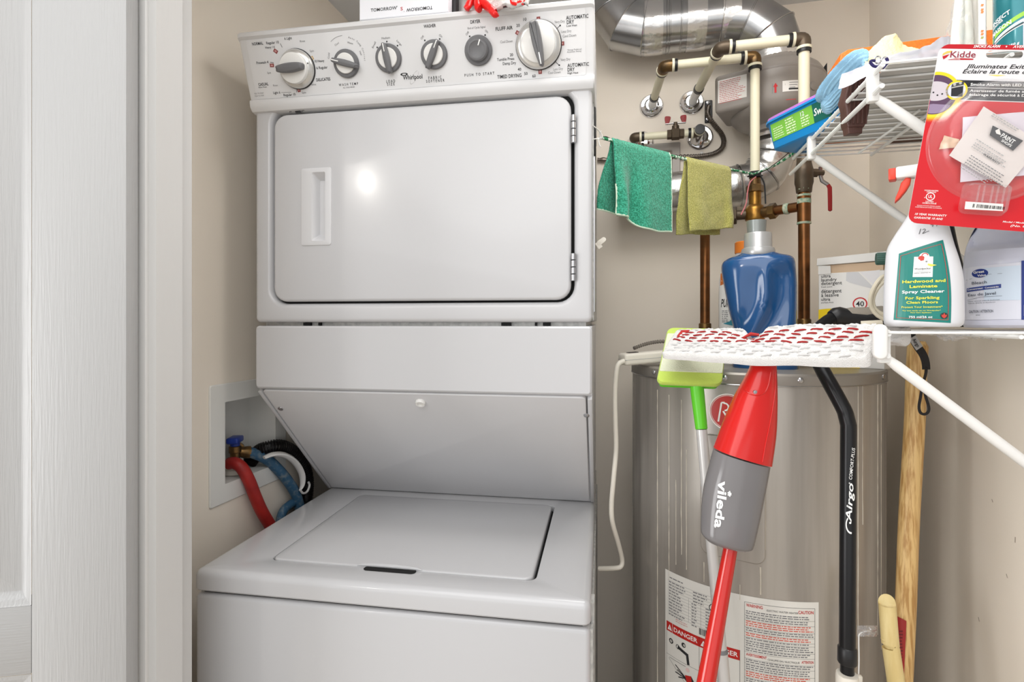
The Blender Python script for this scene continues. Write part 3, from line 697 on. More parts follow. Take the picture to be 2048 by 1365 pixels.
# ================================================================== BACK WALL: VENTILATION
YD = 1.578; RD = 0.070
duct = thing('ventilation_duct', 'shiny galvanized air duct with foil tape running under the ceiling', 'duct', (0.1, YD, CZ+0.834))
path = [(-0.062, 0.93), (-0.060, 0.893), (-0.034, 0.852), (0.020, 0.834), (0.225, 0.834), (0.293, 0.820), (0.345, 0.777), (0.364, 0.715), (0.364, 0.675)]
P = [V((x, YD, CZ+z)) for x, z in path]
def mit(i):
    a = (P[i]-P[i-1]).normalized() if i else (P[1]-P[0]).normalized(); b = (P[i+1]-P[i]).normalized() if i < len(P)-1 else a
    t = (a+b).normalized(); u = t.cross(V((0, 1, 0))).normalized(); return u, 1/a.dot(t)
def dring(i, r, n=48):
    u, k = mit(i); return [P[i]+u*(cos(2*pi*j/n)*k*r)+V((0, 1, 0))*(sin(2*pi*j/n)*r) for j in range(n)]
for i in range(len(P)-1): MB().loft([dring(i, RD), dring(i+1, RD)], cap=False).build('duct_pipe' if i in (0, 3) else 'duct_elbow', M_galv, duct, smooth=25)
for i in range(1, len(P)-1):
    q = dring(i, RD+.0004, 40); mb = MB(); mb.tube(q+[q[0]], 0.0020, 6); mb.build('seam_bead', M_galv, duct)
def xat(px): return AY(px, 60, YD-RD).x
for x in (xat(1335), xat(1341), xat(1364)):
    mb = MB(); mb.tube([V((x, YD, CZ+0.834))+V((0, cos(a), sin(a)))*(RD+0.0005) for a in [2*pi*j/40 for j in range(41)]], 0.0021, 6); mb.build('rib', M_galv, duct)
for x0, x1 in ((1289, 1327), (1376, 1416), (1447, 1484)):
    mb = MB(); xa, xb = xat(x0), xat(x1); R = []
    for i in range(9):
        x = xa+(xb-xa)*i/8; R.append([V((x, YD+(RD+.0018+.0008*noise.noise(V((x*60, j, 0))))*cos(2*pi*j/48), CZ+0.834+(RD+.0018+.0008*noise.noise(V((x*90, j*.7, 3))))*sin(2*pi*j/48))) for j in range(48)])
    mb.loft(R, cap=False); mb.build('foil_tape', M_foil, duct)
mb = MB(); mb.lathe([(RD+.003, 0), (RD+.003, 0.045)], 36, cap=False, M=Matrix.Translation((0.364, YD, CZ+0.668))); mb.build('foil_tape', M_foil, duct)

fan = thing('inline_fan', 'round grey inline duct fan hanging below the air duct on the wall', 'fan', (0.364, YD, CZ+0.6))
MF = Matrix.Translation((0.364, YD, CZ))
fz = [(0.072, .700), (0.074, .690), (0.080, .684), (0.092, .678), (0.106, .666), (0.113, .654), (0.1155, .644)]
mb = MB(); mb.lathe([(0.1152, .6445)]+fz[::-1], 48, M=MF); mb.build('upper_housing', M_fan, fan)
mb = MB(); mb.lathe([(0.066, .508), (0.068, .520), (0.078, .527), (0.100, .540), (0.112, .553), (0.117, .568), (0.1175, .640), (0.1165, .644), (0.110, .6442)], 48, M=MF); mb.build('lower_housing', M_fan, fan)
mb = MB(); mb.lathe([(0.1175, .638), (0.1185, .640), (0.1185, .6435), (0.1172, .645)], 48, cap=False, M=MF); mb.build('seam_bead', M_fan, fan)
# terminal box turned towards the left
TA = radians(-22); ex = V((cos(TA), sin(TA), 0)); q = AD(1428, 190, 1.442); pT = Plane(V((q.x, q.y, CZ)), ex, UP)
a0, zt = pT.px(1428, 152); _, zbm = pT.px(1428, 228); wb = 0.112
mb = MB(); MT = pT.mat(); mb.rbox(0, zbm, -0.13, wb, zt, 0.0, 0.012, 4, M=MT); tb = mb.build('terminal_box', M_fan, fan)
prp = PR(lambda a, b, h: pT.pt(a, b, h), pT.px, 0.0014)
x0 = 0.010; x1 = wb-0.030; zl0 = zbm+0.026; zl1 = zt-0.016
prp.rect(x0, zl0, x1, zl1, M_paper, 1); rr = random.Random(5)
prp.greek(x0+.004, zl1-.004, x1-.003, 13, 0.0047, 0.0016, mat('ink_faded_red', (190, 96, 92), 0.7), 2, rr, 0.3)
prp.build('instruction_label', tb)
def fcyl(a, b, h):   # a = angle on the fan body, b = height
    return V((0.364, YD, CZ)) + V((sin(a), -cos(a), 0))*(0.1176+h) + UP*b
def fpx(px, py):
    r = ray(px, py); o = V((0.364, YD, 0))-V((0, 0, 0)); d2 = V((r.x, r.y, 0)); oc = -o; oc.z = 0
    A = d2.dot(d2); B = 2*d2.dot(oc); Cc = oc.dot(oc)-0.1176**2; D = max(B*B-4*A*Cc, 0); t = (-B-sqrt(D))/(2*A); q = r*t
    return math.atan2(q.x-0.364, -(q.y-YD)), q.z
pf = PR(fcyl, fpx, 0.0013)
a, b = fpx(1551, 176); sx = 1/0.1176
pf.rect(a-.0022*sx, b-.012, a+.0022*sx, b+.004, M_inkr, 2); pf.poly([(a-.0055*sx, b+.003), (a+.0055*sx, b+.003), (a, b+.013)], M_inkr, 2, px=False)
pf.rect(a-.0075*sx, b-.013, a-.0065*sx, b+.013, M_ink2, 2)
a0, b0 = fpx(1565, 184); a1, b1 = fpx(1599, 160); pf.rect(a0, b0, a1, b1, M_paper, 1, nx=6)
pf.ring(a0+.05, b1-.009, 0, .0035, M_ink2, 2, 3, px=False); 
for k, (w_, m_) in enumerate(((.20, M_ink2), (.16, M_ink2), (.12, M_ink2))): pf.rect(a0+.13, b1-.006-.006*k, a0+.13+w_, b1-.0045-.006*k, m_, 2, nx=3)
pf.rect(a0+.12, b0+.004, a0+.33, b0+.008, M_ink, 2, nx=3); pf.rect(fpx(1572, 203)[0], b-.034, fpx(1592, 201)[0], b-.0325, M_inkr, 2, nx=3)
pf.build('markings', fan)
mb = MB(); MTS = Matrix.Translation(fcyl(fpx(1627, 172)[0], fpx(1627, 172)[1], 0)) @ Matrix.Rotation(fpx(1627, 172)[0], 4, 'Z') @ Matrix.Rotation(pi/2, 4, 'X')
mb.lathe([(.011, -.004), (.011, .001), (.009, .0025), (.0005, .003)], 20, M=MTS); mb.build('cap_screw', M_fan, fan)
mb = MB(); q0 = AY(1636, 168, YB-0.03); mb.prism([(-.010, -.055), (.014, -.055), (.014, .045), (-.008, .012)], -0.02, 0.03, M=Matrix.Translation(q0) @ Matrix.Rotation(pi/2, 4, 'X'), bev=.001); mb.build('wall_bracket', M_black, fan)

flex = thing('foil_duct', 'crinkled foil duct curving from the fan to behind the dryer', 'duct', (0.25, YD, CZ+0.4))
pp = [(0.364, .512), (0.363, .470), (0.345, .418), (0.300, .385), (0.235, .375), (0.150, .372), (0.04, .368), (-0.06, .365)]
Pf = [V((x, YD+0.02, CZ+z)) for x, z in pp]
C = [V(q) for q in catmull([tuple(q) for q in Pf], 7)]
rr = random.Random(2)
mb = MB(); mb.tube(C, [0.055+0.0022*rr.uniform(-1, 1) for _ in C], 36, cap=False); fuzz(mb, 0.0016, 70, 3); mb.build('duct_body', M_foil2, flex, smooth=60)
for i in (9, 16, 24, 34):
    t = (C[i+1]-C[i-1]).normalized(); u = t.cross(V((0, 1, 0))).normalized(); mb = MB()
    mb.tube([C[i]+(u*cos(a)+V((0, 1, 0))*sin(a))*0.0565 for a in [2*pi*j/36 for j in range(37)]], 0.003, 6); mb.build('wire_ring', M_galv, flex)
mb = MB(); mb.lathe([(0.062, .496), (0.063, .515)], 30, cap=False, M=Matrix.Translation((0.364, YD+0.01, CZ))); mb.build('foil_tape', M_foil, flex)

# ================================================================== BACK WALL: PIPES
RP = 0.0112
def ring_on(mb, p, d, r0, r1, L):
    d = V(d).normalized(); p = V(p); mb.tube([p-d*L/2, p-d*L/2*.98, p+d*L/2*.98, p+d*L/2], [r0, r1, r1, r0], 18)
def elbow(root, p, din, dout, m=M_bronze, r=0.0150, L=0.020, name='elbow'):
    p = V(p); din = V(din).normalized(); dout = V(dout).normalized()
    pts = [p-din*L, p-din*L*.45]+[p-din*L*.45*(1-t)**2+dout*L*.45*t*t for t in (.3, .5, .7)]+[p+dout*L*.45, p+dout*L]
    mb = MB(); mb.tube(pts, r, 18); o = mb.build(name, m, root)
    for q, d in ((p-din*L, din), (p+dout*L, dout)):
        s_ = -1 if d is din else 1
        mb = MB(); ring_on(mb, q+d*s_*0.003, d, r+.0004, r+.0015, 0.006); mb.build('elbow_band', M_pvc, o)
        mb = MB(); ring_on(mb, q+d*s_*0.0098, d, r-.001, r+.0006, 0.0075); mb.build('coupling', M_black, o)
def flange(root, p, r=0.036):
    mb = MB(); mb.lathe([(r, 0.0005), (r, 0.002), (r*.97, 0.006), (r*.85, 0.0095), (r*.62, 0.008), (r*.50, 0.0105), (r*.46, 0.016), (r*.40, 0.016)], 36, M=Matrix.Translation(p) @ Matrix.Rotation(pi/2, 4, 'X')); mb.build('escutcheon', M_chrome, root)
def pipe(root, a, b, r=RP, m=M_pvc, name='pipe'): MB().tube([a, V(a)+(V(b)-V(a))*.5, b], r, 18).build(name, m, root)
YP1, YP2 = 1.45, 1.378
w1 = AY(1303, 213, YB); e1 = AY(1328, 133, YP1); c1 = AY(1510, 113, YP1); e1.z = c1.z = (e1.z+c1.z)/2
wpipe = thing('water_pipe', 'cream pipe from the escutcheon nearest the dryer, bending down to the mixing valve', 'pipe', e1)
flange(wpipe, w1); mid = w1+(e1-w1)*.25
pipe(wpipe, w1+V((0, .004, 0)), mid, 0.0125, M_white, 'pipe_stub'); pipe(wpipe, mid, e1); elbow(wpipe, e1, e1-w1, c1-e1, M_brass); pipe(wpipe, e1, c1)
mb = MB(); ring_on(mb, mid, e1-w1, RP, .0135, .010); mb.build('coupling', M_black, wpipe)
b1_ = V((c1.x, c1.y, CZ+0.372)); elbow(wpipe, c1, c1-e1, b1_-c1, M_brass); pipe(wpipe, c1, b1_)
mb = MB(); ring_on(mb, b1_+V((0, 0, -.004)), (0, 0, 1), .0125, .0145, .016); mb.build('coupling', M_black, wpipe)
w2 = AY(1383, 206, YB); e2 = AY(1440, 95, YP2); c2 = AY(1608, 78, YP2); e2.z = c2.z = (e2.z+c2.z)/2
wp2 = thing('water_pipe', 'cream pipe reaching furthest out from the wall, running down to the ball valve', 'pipe', e2)
flange(wp2, w2); mid = w2+(e2-w2)*.30
pipe(wp2, w2+V((0, .004, 0)), mid, 0.0125, M_white, 'pipe_stub'); pipe(wp2, mid, e2, 0.012); elbow(wp2, e2, e2-w2, c2-e2); pipe(wp2, e2, c2, 0.012)
mb = MB(); ring_on(mb, mid, e2-w2, .0125, .0142, .012); mb.build('coupling', M_black, wp2)
b2_ = V((c2.x, c2.y, CZ+0.36)); elbow(wp2, c2, c2-e2, b2_-c2); pipe(wp2, c2, b2_, 0.012)
# ball valve and copper riser below pipe 2
HT = CZ-0.098          # water heater top
cp = thing('copper_pipe', 'copper riser with bronze ball valve and red lever behind the jug', 'pipe', (c2.x, c2.y, HT))
def zpx(py, d): return CZ+(HZ-py)/F*d
d2 = (c2-C0).dot(FW); X2, Y2 = c2.x, c2.y; MC = Matrix.Translation((X2, Y2, 0))
def Z2(py): return zpx(py, d2)
mb = MB(); mb.lathe([(.016, Z2(386)), (.017, Z2(384)), (.0185, Z2(372)), (.0205, Z2(366)), (.0205, Z2(342)), (.0185, Z2(336)), (.0165, Z2(328)), (.0155, Z2(312)), (.0135, Z2(310))], 12, M=MC); vb = mb.build('valve_body', M_bronze, cp)
lever0 = AD(1632, 346, d2); mb = MB(); rdir = (lever0-V((X2, Y2, lever0.z))).normalized()
mb.tube([V((X2, Y2, lever0.z))+rdir*.015, V((X2, Y2, lever0.z))+rdir*.030], .010, 8); mb.tube([V((X2, Y2, lever0.z))+rdir*.030, V((X2, Y2, lever0.z))+rdir*.045], .0065, 8); mb.build('valve_stem', M_bronze, vb)
lv = [AD(1641, 334, d2), AD(1641.5, 352, d2), AD(1644, 362, d2), AD(1655, 369, d2), AD(1659, 376, d2)]
mb = MB(); mb.tube(lv, .0026, 8, flat=1.6); mb.build('lever', M_steel, vb)
mb = MB(); mb.tube([AD(1656, 369.5, d2), AD(1659.5, 376, d2), AD(1660, 395, d2), AD(1660.2, 421, d2), AD(1660.2, 423, d2)], [.003, .0036, .0036, .0034, .001], 8, flat=1.5); mb.build('lever_grip', mat('red_vinyl', (150, 36, 38), 0.4), vb)
mb = MB(); mb.lathe([(.0125, HT-.01), (.0125, Z2(386))], 20, M=MC); mb.build('pipe', M_copper, cp)
mb = MB(); mb.lathe([(.0135, Z2(447)), (.0145, Z2(446)), (.0145, Z2(392)), (.0135, Z2(391))], 20, M=MC); mb.build('tee', M_copper, cp)
for a_, b_, r_ in ((449, 444, .0150), (394, 389, .0150), (408, 398, .0149), (381, 377, .0170)):
    mb = MB(); mb.lathe([(.0120, Z2(a_)), (r_, Z2(a_)+.0006), (r_, Z2(b_)-.0006), (.0120, Z2(b_))], 20, M=MC); fuzz(mb, .0007, 300, a_); mb.build('solder_ring', M_verd, cp)
mb = MB(); mb.lathe([(.0135, HT), (.0150, HT+.002), (.0150, Z2(640)), (.0135, Z2(638))], 20, M=MC); mb.build('brass_nipple', M_brass, cp)
# mixing valve under pipe 1
X1, Y1 = c1.x, c1.y; d1 = (c1-C0).dot(FW); M1 = Matrix.Translation((X1, Y1, 0))
def Z1(py): return zpx(py, d1)
mv = thing('mixing_valve', 'brass mixing valve with hex nuts under the cream pipe behind the jug', 'valve', (X1, Y1, Z1(428)))
M_brassb = mat('worn_brass', (166, 122, 54), 0.33, metal=0.85, bump=(120, 0.2), var=(40, (128, 92, 46)))
mb = MB(); mb.lathe([(.0165, Z1(444)), (.0225, Z1(441)), (.0240, Z1(437)), (.0240, Z1(420)), (.0200, Z1(413)), (.0145, Z1(410)), (.0145, Z1(384)), (.0130, Z1(383))], 28, M=M1); bod = mb.build('valve_body', M_brassb, mv)
mb = MB(); mb.lathe([(.0195, Z1(385)), (.0205, Z1(384)), (.0205, Z1(373)), (.0190, Z1(371))], 6, M=M1); mb.build('hex_nut', M_brass, mv, smooth=20)
mb = MB(); mb.lathe([(.0150, Z1(372)), (.0135, Z1(362)), (.0125, Z1(352))], 20, M=M1); mb.build('valve_neck', M_brass, mv)
zc = Z1(428); pR = V((X2, Y2, zc)); pL = V((X1, Y1, zc)); dr_ = (pR-pL).normalized()
mb = MB(); mb.tube([pL+dr_*.02, pR-dr_*.012], .0118, 18); mb.build('branch_pipe', M_copper, mv)
mb = MB(); mb.tube([pL+dr_*.036, pL+dr_*.037, pL+dr_*.051, pL+dr_*.052], [.0175, .0195, .0195, .0175], 6); mb.build('hex_nut', M_brass, mv, smooth=20)
mb = MB(); mb.tube([pL+dr_*.020, pL+dr_*.036], .0140, 16); mb.build('union', M_brass, mv)
mb = MB(); q = pL+dr_*.072; mb.tube([q, q+dr_*.003, q+dr_*.009, q+dr_*.012], [.012, .0135, .0135, .012], 14); fuzz(mb, .001, 300, 4); mb.build('solder_ring', M_verd, mv)
xl_ = AY(1410, 560, 1.47); pLL = V((xl_.x+.02, 1.47, zc)); dl_ = (pLL-pL).normalized()
mb = MB(); mb.tube([pL+dl_*.020, pLL], .0125, 16); mb.build('branch_pipe', M_bronze, mv)
mb = MB(); q = pL+dl_*.042; mb.tube([q, q+dl_*.001, q+dl_*.017, q+dl_*.018], [.0205, .0225, .0225, .0205], 6); mb.build('hex_nut', M_bronze, mv, smooth=20)
cp2 = thing('copper_pipe', 'bare copper riser below the yellow-green cloth', 'pipe', (xl_.x, 1.47, HT))
MX = Matrix.Translation((xl_.x, 1.47, 0)); mb = MB(); mb.lathe([(.0122, HT-.01), (.0122, zc-.015)], 20, M=MX); mb.build('pipe', M_copper, cp2)
mb = MB(); mb.tube([V((xl_.x, 1.47, zc-.02)), V((xl_.x, 1.47, zc-.006)), V((xl_.x+.004, 1.47, zc)), V((xl_.x+.022, 1.47, zc))], .0145, 16); mb.build('elbow', M_copper, cp2)
mb = MB(); mb.lathe([(.0135, HT), (.0155, HT+.002), (.0155, CZ-.004), (.0135, CZ-.002)], 20, M=MX); mb.build('brass_nipple', M_brass, cp2)
# shut-off pipe with red butterfly handle between two escutcheons
YS = 1.635
f1 = AY(1283, 288, YB); f2 = AY(1400, 276, YB); s1 = AY(1268, 273, YS); s2 = AY(1398, 267, YS); s1.z = s2.z = (s1.z+s2.z)/2
so = thing('shutoff_pipe', 'short cream pipe with a bronze shut-off valve and red butterfly handle', 'pipe', (s1+s2)/2)
for f_, s_ in ((f1, s1), (f2, s2)):
    flange(so, f_, .038); mb = MB(); mb.lathe([(.024, .003), (.020, .012), (.016, .045), (.0125, .058)], 24, M=Matrix.Translation(V((s_.x, YB, s_.z))) @ Matrix.Rotation(pi/2, 4, 'X')); mb.build('pipe_stub', M_chrome, so)
elbow(so, s1, (0, -1, 0), (1, 0, 0), L=.016, r=.0135); elbow(so, s2, (0, 1, 0), (-1, 0, 0), L=.016, r=.0135); pipe(so, s1, s2, .0108)
vm = AY(1351, 268, YS); vm.z = s1.z; vx = Matrix.Translation(vm) @ Matrix.Rotation(pi/2, 4, 'Y')
mb = MB(); mb.lathe([(.012, -.024), (.0145, -.023), (.0145, -.012), (.0175, -.010), (.0175, .010), (.0145, .012), (.0145, .023), (.012, .024)], 8, M=vx); mb.lathe([(.010, 0), (.010, .024), (.0065, .026), (.0065, .034), (.0005, .035)], 12, M=Matrix.Translation(vm)); vb = mb.build('valve_body', M_bronze, so)
mb = MB(); mb.rbox(-.029, -.004, .030, .029, .004, .0325, .0008, 1, M=Matrix.Translation(vm)); hb = mb.build('handle_plate', M_steel, vb)
for sx in (-1, 1):
    mb = MB(); mb.prism(catmull([(-.004, 0), (.004, 0), (.0085, .016), (.006, .022), (-.006, .022), (-.0085, .016), (-.004, 0)], 3)[:-1], -.003, .003, M=Matrix.Translation(vm+V((sx*.024, 0, .031))) @ Matrix.Rotation(sx*-.12, 4, 'Y') @ Matrix.Rotation(pi/2, 4, 'X'), bev=.001)
    mb.build('butterfly_wing', mat('red_handle', (150, 34, 36), 0.4), vb)
# access panel
apn = thing('access_panel', 'grey framed access panel low on the back wall behind the cloths', 'panel', AY(1313, 345, YB))
pW = Plane((0, YB, 0), (1, 0, 0), (0, 0, 1))
c = [pW.px(*q) for q in ((1252, 290), (1360, 286), (1360, 396), (1352, 416))]; x0, x1 = c[0][0], c[1][0]; z1, z0 = c[1][1], c[3][1]
po = rrect(x1-x0, z1-z0, .004, 3, (x0+x1)/2, (z0+z1)/2); pi_ = rrect(x1-x0-.05, z1-z0-.05, .003, 3, (x0+x1)/2, (z0+z1)/2)
def wl(P_, h): return [V((x, YB-h, z)) for x, z in P_]
mb = MB(); mb.loft([wl(po, 0), wl(po, .010), wl(offset(po, .002), .012), wl(offset(pi_, -.003), .012), wl(pi_, .009), wl(pi_, .003)], cap=False); mb.build('panel_frame', mat('panel_grey', (168, 162, 155), 0.4), apn)
mb = MB(); mb.loft([wl(pi_, .001), wl(pi_, .005)]); mb.build('panel_door', mat('panel_brownish', (166, 150, 138), 0.45), apn)
# armoured cable with its black wall bracket
ac = thing('armored_cable', 'flexible armoured cable curving from a black wall bracket across the back wall', 'cable', AY(1440, 280, YB-.01))
pp = [(1417, 212), (1415, 226), (1420, 238), (1432, 254), (1443, 268), (1447.5, 283), (1444, 296), (1433, 305), (1418, 310), (1395, 313), (1362, 314), (1300, 317), (1195, 320)]
C = catmull([tuple(AY(x, y, YB-.010)) for x, y in pp], 22)
mb = MB(); mb.tube(C, [.0066+.0010*(1 if i % 4 < 2 else -1) for i in range(len(C))], 10); mb.build('cable_body', mat('cable_armour', (118, 110, 102), 0.35, metal=0.8), ac, smooth=20)
c0 = AY(1417, 224, YB); mb = MB(); mb.rbox(c0.x-.011, YB-.004, c0.z-.034, c0.x+.011, YB, c0.z+.034, .002, 1); mb.build('wall_bracket', M_black, ac)
for dz in (.026, -.022):
    mb = MB(); mb.lathe([(.0065, 0), (.006, .004), (.0005, .006)], 12, M=Matrix.Translation((c0.x-.002, YB-.004, c0.z+dz)) @ Matrix.Rotation(pi/2, 4, 'X')); mb.build('screw', M_steel, ac)
c1_ = AY(1403, 307, YB); mb = MB(); mb.lathe([(.005, 0), (.005, .004), (.003, .006)], 12, M=Matrix.Translation((c1_.x, YB, c1_.z)) @ Matrix.Rotation(pi/2, 4, 'X')); mb.build('cable_clip', M_white, ac)

# ================================================================== WATER HEATER
HX, HY, HR = 0.258, 1.378, 0.270
hw = thing('water_heater', 'tall grey metal water heater with glue streaks, a red badge and warning labels', 'water heater', (HX, HY, 0))
MH = Matrix.Translation((HX, HY, 0))
M_heat = mat('heater_enamel', (178, 172, 164), 0.27, metal=0.3, bump=(5, 0.18, (7, 7, 0.35), 3), var=(4, (150, 144, 137), (5, 5, 0.3)))
M_heat2 = mat('heater_cap', (150, 144, 137), 0.42, metal=0.4, var=(40, (150, 145, 138)))
mb = MB(); mb.lathe([(HR-.01, .02), (HR, .03), (HR, HT-.022)], 96, M=MH); mb.build('tank_jacket', M_heat, hw)
mb = MB(); mb.lathe([(HR+.0015, HT-.024), (HR+.0022, HT-.022), (HR+.0022, HT-.004), (HR-.001, HT), (.0005, HT+.0005)], 96, M=MH); mb.build('top_cap', M_heat2, hw)
mb = MB(); mb.lathe([(HR-.02, 0), (HR-.02, .03)], 64, M=MH); mb.build('base_ring', M_black, hw)
mb = MB(); mb.lathe([(HR+.0024, HT-.0245), (HR+.0032, HT-.0235), (HR+.0024, HT-.0225)], 96, cap=False, M=MH); mb.build('cap_seam', M_steel, hw)
def hcyl(a, b, h): return V((HX+(HR+h)*sin(a), HY-(HR+h)*cos(a), b))
def hpx(px, py):
    r = ray(px, py); d2 = V((r.x, r.y, 0)); oc = V((-HX, -HY, 0)); A = d2.dot(d2); B = 2*d2.dot(oc); Cc = oc.dot(oc)-HR*HR
    D = max(B*B-4*A*Cc, 0); t = (-B-sqrt(D))/(2*A); q = C0+r*t; return math.atan2(q.x-HX, -(q.y-HY)), q.z
for px in (1600, 1763, 1310, 1450):
    a, b = hpx(px, 752); q = hcyl(a, HT-.011, .002); mb = MB(); mb.lathe([(.0055, 0), (.0055, .002), (.003, .0045), (.0005, .005)], 12, M=Matrix.Translation(q) @ Matrix.Rotation(a, 4, 'Z') @ Matrix.Rotation(pi/2, 4, 'X')); mb.build('screw', M_steel, hw)
# element covers: raised plates wrapped on the jacket
def wrap(name, pts, h, m, bev=.002, parent=hw):
    R = [[hcyl(a, b, hh) for a, b in offset2(pts, d)] for hh, d in ((0, 0), (h-bev, 0), (h, bev))]
    mb = MB(); mb.loft(R, cap=False); n = len(pts); ca = sum(p[0] for p in pts)/n; cb = sum(p[1] for p in pts)/n
    # inner rings so the face follows the curve
    base = 2*n; prev = base
    for f in (.75, .5, .25, .02):
        st = len(mb.v); mb.v += [hcyl(ca+(a-ca)*f, cb+(b-cb)*f, h) for a, b in offset2(pts, bev)]
        for i in range(n): mb.f.append([prev+i, prev+(i+1) % n, st+(i+1) % n, st+i]); mb.mi.append(0)
        prev = st
    mb.f.append([prev+i for i in range(n)]); mb.mi.append(0)
    return mb.build(name, m, parent)
def offset2(pts, d): 
    q = offset([(a*HR, b) for a, b in pts], d) if d else [(a*HR, b) for a, b in pts]
    return [(a/HR, b) for a, b in q]
a0, b1 = hpx(1402, 866); a1, b0 = hpx(1531, 1131)
P_ = [(x/HR, y) for x, y in rrect((a1-a0)*HR, b1-b0, .018, 5, (a0+a1)/2*HR, (b0+b1)/2)]
wrap('element_cover', P_, .004, M_heat)
# glue streaks left by old tape
M_glue = mat('old_glue', (205, 198, 184), 0.45, bump=(200, .5))
rr = random.Random(11)
for px, y0, y1, wd in ((1315, 780, 1365, .9), (1338, 790, 1160, 1.0), (1363, 800, 1110, 1.0), (1373, 900, 1140, .8), (1408, 1125, 1165, 1.2), (1521, 1135, 1190, 1.3), (1531, 950, 1100, .7), (1716, 765, 1260, 1.0), (1725, 770, 1050, .8), (1755, 765, 1270, .9), (1762, 770, 1300, .7), (1480, 1170, 1200, .9), (1352, 960, 1130, .7)):
    a, zt_ = hpx(px, y0); _, zb_ = hpx(px, y1); nn = max(6, int((zt_-zb_)/.012)); C = []; rad = []
    for i in range(nn+1):
        z = zt_+(zb_-zt_)*i/nn; C.append(hcyl(a+.003*noise.noise(V((px, z*14, 0))), z, .0002)); rad.append(max(.0004, .00085*wd*(1+.9*noise.noise(V((px*3.3, z*60, 5))))))
    mb = MB(); mb.tube(C, rad, 6); mb.build('glue_streak', M_glue, hw)
# red badge
a, b = hpx(1456, 825); bd = PR(lambda x, y, h: hcyl(a+x/HR, b+y, h), lambda px, py: ((hpx(px, py)[0]-a)*HR, hpx(px, py)[1]-b), .00100)
M_badge = mat('badge_red', (186, 40, 34), .35)
for i in range(8):
    bd.ring(0, 0, .0362*i/8, .0362*(i+1)/8, M_paper if i == 7 else M_badge, 2, 48, px=False)
bd.ring(0, 0, .0325, .0337, M_badge, 3, 48, px=False)
bd.line(-.018, -.020, -.012, .018, .0032, M_paper, 4, px=False); bd.ring(-.006, .010, .0055, .0085, M_paper, 4, 24, -1.6, 1.9, px=False, ky=1.0); bd.line(-.012, .018, -.006, .0185, .003, M_paper, 4, px=False); bd.line(-.009, .0015, .006, -.022, .0032, M_paper, 4, px=False)
bd.line(.002, -.012, .010, .026, .0030, M_paper, 4, px=False); bd.ring(.016, -.002, .006, .0088, M_paper, 4, 20, 0, pi, px=False); bd.line(.0234, -.002, .0215, -.018, .003, M_paper, 4, px=False)
bd.build('round_badge', hw, label='round red badge with white letters')
# warning label sheet
aL, zt_ = hpx(1331, 1138); aR, _ = hpx(1637, 1204); zb_ = zt_-.46; LW = (aR-aL)*HR
lb = PR(lambda x, y, h: hcyl(aL+x/HR, zt_+y, h+.0004), lambda px, py: ((hpx(px, py)[0]-aL)*HR, hpx(px, py)[1]-zt_), .00105)
M_lab = mat('label_paper', (226, 224, 218), .45)
lb.rect(0, -.46, LW, 0, M_lab, 1, nx=30)
# left half: data table, barcode, danger pictograms
xs = LW*.545
lb.greek(.012, -.012, .05, 1, .004, .0022, M_ink2, 2, rr)
for k in range(12):
    y = -.020-.0062*k; lb.rect(.008, y, xs*.74, y+.0004, M_ink2, 2, nx=8)
    lb.greek(.010, y-.0012, .010+.03+.02*rr.random(), 1, .006, .0022, M_ink2, 2, rr)
    if k < 4: lb.greek(xs*.42, y-.0012, xs*.60, 1, .006, .0022, M_ink2, 2, rr)
    else: lb.greek(xs*.40, y-.0012, xs*.47, 1, .006, .0022, M_ink2, 2, rr); lb.greek(xs*.58, y-.0012, xs*.65, 1, .006, .0022, M_ink2, 2, rr)
for x in (xs*.36, xs*.52, xs*.74): lb.rect(x, -.020-.0062*11, x+.0004, -.020-.0062*(3 if x < xs*.7 else 0), M_ink2, 2)
lb.ring(lb.pxf(1426, 1217)[0], lb.pxf(1426, 1217)[1], .0062, .0078, M_ink, 2, 28, .8, 5.6, px=False)
x = xs*.50; 
while x < xs*.80: wd = rr.choice((.0006, .0011, .0016)); lb.rect(x, -.103, x+wd, -.090, M_ink, 2); x += wd+rr.choice((.0006, .001))
lb.greek(.028, -.094, xs*.36, 2, .004, .0014, mat('ink_rose', (206, 150, 146), .7), 2, rr)
M_dang = mat('danger_red', (190, 34, 28), .5)
lb.rect(.004, -.128, xs-.004, -.108, M_dang, 2, nx=14)
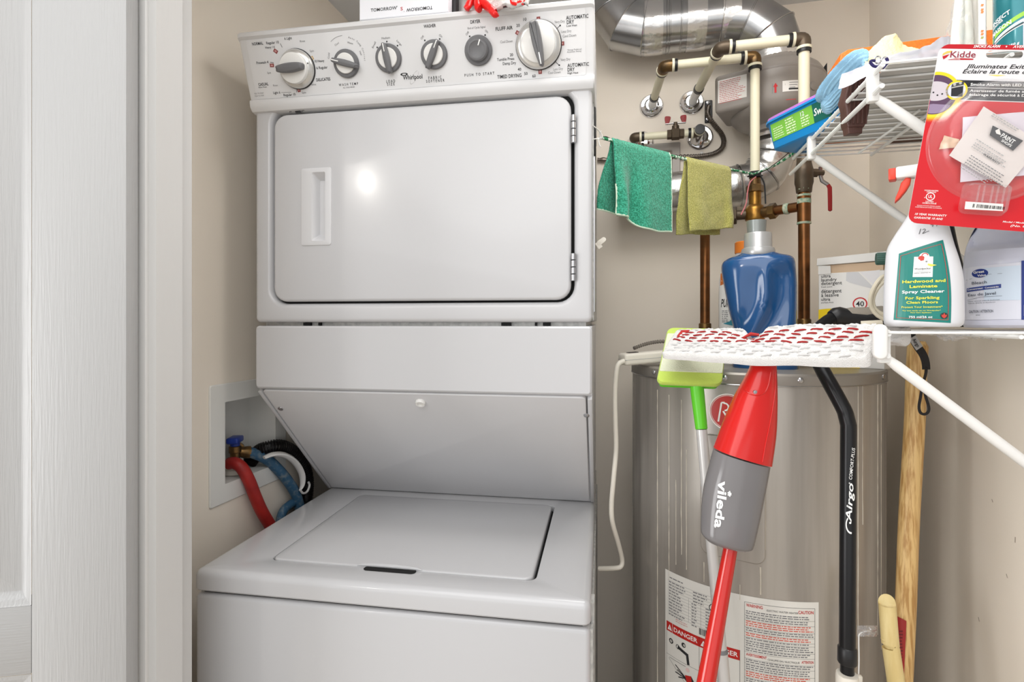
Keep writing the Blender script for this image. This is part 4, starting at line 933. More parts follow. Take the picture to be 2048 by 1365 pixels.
for k in range(2):
    x0 = .004+(xs-.008)/2*k; x1 = x0+(xs-.008)/2
    lb.poly([(x0+.003, -.1245), (x0+.0145, -.1245), (x0+.0088, -.1125)], M_inkw, 3, px=False); lb.text('!', x0+.0088, -.1200, .006, M_dang, px=False, bold=.03, layer=4)
    lb.rect(x0+.0155, -.128, x0+.0162, -.108, M_lab, 3); lb.text('DANGER', x0+.0175+(x1-x0-.019)/2, -.1180, .0088, M_inkw, w=(x1-x0-.0195)*.94, px=False, bold=.022, layer=3)
    for x in (x0, x1): lb.rect(x-.0003, -.40, x+.0003, -.108, M_ink, 2, ny=4)
    lb.rect(x0, -.1775, x1, -.177, M_ink, 2, nx=5)
    # tap, running water and a burnt hand
    def pg(pts, m, ly=3): lb.poly([(x0+(x1-x0)*u, y) for u, y in pts], m, ly, px=False)
    lb.ring(x0+(x1-x0)*.16, -.146, 0, .0055, M_ink, 3, 14, px=False); lb.ring(x0+(x1-x0)*.16, -.146, .0015, .003, M_lab, 4, 10, px=False)
    lb.ring(x0+(x1-x0)*.56, -.140, 0, .005, M_ink, 3, 14, px=False); lb.ring(x0+(x1-x0)*.58, -.140, .001, .0025, M_lab, 4, 10, px=False)
    lb.line(x0+(x1-x0)*.38, -.150, x0+(x1-x0)*.68, -.157, .0062, M_ink, 3, px=False, n=3); lb.line(x0+(x1-x0)*.66, -.154, x0+(x1-x0)*.70, -.176, .0058, M_ink, 3, px=False, n=2); lb.ring(x0+(x1-x0)*.38, -.150, .0034, .0046, M_ink, 4, 16, px=False)
    lb.ring(x0+(x1-x0)*.68, -.187, 0, .0045, mat('ink_pinkish', (226, 196, 192), .7), 3, 12, px=False)
    pg([(.95, -.232), (.95, -.214), (.78, -.196), (.62, -.200), (.58, -.208)], M_ink); pg([(.60, -.200), (.78, -.196), (.80, -.210), (.66, -.213)], M_dang, 4)
    for du, dy in ((.30, -.190), (.36, -.198), (.30, -.205), (.40, -.212)): lb.line(x0+(x1-x0)*du, dy, x0+(x1-x0)*.64, -.206, .0022, M_ink, 3, px=False, n=3)
    lb.line(x0+(x1-x0)*.10, -.182, x0+(x1-x0)*.62, -.182, .0006, M_ink, 3, px=False, n=3); lb.line(x0+(x1-x0)*.08, -.184, x0+(x1-x0)*.9, -.234, .0006, M_ink, 3, px=False, n=5)
    lb.greek(x0+.003, -.2400, x1-.003, 14, .0062, .0026, M_ink, 2, rr, .3)
# right half: framed warnings
rx0, rx1 = xs+.004, LW-.007; lb.rect(rx0, -.45, rx0+.0006, -.012, M_ink, 2, ny=4); lb.rect(rx1-.0006, -.45, rx1, -.012, M_ink, 2, ny=4); lb.rect(rx0, -.0124, rx1, -.0118, M_ink, 2, nx=12)
lb.text('WARNING', rx0+.003, -.0175, .0058, M_dang, w=.029, align=-1, px=False, bold=.03); lb.text('ELECTRIC WATER HEATER', (rx0+rx1)/2+.004, -.0215, .0034, M_ink, w=.055, px=False); lb.text('CAUTION', rx1-.003, -.0195, .0058, M_dang, w=.028, align=1, px=False, bold=.03)
M_redink = mat('ink_brick', (206, 92, 76), .7)
y = -.027; k = 0
seq = [(2, 0), (2, 0), (3, 1), (2, 0), (2, 1), (1, 0), (3, 0), (2, 0), (-1, 0), (2, 0), (3, 0), (3, 1), (2, 0), (2, 1), (2, 0), (3, 0), (2, 0), (2, 1), (3, 0), (2, 0), (3, 1), (2, 0), (3, 0), (2, 1), (3, 0), (2, 0), (2, 0), (3, 1)]
for n_, red in seq:
    if y < -.44: break
    if n_ < 0:
        lb.text('AVERTISSEMENT', rx0+.003, y-.0045, .0050, M_dang, w=.036, align=-1, px=False, bold=.03); lb.text('CHAUFFE EAU ELECTRIQUE', (rx0+rx1)/2+.006, y-.0070, .0034, M_ink, w=.056, px=False); lb.text('ATTENTION', rx1-.003, y-.0055, .0048, M_dang, w=.022, align=1, px=False, bold=.03); y -= .0125
    else:
        lb.greek(rx0+.0025, y-.0010, rx1-.0025, n_, .0039, .0019, M_redink if red else M_ink2, 2, rr, .12); y -= .0039*n_+.0018
    lb.rect(rx0, y+.0002, rx1, y+.0006, M_ink, 2, nx=10)
lb.build('warning_label', hw, label='white warning sheet wrapped on the tank')

def film(name, col=(235, 235, 238), fac=0.12, rough=0.08, spread=0.25):
    """thin clear plastic: mostly see-through, with a glossy sheen that grows at grazing angles"""
    if name in MATS: return MATS[name]
    m = bpy.data.materials.new(name); m.use_nodes = True; nt = m.node_tree; nt.nodes.clear()
    o = nt.nodes.new('ShaderNodeOutputMaterial'); mx_ = nt.nodes.new('ShaderNodeMixShader'); t = nt.nodes.new('ShaderNodeBsdfTransparent')
    g = nt.nodes.new('ShaderNodeBsdfGlossy'); d = nt.nodes.new('ShaderNodeBsdfDiffuse'); m2 = nt.nodes.new('ShaderNodeMixShader'); lw_ = nt.nodes.new('ShaderNodeLayerWeight'); mr = nt.nodes.new('ShaderNodeMapRange')
    g.inputs['Roughness'].default_value = rough; d.inputs[0].default_value = rgb(*col); t.inputs[0].default_value = (1, 1, 1, 1)
    lw_.inputs[0].default_value = 0.35; mr.inputs['To Min'].default_value = fac; mr.inputs['To Max'].default_value = min(1, fac+spread*2)
    m2.inputs[0].default_value = 0.45
    nt.links.new(g.outputs[0], m2.inputs[1]); nt.links.new(d.outputs[0], m2.inputs[2]); nt.links.new(lw_.outputs['Facing'], mr.inputs['Value']); nt.links.new(mr.outputs[0], mx_.inputs[0])
    nt.links.new(t.outputs[0], mx_.inputs[1]); nt.links.new(m2.outputs[0], mx_.inputs[2]); nt.links.new(mx_.outputs[0], o.inputs[0])
    MATS[name] = m; return m
def inst(name, me, parent, Mw):
    o = _link(name, me); o.parent = parent; fi = FINV[parent.name]; o.matrix_basis = fi @ Mw; FINV[o.name] = fi; return o
def sm(x, a, b):
    t = min(max((x-a)/(b-a), 0), 1); return t*t*(3-2*t)
def wood(name, c1, c2):
    return mat(name, c1, 0.4, var=(14, c2, (16, 16, 0.9), 0.42, 0.62), bump=(20, 0.1, (20, 20, 1)))

# ================================================================== FLOOR MOPS
M_lime = mat('lime_fabric', (190, 214, 92), .8, bump=(500, .5), sheen=.2); M_padc = mat('cream_mesh_pad', (222, 226, 200), .85, bump=(420, .9), sheen=.2); M_grn = mat('green_plastic', (96, 200, 40), .35); M_pole = mat('pale_metal_pole', (208, 206, 204), .3, metal=.25)
FL, FR_, TL, TR = AD(1314, 764, 1.00), AD(1443, 769, .985), AD(1340, 659, 1.10), AD(1450, 656, 1.09)
exg = (FR_-FL).normalized(); eyg = ((TL+TR)/2-(FL+FR_)/2).normalized(); pG = Plane((FL+FR_)/2, exg, eyg); wG = (FR_-FL).length; hG = ((TL+TR)/2-(FL+FR_)/2).length
gm = thing('floor_mop', 'green flat mop stored upside down with cream pad and pale pole', 'mop', M=Matrix.Translation((pG.o.x, pG.o.y, 0)))
def gpoly(d0, k): return offset([(x, y) for x, y in rrect(wG, hG, .012, 4, 0, hG/2)], d0)
mb = MB(); mb.prism(gpoly(.004, 0), -.020, -.010, M=pG.mat(), bev=.002, both=True); mb.build('mop_plate', M_grn, gm)
R = [[V((x, y, h)) for x, y in gpoly(d, 0)] for d, h in ((.004, -.012), (0, -.009), (-.0015, -.004), (0, .0005), (.004, .002))]
mb = MB(); mb.loft(R, M=pG.mat()); pad = mb.build('mop_cover', M_lime, gm)
mb = MB(); mb.prism(rrect(wG*.99, hG*.70, .003, 3, 0, hG*.52), .0015, .0032, M=pG.mat(), bev=.0008); mb.build('scrub_pad', M_padc, pad)
na, nb = AD(1393, 768, 1.008), AD(1403, 859, .99); mb = MB(); mb.tube([na, na+(nb-na)*.3, nb], [.0125, .0122, .0108], 18); mb.build('mop_neck', M_grn, gm)
g1 = AD(1448, 1365, .955); dg = (g1-nb).normalized(); gend = nb+dg*((nb.z-.012)/-dg.z); jn = nb+dg*((nb.z-AD(1441, 1303, .958).z)/-dg.z)
mb = MB(); mb.tube([nb, jn], .0098, 18); mb.build('pole', M_pole, gm); mb = MB(); mb.tube([jn, gend], .0108, 18); mb.build('pole_lower', M_pole, gm)
mb = MB(); mb.tube([jn-dg*.004, jn, jn+dg*.003], [.0100, .0113, .0113], 18); mb.build('joint_ring', M_ink2, gm)

rm = thing('spray_mop', 'red spray mop stored upside down, grey bottle and white tufted pad on top', 'mop', M=Matrix.Translation((AD(1470, 900, .9).x, AD(1470, 900, .9).y, 0)))
RR = [((1504, 722), (1549, 724), 0.893, .018), ((1502, 735), (1550, 738), 0.888, .019), ((1490, 760), (1550.5, 768), 0.888, .023), ((1472, 793), (1550, 812), 0.883, .028), ((1450, 846), (1547, 868), 0.878, .033), ((1431, 898), (1538, 929), 0.873, .036)]
GG = [((1430, 901), (1535, 931), 0.873, .0345), ((1420, 940), (1529, 964), 0.870, .035), ((1411, 977), (1522, 1000), 0.868, .035), ((1406, 1020), (1514, 1040), 0.863, .034), ((1404.5, 1062), (1504, 1084), 0.858, .032), ((1406, 1072), (1500, 1094), 0.858, .030), ((1413, 1080), (1493, 1098), 0.858, .024)]
def mring(l, r, d, b, e=2.5, n=40, k=1.0):
    A, B = AD(*l, d), AD(*r, d); c = (A+B)/2; x = (B-A)/2*k; out = []
    for i in range(n):
        t = 2*pi*i/n; cx, sy = cos(t), sin(t)
        out.append(c+x*(abs(cx)**(2/e)*(1 if cx > 0 else -1))+FW*(b*k*abs(sy)**(2/e)*(1 if sy > 0 else -1)))
    return out
def interp(L, k=4):
    flat = [(a[0][0], a[0][1], a[1][0], a[1][1], a[2], a[3]) for a in L]
    return [((q[0], q[1]), (q[2], q[3]), q[4], q[5]) for q in catmull(flat, k)]
RRi, GGi = interp(RR), interp(GG)
mb = MB(); mb.loft([mring(*q) for q in RRi]); red = mb.build('mop_body', M_redp, rm)
M_smoke = mat('smoky_plastic', (134, 131, 132), .18, coat=.4, trans=.25, ior=1.3)
mb = MB(); mb.loft([mring(*q) for q in GGi]); tank = mb.build('spray_bottle_tank', M_smoke, rm)
def surf(L, px, py, lift=0.0):
    best = None
    s0 = 0.0; lo, hi = 0.0, len(L)-1.001
    def row(s):
        i = int(s); f = s-i; a, b = L[i], L[min(i+1, len(L)-1)]
        g = lambda p, q: p+(q-p)*f
        return (g(a[0][0], b[0][0]), g(a[0][1], b[0][1]), g(a[1][0], b[1][0]), g(a[1][1], b[1][1]), g(a[2], b[2]), g(a[3], b[3]))
    for _ in range(26):
        m = (lo+hi)/2; q = row(m); u = (px-q[0])/(q[2]-q[0]); y = q[1]+(q[3]-q[1])*u
        if y < py: lo = m
        else: hi = m
    q = row((lo+hi)/2); u = min(max((px-q[0])/(q[2]-q[0])*2-1, -.98), .98)
    A, B = AD(q[0], q[1], q[4]), AD(q[2], q[3], q[4]); dep = q[5]*(1-abs(u)**2.5)**(1/2.5)
    return (A+B)/2+(B-A)/2*u-FW*(dep+lift)
# seam, crease and screw on the red shell
mb = MB(); mb.tube([surf(RRi, *q) for q in catmull([(1541, 740), (1538, 775), (1525, 830), (1512, 880), (1505, 914)], 5)], .0012, 6); mb.build('shell_crease', M_redp, red)
mb = MB(); mb.tube([surf(RRi, *q) for q in catmull([(1481, 778), (1488, 785), (1503, 787), (1516, 780), (1524, 765), (1530, 742)], 5)], .0010, 6); mb.build('shell_crease', M_redp, red)
q = surf(RRi, 1497, 781); MS = Matrix.Translation(q) @ (-FW).to_track_quat('Z', 'Y').to_matrix().to_4x4(); mb = MB(); mb.lathe([(.0032, -.001), (.0030, .0012), (.0005, .0014)], 12, M=MS); mb.build('screw', M_steel, red)
vp = PR(lambda a, b, h: surf(GGi, a, -b, h+.0004), None, 1.0)
vp.text('vileda', 1428, -998, 13.5, M_inkw, w=92, rot=-pi/2-.10, px=False, bold=.045)
vp.poly([(1443, -969), (1446, -978), (1438, -974)], M_inkw, 3, px=False); vp.poly([(1443, -981), (1446, -973), (1438, -977)], M_inkw, 3, px=False)
vp.build('tank_lettering', tank)
mb = MB(); 
for k in range(5):
    a_, b_ = AD(1487+k*3.2, 1099, .846), AD(1494+k*2.2, 1062+k*2, .838); mb = MB(); mb.tube([a_, b_], .0014, 6); mb.build('tank_rib', M_black, tank)
p0, p1 = AD(1462, 1092, .858), AD(1412.5, 1365, .82); dp = (p1-p0).normalized(); pe = p0+dp*((p0.z-.012)/-dp.z)
mb = MB(); mb.tube([p0-dp*.03, p0, p1, p1+dp*.05, pe], [.0106, .0106, .0136, .0138, .0138], 20); mb.build('pole', M_redpole, rm)
mb = MB(); mb.tube([pe-dp*.12, pe-dp*.11, pe-dp*.004, pe], [.0140, .0158, .0158, .010], 20); mb.build('pole_grip', M_black, rm)
# tufted pad, tilted towards the room
pFL, pFR, pBL, pBR = AD(1322, 711, .955), AD(1741, 728, .752), AD(1352, 664, 1.045), AD(1757, 650, .757)
pn = (pFR-pFL).cross(pBL-pFL).normalized()
def padpt(u, v, h=0.0):
    dip = math.exp(-((u-.475)/.045)**2); vv = v*(1-.20*dip*sm(v, .3, 1)); q = pFL*(1-u)*(1-vv)+pFR*u*(1-vv)+pBL*(1-u)*vv+pBR*u*vv
    sag = -.004*sin(pi*u)*(1-v)-.010*dip*sm(v, .45, 1)+.003*noise.noise(V((u*5, v*3, 2)))
    return q+UP*sag+pn*h
mb = MB(); NU, NV = 150, 52
def lim(t, k): # rounded outline
    return t
def pf_(u, v):
    r_ = .045; cu, cv = u-.5, v-.5; 
    e = max(abs(cu)-(.5-r_*.6), 0)/(r_*.6), max(abs(cv)-(.5-.10), 0)/.10
    if e[0] > 0 and e[1] > 0:
        L = sqrt(e[0]**2+e[1]**2)
        if L > 1: cu = math.copysign((.5-r_*.6)+r_*.6*e[0]/L, cu); cv = math.copysign(.40+.10*e[1]/L, cv)
    return cu+.5, cv+.5
def top(u, v):
    a, b = pf_(u, v); ed = min(a, 1-a, (b)*.42, (1-b)*.42)/.02; h = .006*(1-(1-min(ed, 1))**2)
    q = padpt(a, b, h); return q+pn*(.0022*noise.noise(q*170)+.0016*noise.noise(q*420))
def bot(u, v): a, b = pf_(u, v); return padpt(a, b, -.006)
mb.grid(top, NU, NV); n0 = len(mb.v); mb.grid(bot, NU, NV)
row = NU+1
loop = [i for i in range(row)]+[j*row+NU for j in range(1, NV+1)]+[NV*row+i for i in range(NU-1, -1, -1)]+[j*row for j in range(NV-1, 0, -1)]
for k in range(len(loop)): a, b = loop[k], loop[(k+1) % len(loop)]; mb.f.append([a, b, n0+b, n0+a]); mb.mi.append(0)
M_terry = mat('white_terry', (222, 220, 218), .95, bump=(700, 1.0), sheen=.3); M_tr = mat('red_yarn', (158, 36, 36), .9, bump=(900, .6)); M_tg = mat('grey_yarn', (204, 203, 202), .9, bump=(900, .6))
mpad = mb.build('mop_pad', M_terry, rm, smooth=80)
def tuft(name, m):
    b_ = MB(); b_.tube([(-.0085, 0, -.0012), (-.006, .0009, .0), (0, 0, .0004), (.006, -.0008, .0), (.0085, 0, -.0012)], [.0008, .0015, .0016, .0015, .0008], 7)
    me = bpy.data.meshes.new(name); me.from_pydata([tuple(p) for p in b_.v], [], b_.f); me.materials.append(m); me.polygons.foreach_set('use_smooth', [True]*len(me.polygons)); return me
me_r, me_g = tuft('red_tuft', M_tr), tuft('grey_tuft', M_tg)
rr = random.Random(4)
def put(me, nm, u, v):
    q = padpt(u, v, .0066); x = (padpt(u+.01, v, .0066)-q).normalized(); x = (x+(padpt(u, v+.02, .0066)-q).normalized()*rr.uniform(-.12, .25)).normalized(); y = pn.cross(x).normalized(); M = Matrix.Identity(4); z_ = x.cross(y); s_ = rr.uniform(.9, 1.15)
    for i in range(3): M[i][0] = x[i]*s_; M[i][1] = y[i]; M[i][2] = z_[i]; M[i][3] = q[i]
    inst(nm, me, mpad, M)
for k, v in enumerate((.50, .60, .70, .80)):
    for i in range(13):
        u = .055+.073*i+.018*(k % 4)
        if u < .97 and not (.40 < u < .47 and k > 1): put(me_r, 'red_tuft', u, v+rr.uniform(-.012, .012))
for k, v in enumerate((.10, .21, .32, .41, .91)):
    for i in range(11):
        u = .05+.085*i+.04*(k % 2)
        if u < .96: put(me_g, 'grey_tuft', u, v+rr.uniform(-.015, .015))
mb = MB()
qa, qb = padpt(.425, .62, .007), padpt(.50, .93, .008); mb.tube([qa, qa*.5+qb*.5+UP*.004, qb], [.003, .006, .0045], 8, flat=.5); mb.build('red_strap', mat('red_webbing', (176, 44, 40), .8, bump=(600, .5)), mpad)
mb = MB(); mb.tube([padpt(.042, .60, .004), padpt(.058, .86, .0065), padpt(.10, .88, .006)], [.003, .004, .003], 8, flat=.5); mb.build('red_strap', MATS['red_webbing'], mpad)

# ================================================================== CANE, TOOL HANDLES, STRAP
cn = thing('walking_cane', 'black offset walking cane with white lettering, leaning in front of the water heater', 'cane', M=Matrix.Translation((AD(1696, 1365, .87).x, AD(1696, 1365, .87).y, 0)))
M_cane = mat('black_anodized', (30, 30, 32), .3, metal=.4)
sh0, sh1 = AD(1694.5, 1306, .872), AD(1697, 852, .898)
up_ = [sh0, sh1, AD(1693, 836, .902), AD(1687, 818, .908), AD(1661, 770, .926), AD(1642, 735, .945), AD(1632, 710, .965), AD(1628, 688, .985), AD(1634, 664, 1.0), AD(1650, 647, 1.01), AD(1668, 636, 1.015)]
C = [sh0]+[V(q) for q in catmull([tuple(q) for q in up_[1:]], 5)]
mb = MB(); mb.tube(C, .0121, 20); tube_ = mb.build('cane_shaft', M_cane, cn)
g = [AD(1664, 637, 1.015), AD(1672, 634, 1.015), AD(1680, 632, 1.013), AD(1700, 636, 1.008), AD(1730, 638, 1.0), AD(1765, 635, .99), AD(1790, 633, .985), AD(1800, 633, .983)]
mb = MB(); mb.tube(g, [.014, .0175, .0165, .0155, .0165, .017, .016, .008], 18); gr = mb.build('cane_grip', M_black, cn)
mb = MB(); C2 = [g[2]+UP*.004, g[3]+UP*.006, g[4]+UP*.0065, g[5]+UP*.006, g[6]+UP*.005]; mb.tube(C2, [.008, .0135, .0150, .0150, .008], 16); mb.build('dusty_grip_top', mat('dusty_grey_foam', (150, 143, 132), .95, bump=(700, .7)), gr)
dsh = (sh1-sh0).normalized()
q = AD(1694.5, 1312, .872); mb = MB(); mb.tube([q+dsh*.014, q+dsh*.012, q-dsh*.010, q-dsh*.013], [.0125, .0140, .0142, .0125], 20); mb.build('collar', M_black, cn)
q2 = V((q.x, q.y, .02)); mb = MB(); mb.tube([q-dsh*.01, q2], .0102, 18); mb.build('lower_tube', M_cane, cn); mb = MB(); mb.lathe([(.019, 0), (.020, .012), (.0145, .03), (.011, .045)], 20, M=Matrix.Translation((q2.x, q2.y, 0))); mb.build('rubber_tip', M_rubber, cn)
q3 = AD(1694, 1356, .868); mb = MB(); mb.tube([q3+UP*.006, q3, q3-UP*.05], [.0155, .0165, .0165], 14); fuzz(mb, .0012, 150, 4); mb.build('plastic_sleeve', M_cream, cn)
def cpx(a, b, h):   # a = column px, b = -row px; front of the shaft
    t = (1306+b)/(1306-852.0); c = sh0+(sh1-sh0)*t; return ray_cyl(a, -b, c.x, c.y, .0121+h)
cp_ = PR(cpx, None, 1.0, lift=.0002)
cp_.text('Airgo', 1699, -1006, 11.5, M_inkw, w=78, rot=pi/2-.06, px=False, bold=.03, shear=.25); cp_.text('COMFORT-PLUS', 1704, -928, 6.2, M_inkw, w=64, rot=pi/2-.10, px=False, bold=.012, shear=.2)
cp_.ring(1703, -1050, 9.5, 11.8, M_inkw, 3, 18, 2.3, 4.75, px=False, ky=1.6); cp_.ring(1700.5, -1046.5, 0, 2.3, M_inkw, 3, 12, px=False); cp_.ring(1699, -967, .6, 1.4, M_inkw, 3, 12, px=False)
cp_.build('shaft_lettering', tube_)

M_ash = wood('ash_wood', (214, 180, 122), (176, 134, 78)); M_pale = mat('pale_wood', (226, 206, 150), .45, var=(9, (214, 190, 128), (8, 8, 1)))
def handle(name, label, pts, rad, m, flat=1.0):
    base = pts[-1]; t = thing(name, label, 'tool handle', M=Matrix.Translation((base.x, base.y, 0))); mb = MB(); mb.tube([V(p) for p in catmull([tuple(p) for p in pts], 5)], rad, 22, flat=flat); return t, mb.build('shaft', m, t)
pts = [AD(1836, 683, 1.045), AD(1832, 760, 1.043), AD(1829, 850, 1.04), AD(1818, 1040, 1.03), AD(1812, 1200, 1.02), AD(1804, 1365, 1.01)]; dd = (pts[-1]-pts[-2]).normalized(); pts.append(pts[-1]+dd*((pts[-1].z-.0)/-dd.z))
th, hb = handle('axe_handle', 'long grained ash tool handle with red sticker standing in the corner by the wall', pts, lambda t: .0172 if t > .015 else .0120, M_ash)
# red sticker on its lower front
def hax(a, b, h):
    t = (-b-1200)/165.0; p = AD(1812, 1200, 1.02); q = AD(1804, 1365, 1.01); c = p+(q-p)*t; return ray_cyl(a, -b, c.x, c.y, .0173+h)
hp = PR(hax, None, 1.0, lift=.0003); hp.quad([(1794, -1400), (1806, -1400), (1813, -1243), (1790, -1231)], mat('sticker_red', (150, 36, 34), .5), 2, 8, 6, px=False)
hp.greek(1798, -1262, 1806, 14, 6.5, 3.2, mat('sticker_dark_red', (104, 24, 24), .6), 4, random.Random(8), .3)
hp.build('red_sticker', hb)
pts = [AD(1773.5, 1206, .960), AD(1775, 1216, .960), AD(1781, 1290, .950), AD(1792, 1365, .94)]; dd = (pts[-1]-pts[-2]).normalized(); pts.append(pts[-1]+dd*((pts[-1].z-.0)/-dd.z))
handle('short_tool_handle', 'short pale round-ended wooden handle beside the red-stickered handle', pts, lambda t: .0135 if t > .06 else (.006 if t < .01 else .0118+.0017*min(1, t/.06)), M_pale)

ws = thing('wrist_strap', 'black fabric wrist strap with grey tag dangling under the lower wire shelf', 'strap', M=Matrix.Translation(AD(1826, 672, .93)))
def band(mb, pts, wd, th_=.0012, side=None):
    P_ = [V(p) for p in pts]; R = []
    for i, p in enumerate(P_):
        t = (P_[min(i+1, len(P_)-1)]-P_[max(i-1, 0)]).normalized(); s_ = (side if side is not None else FW.cross(t)); s_ = (s_-t*s_.dot(t)).normalized(); n_ = t.cross(s_).normalized(); a = wd/2; b_ = th_/2
        R.append([p+s_*a+n_*b_, p-s_*a+n_*b_, p-s_*a-n_*b_, p+s_*a-n_*b_])
    mb.loft(R); return mb
M_web = mat('black_webbing', (32, 29, 30), .8, bump=(900, .6))
C = [AD(*q, .93) for q in catmull([(1821, 664), (1825, 676), (1836, 695), (1845, 708), (1851, 724), (1852, 745), (1846, 768), (1841, 795), (1838, 814), (1841, 826), (1850, 829), (1857, 823), (1857, 812), (1851, 792), (1846, 766)], 4)]
n_ = len(C); mb = MB(); band(mb, C[:20], .0135); band(mb, C[18:], .0045); mb.build('strap_band', M_web, ws)
C3 = [AD(*q, .9285) for q in ((1824.5, 675), (1830, 684), (1839, 697))]; mb = MB(); band(mb, C3, .0130, .0012); st = mb.build('grey_tag', mat('tag_grey', (160, 158, 156), .6), ws)
pTg = Plane(AD(1832, 686, .9275), (AD(1839, 697, .9275)-AD(1824.5, 675, .9275)), UP*.62+RT*.78)
pt_ = PR(lambda a, b, h: pTg.pt(a, b, h), None, 1.0); pt_.text('Airgo', 0, 0, .0062, M_ink, w=.016, px=False, bold=.02); pt_.build('tag_lettering', st)

hk = thing('wire_hook', 'thin white wire hook with clear tape scrap on the tank beside the cane', 'hook', M=Matrix.Translation(AD(1718, 1300, .99)))
mb = MB(); mb.tube([AD(*q, .99) for q in catmull([(1740, 1263), (1728, 1264), (1719, 1269), (1717.5, 1280), (1718, 1320), (1717, 1362), (1717, 1400)], 5)], .0012, 8); mb.build('wire', M_wire, hk)
mb = MB(); mb.grid(lambda u, v: AD(1714+40*u, 1252+22*v, .995-.012*sin(3*u)+.006*noise.noise(V((u*6, v*6, 1)))), 14, 8); mb.build('tape_scrap', film('clear_tape', fac=.35), hk)
mb = MB(); mb.rbox(-.006, -.004, -.008, .006, .004, .008, .002, 2, M=Matrix.Translation(AD(1717, 1360, .985))); mb.build('clip', M_cream, hk)

# ================================================================== THINGS ON THE HEATER
ps = thing('power_strip', 'white power bar with dangling cord on the left end of the water heater top', 'power strip', M=Matrix.Translation(AD(1290, 720, 1.19)))
pa, pb = AD(1243, 715, 1.20), AD(1362, 700, 1.235); xs_ = (pb-pa).normalized(); xs_.z = 0.06; xs_.normalize(); pPS = Matrix.Identity(4); yy = UP.cross(xs_).normalized(); zz = xs_.cross(yy)
for i in range(3): pPS[i][0] = xs_[i]; pPS[i][1] = yy[i]; pPS[i][2] = zz[i]; pPS[i][3] = pa[i]
mb = MB(); mb.rbox(0, -.020, -.018, .175, .020, .008, .006, 4, M=pPS); body = mb.build('strip_body', M_cream, ps)
mb = MB(); mb.rbox(-.0002, -.0205, -.0062, .1752, .0205, -.0052, .0005, 1, M=pPS); mb.build('body_seam', M_ink3, body)
mb = MB(); mb.rbox(.016, -.006, .0075, .040, .010, .0095, .001, 1, M=pPS); mb.build('switch', mat('dark_switch', (52, 44, 42), .4), body)
C = catmull([tuple(AD(*q)) for q in ((1250, 722, 1.19), (1238, 728, 1.185), (1233, 745, 1.185), (1230, 790, 1.19), (1231, 850, 1.195), (1232, 900, 1.20), (1227, 960, 1.20), (1223, 1010, 1.205), (1225, 1045, 1.21), (1236, 1085, 1.23), (1244, 1118, 1.25), (1242, 1133, 1.25), (1230, 1137, 1.25), (1198, 1138, 1.27))], 7)
nC = len(C); mb = MB(); mb.tube(C, .0055, 10); mb.build('power_cord', M_cream, ps)
mb = MB(); C = catmull([tuple(AD(*q)) for q in ((1268, 697, 1.225), (1290, 689, 1.235), (1315, 684, 1.25), (1345, 683, 1.27))], 24); mb.tube(C, [.0036+.0009*(1 if i % 4 < 2 else -1) for i in range(len(C))], 8); mb.build('braided_lead', mat('braided_grey', (120, 112, 104), .7), ps)

# blue detergent jug
Mj, sx, sz = bframe(1518, 1.165)
jg = thing('detergent_jug', 'blue liquid detergent jug with silver cap behind the mop pad', 'jug', M=Matrix.Translation((Mj[0][3], Mj[1][3], HT)))
zj = lambda py: (HZ-py)*sz
rows = [(739, 1468, 1592, .040), (734, 1464, 1595, .043), (700, 1464, 1594, .044), (665, 1467, 1593, .044), (620, 1456, 1592, .044), (570, 1446, 1592, .044), (540, 1441, 1590, .043), (525, 1443, 1588, .041), (516, 1454, 1582, .037), (511, 1470, 1565, .030), (506, 1482, 1550, .026), (500, 1483, 1549, .025)]
R = []
for q in catmull([tuple(r) for r in rows], 8):
    py, xl, xr, b_ = q; a = (xr-xl)/2*sx; c = ((xl+xr)/2-1518)*sx; z = (HZ-py)*sz; ring = sring(144, a, b_, 2.7 if py > 520 else 2.3, c, 0, z)
    for p in ring:   # hollow beside the grip on the front and right
        if p.y < 0 and 505 < py < 735:
            gx = (1532-52*sm(py, 585, 740)-1518)*sx
            w_ = math.exp(-((p.x-gx-.030)/.024)**2)*sm(py, 520, 560)*(1-sm(py, 640, 735)); p.y += .014*w_
            w2_ = math.exp(-((p.x-gx)/.010)**2)*sm(py, 525, 560)*(1-sm(py, 690, 735)); p.y -= .006*w2_
            w3_ = math.exp(-((p.x-gx+.024)/.020)**2)*sm(py, 530, 580)*(1-sm(py, 640, 720)); p.y += .006*w3_
    R.append(ring)
M_blue = mat('blue_jug_plastic', (26, 74, 124), .16, coat=.5)
mb = MB(); mb.loft(R, M=Mj); jb = mb.build('jug_body', M_blue, jg)
M_silv = mat('silver_cap_plastic', (188, 188, 188), .3, metal=.5)
mb = MB(); k = sx; mb.lathe([(33*k, zj(512)), (34.5*k, zj(510)), (34.5*k, zj(503)), (33*k, zj(498)), (29*k, zj(496)), (28.5*k, zj(494)), (28*k, zj(470)), (26.5*k, zj(467)), (22*k, zj(466))], 48, M=Mj @ Matrix.Translation(((1516-1518)*sx, 0, 0))); mb.build('silver_cap', M_silv, jg)
mb = MB(); mb.lathe([(18.5*k, zj(467)), (20.5*k, zj(442)), (19.5*k, zj(441.5)), (17*k, zj(450))], 40, M=Mj @ Matrix.Translation(((1513-1518)*sx, 0, 0))); mb.build('measuring_cup', mat('cup_grey', (142, 146, 144), .3, metal=.35), jg)
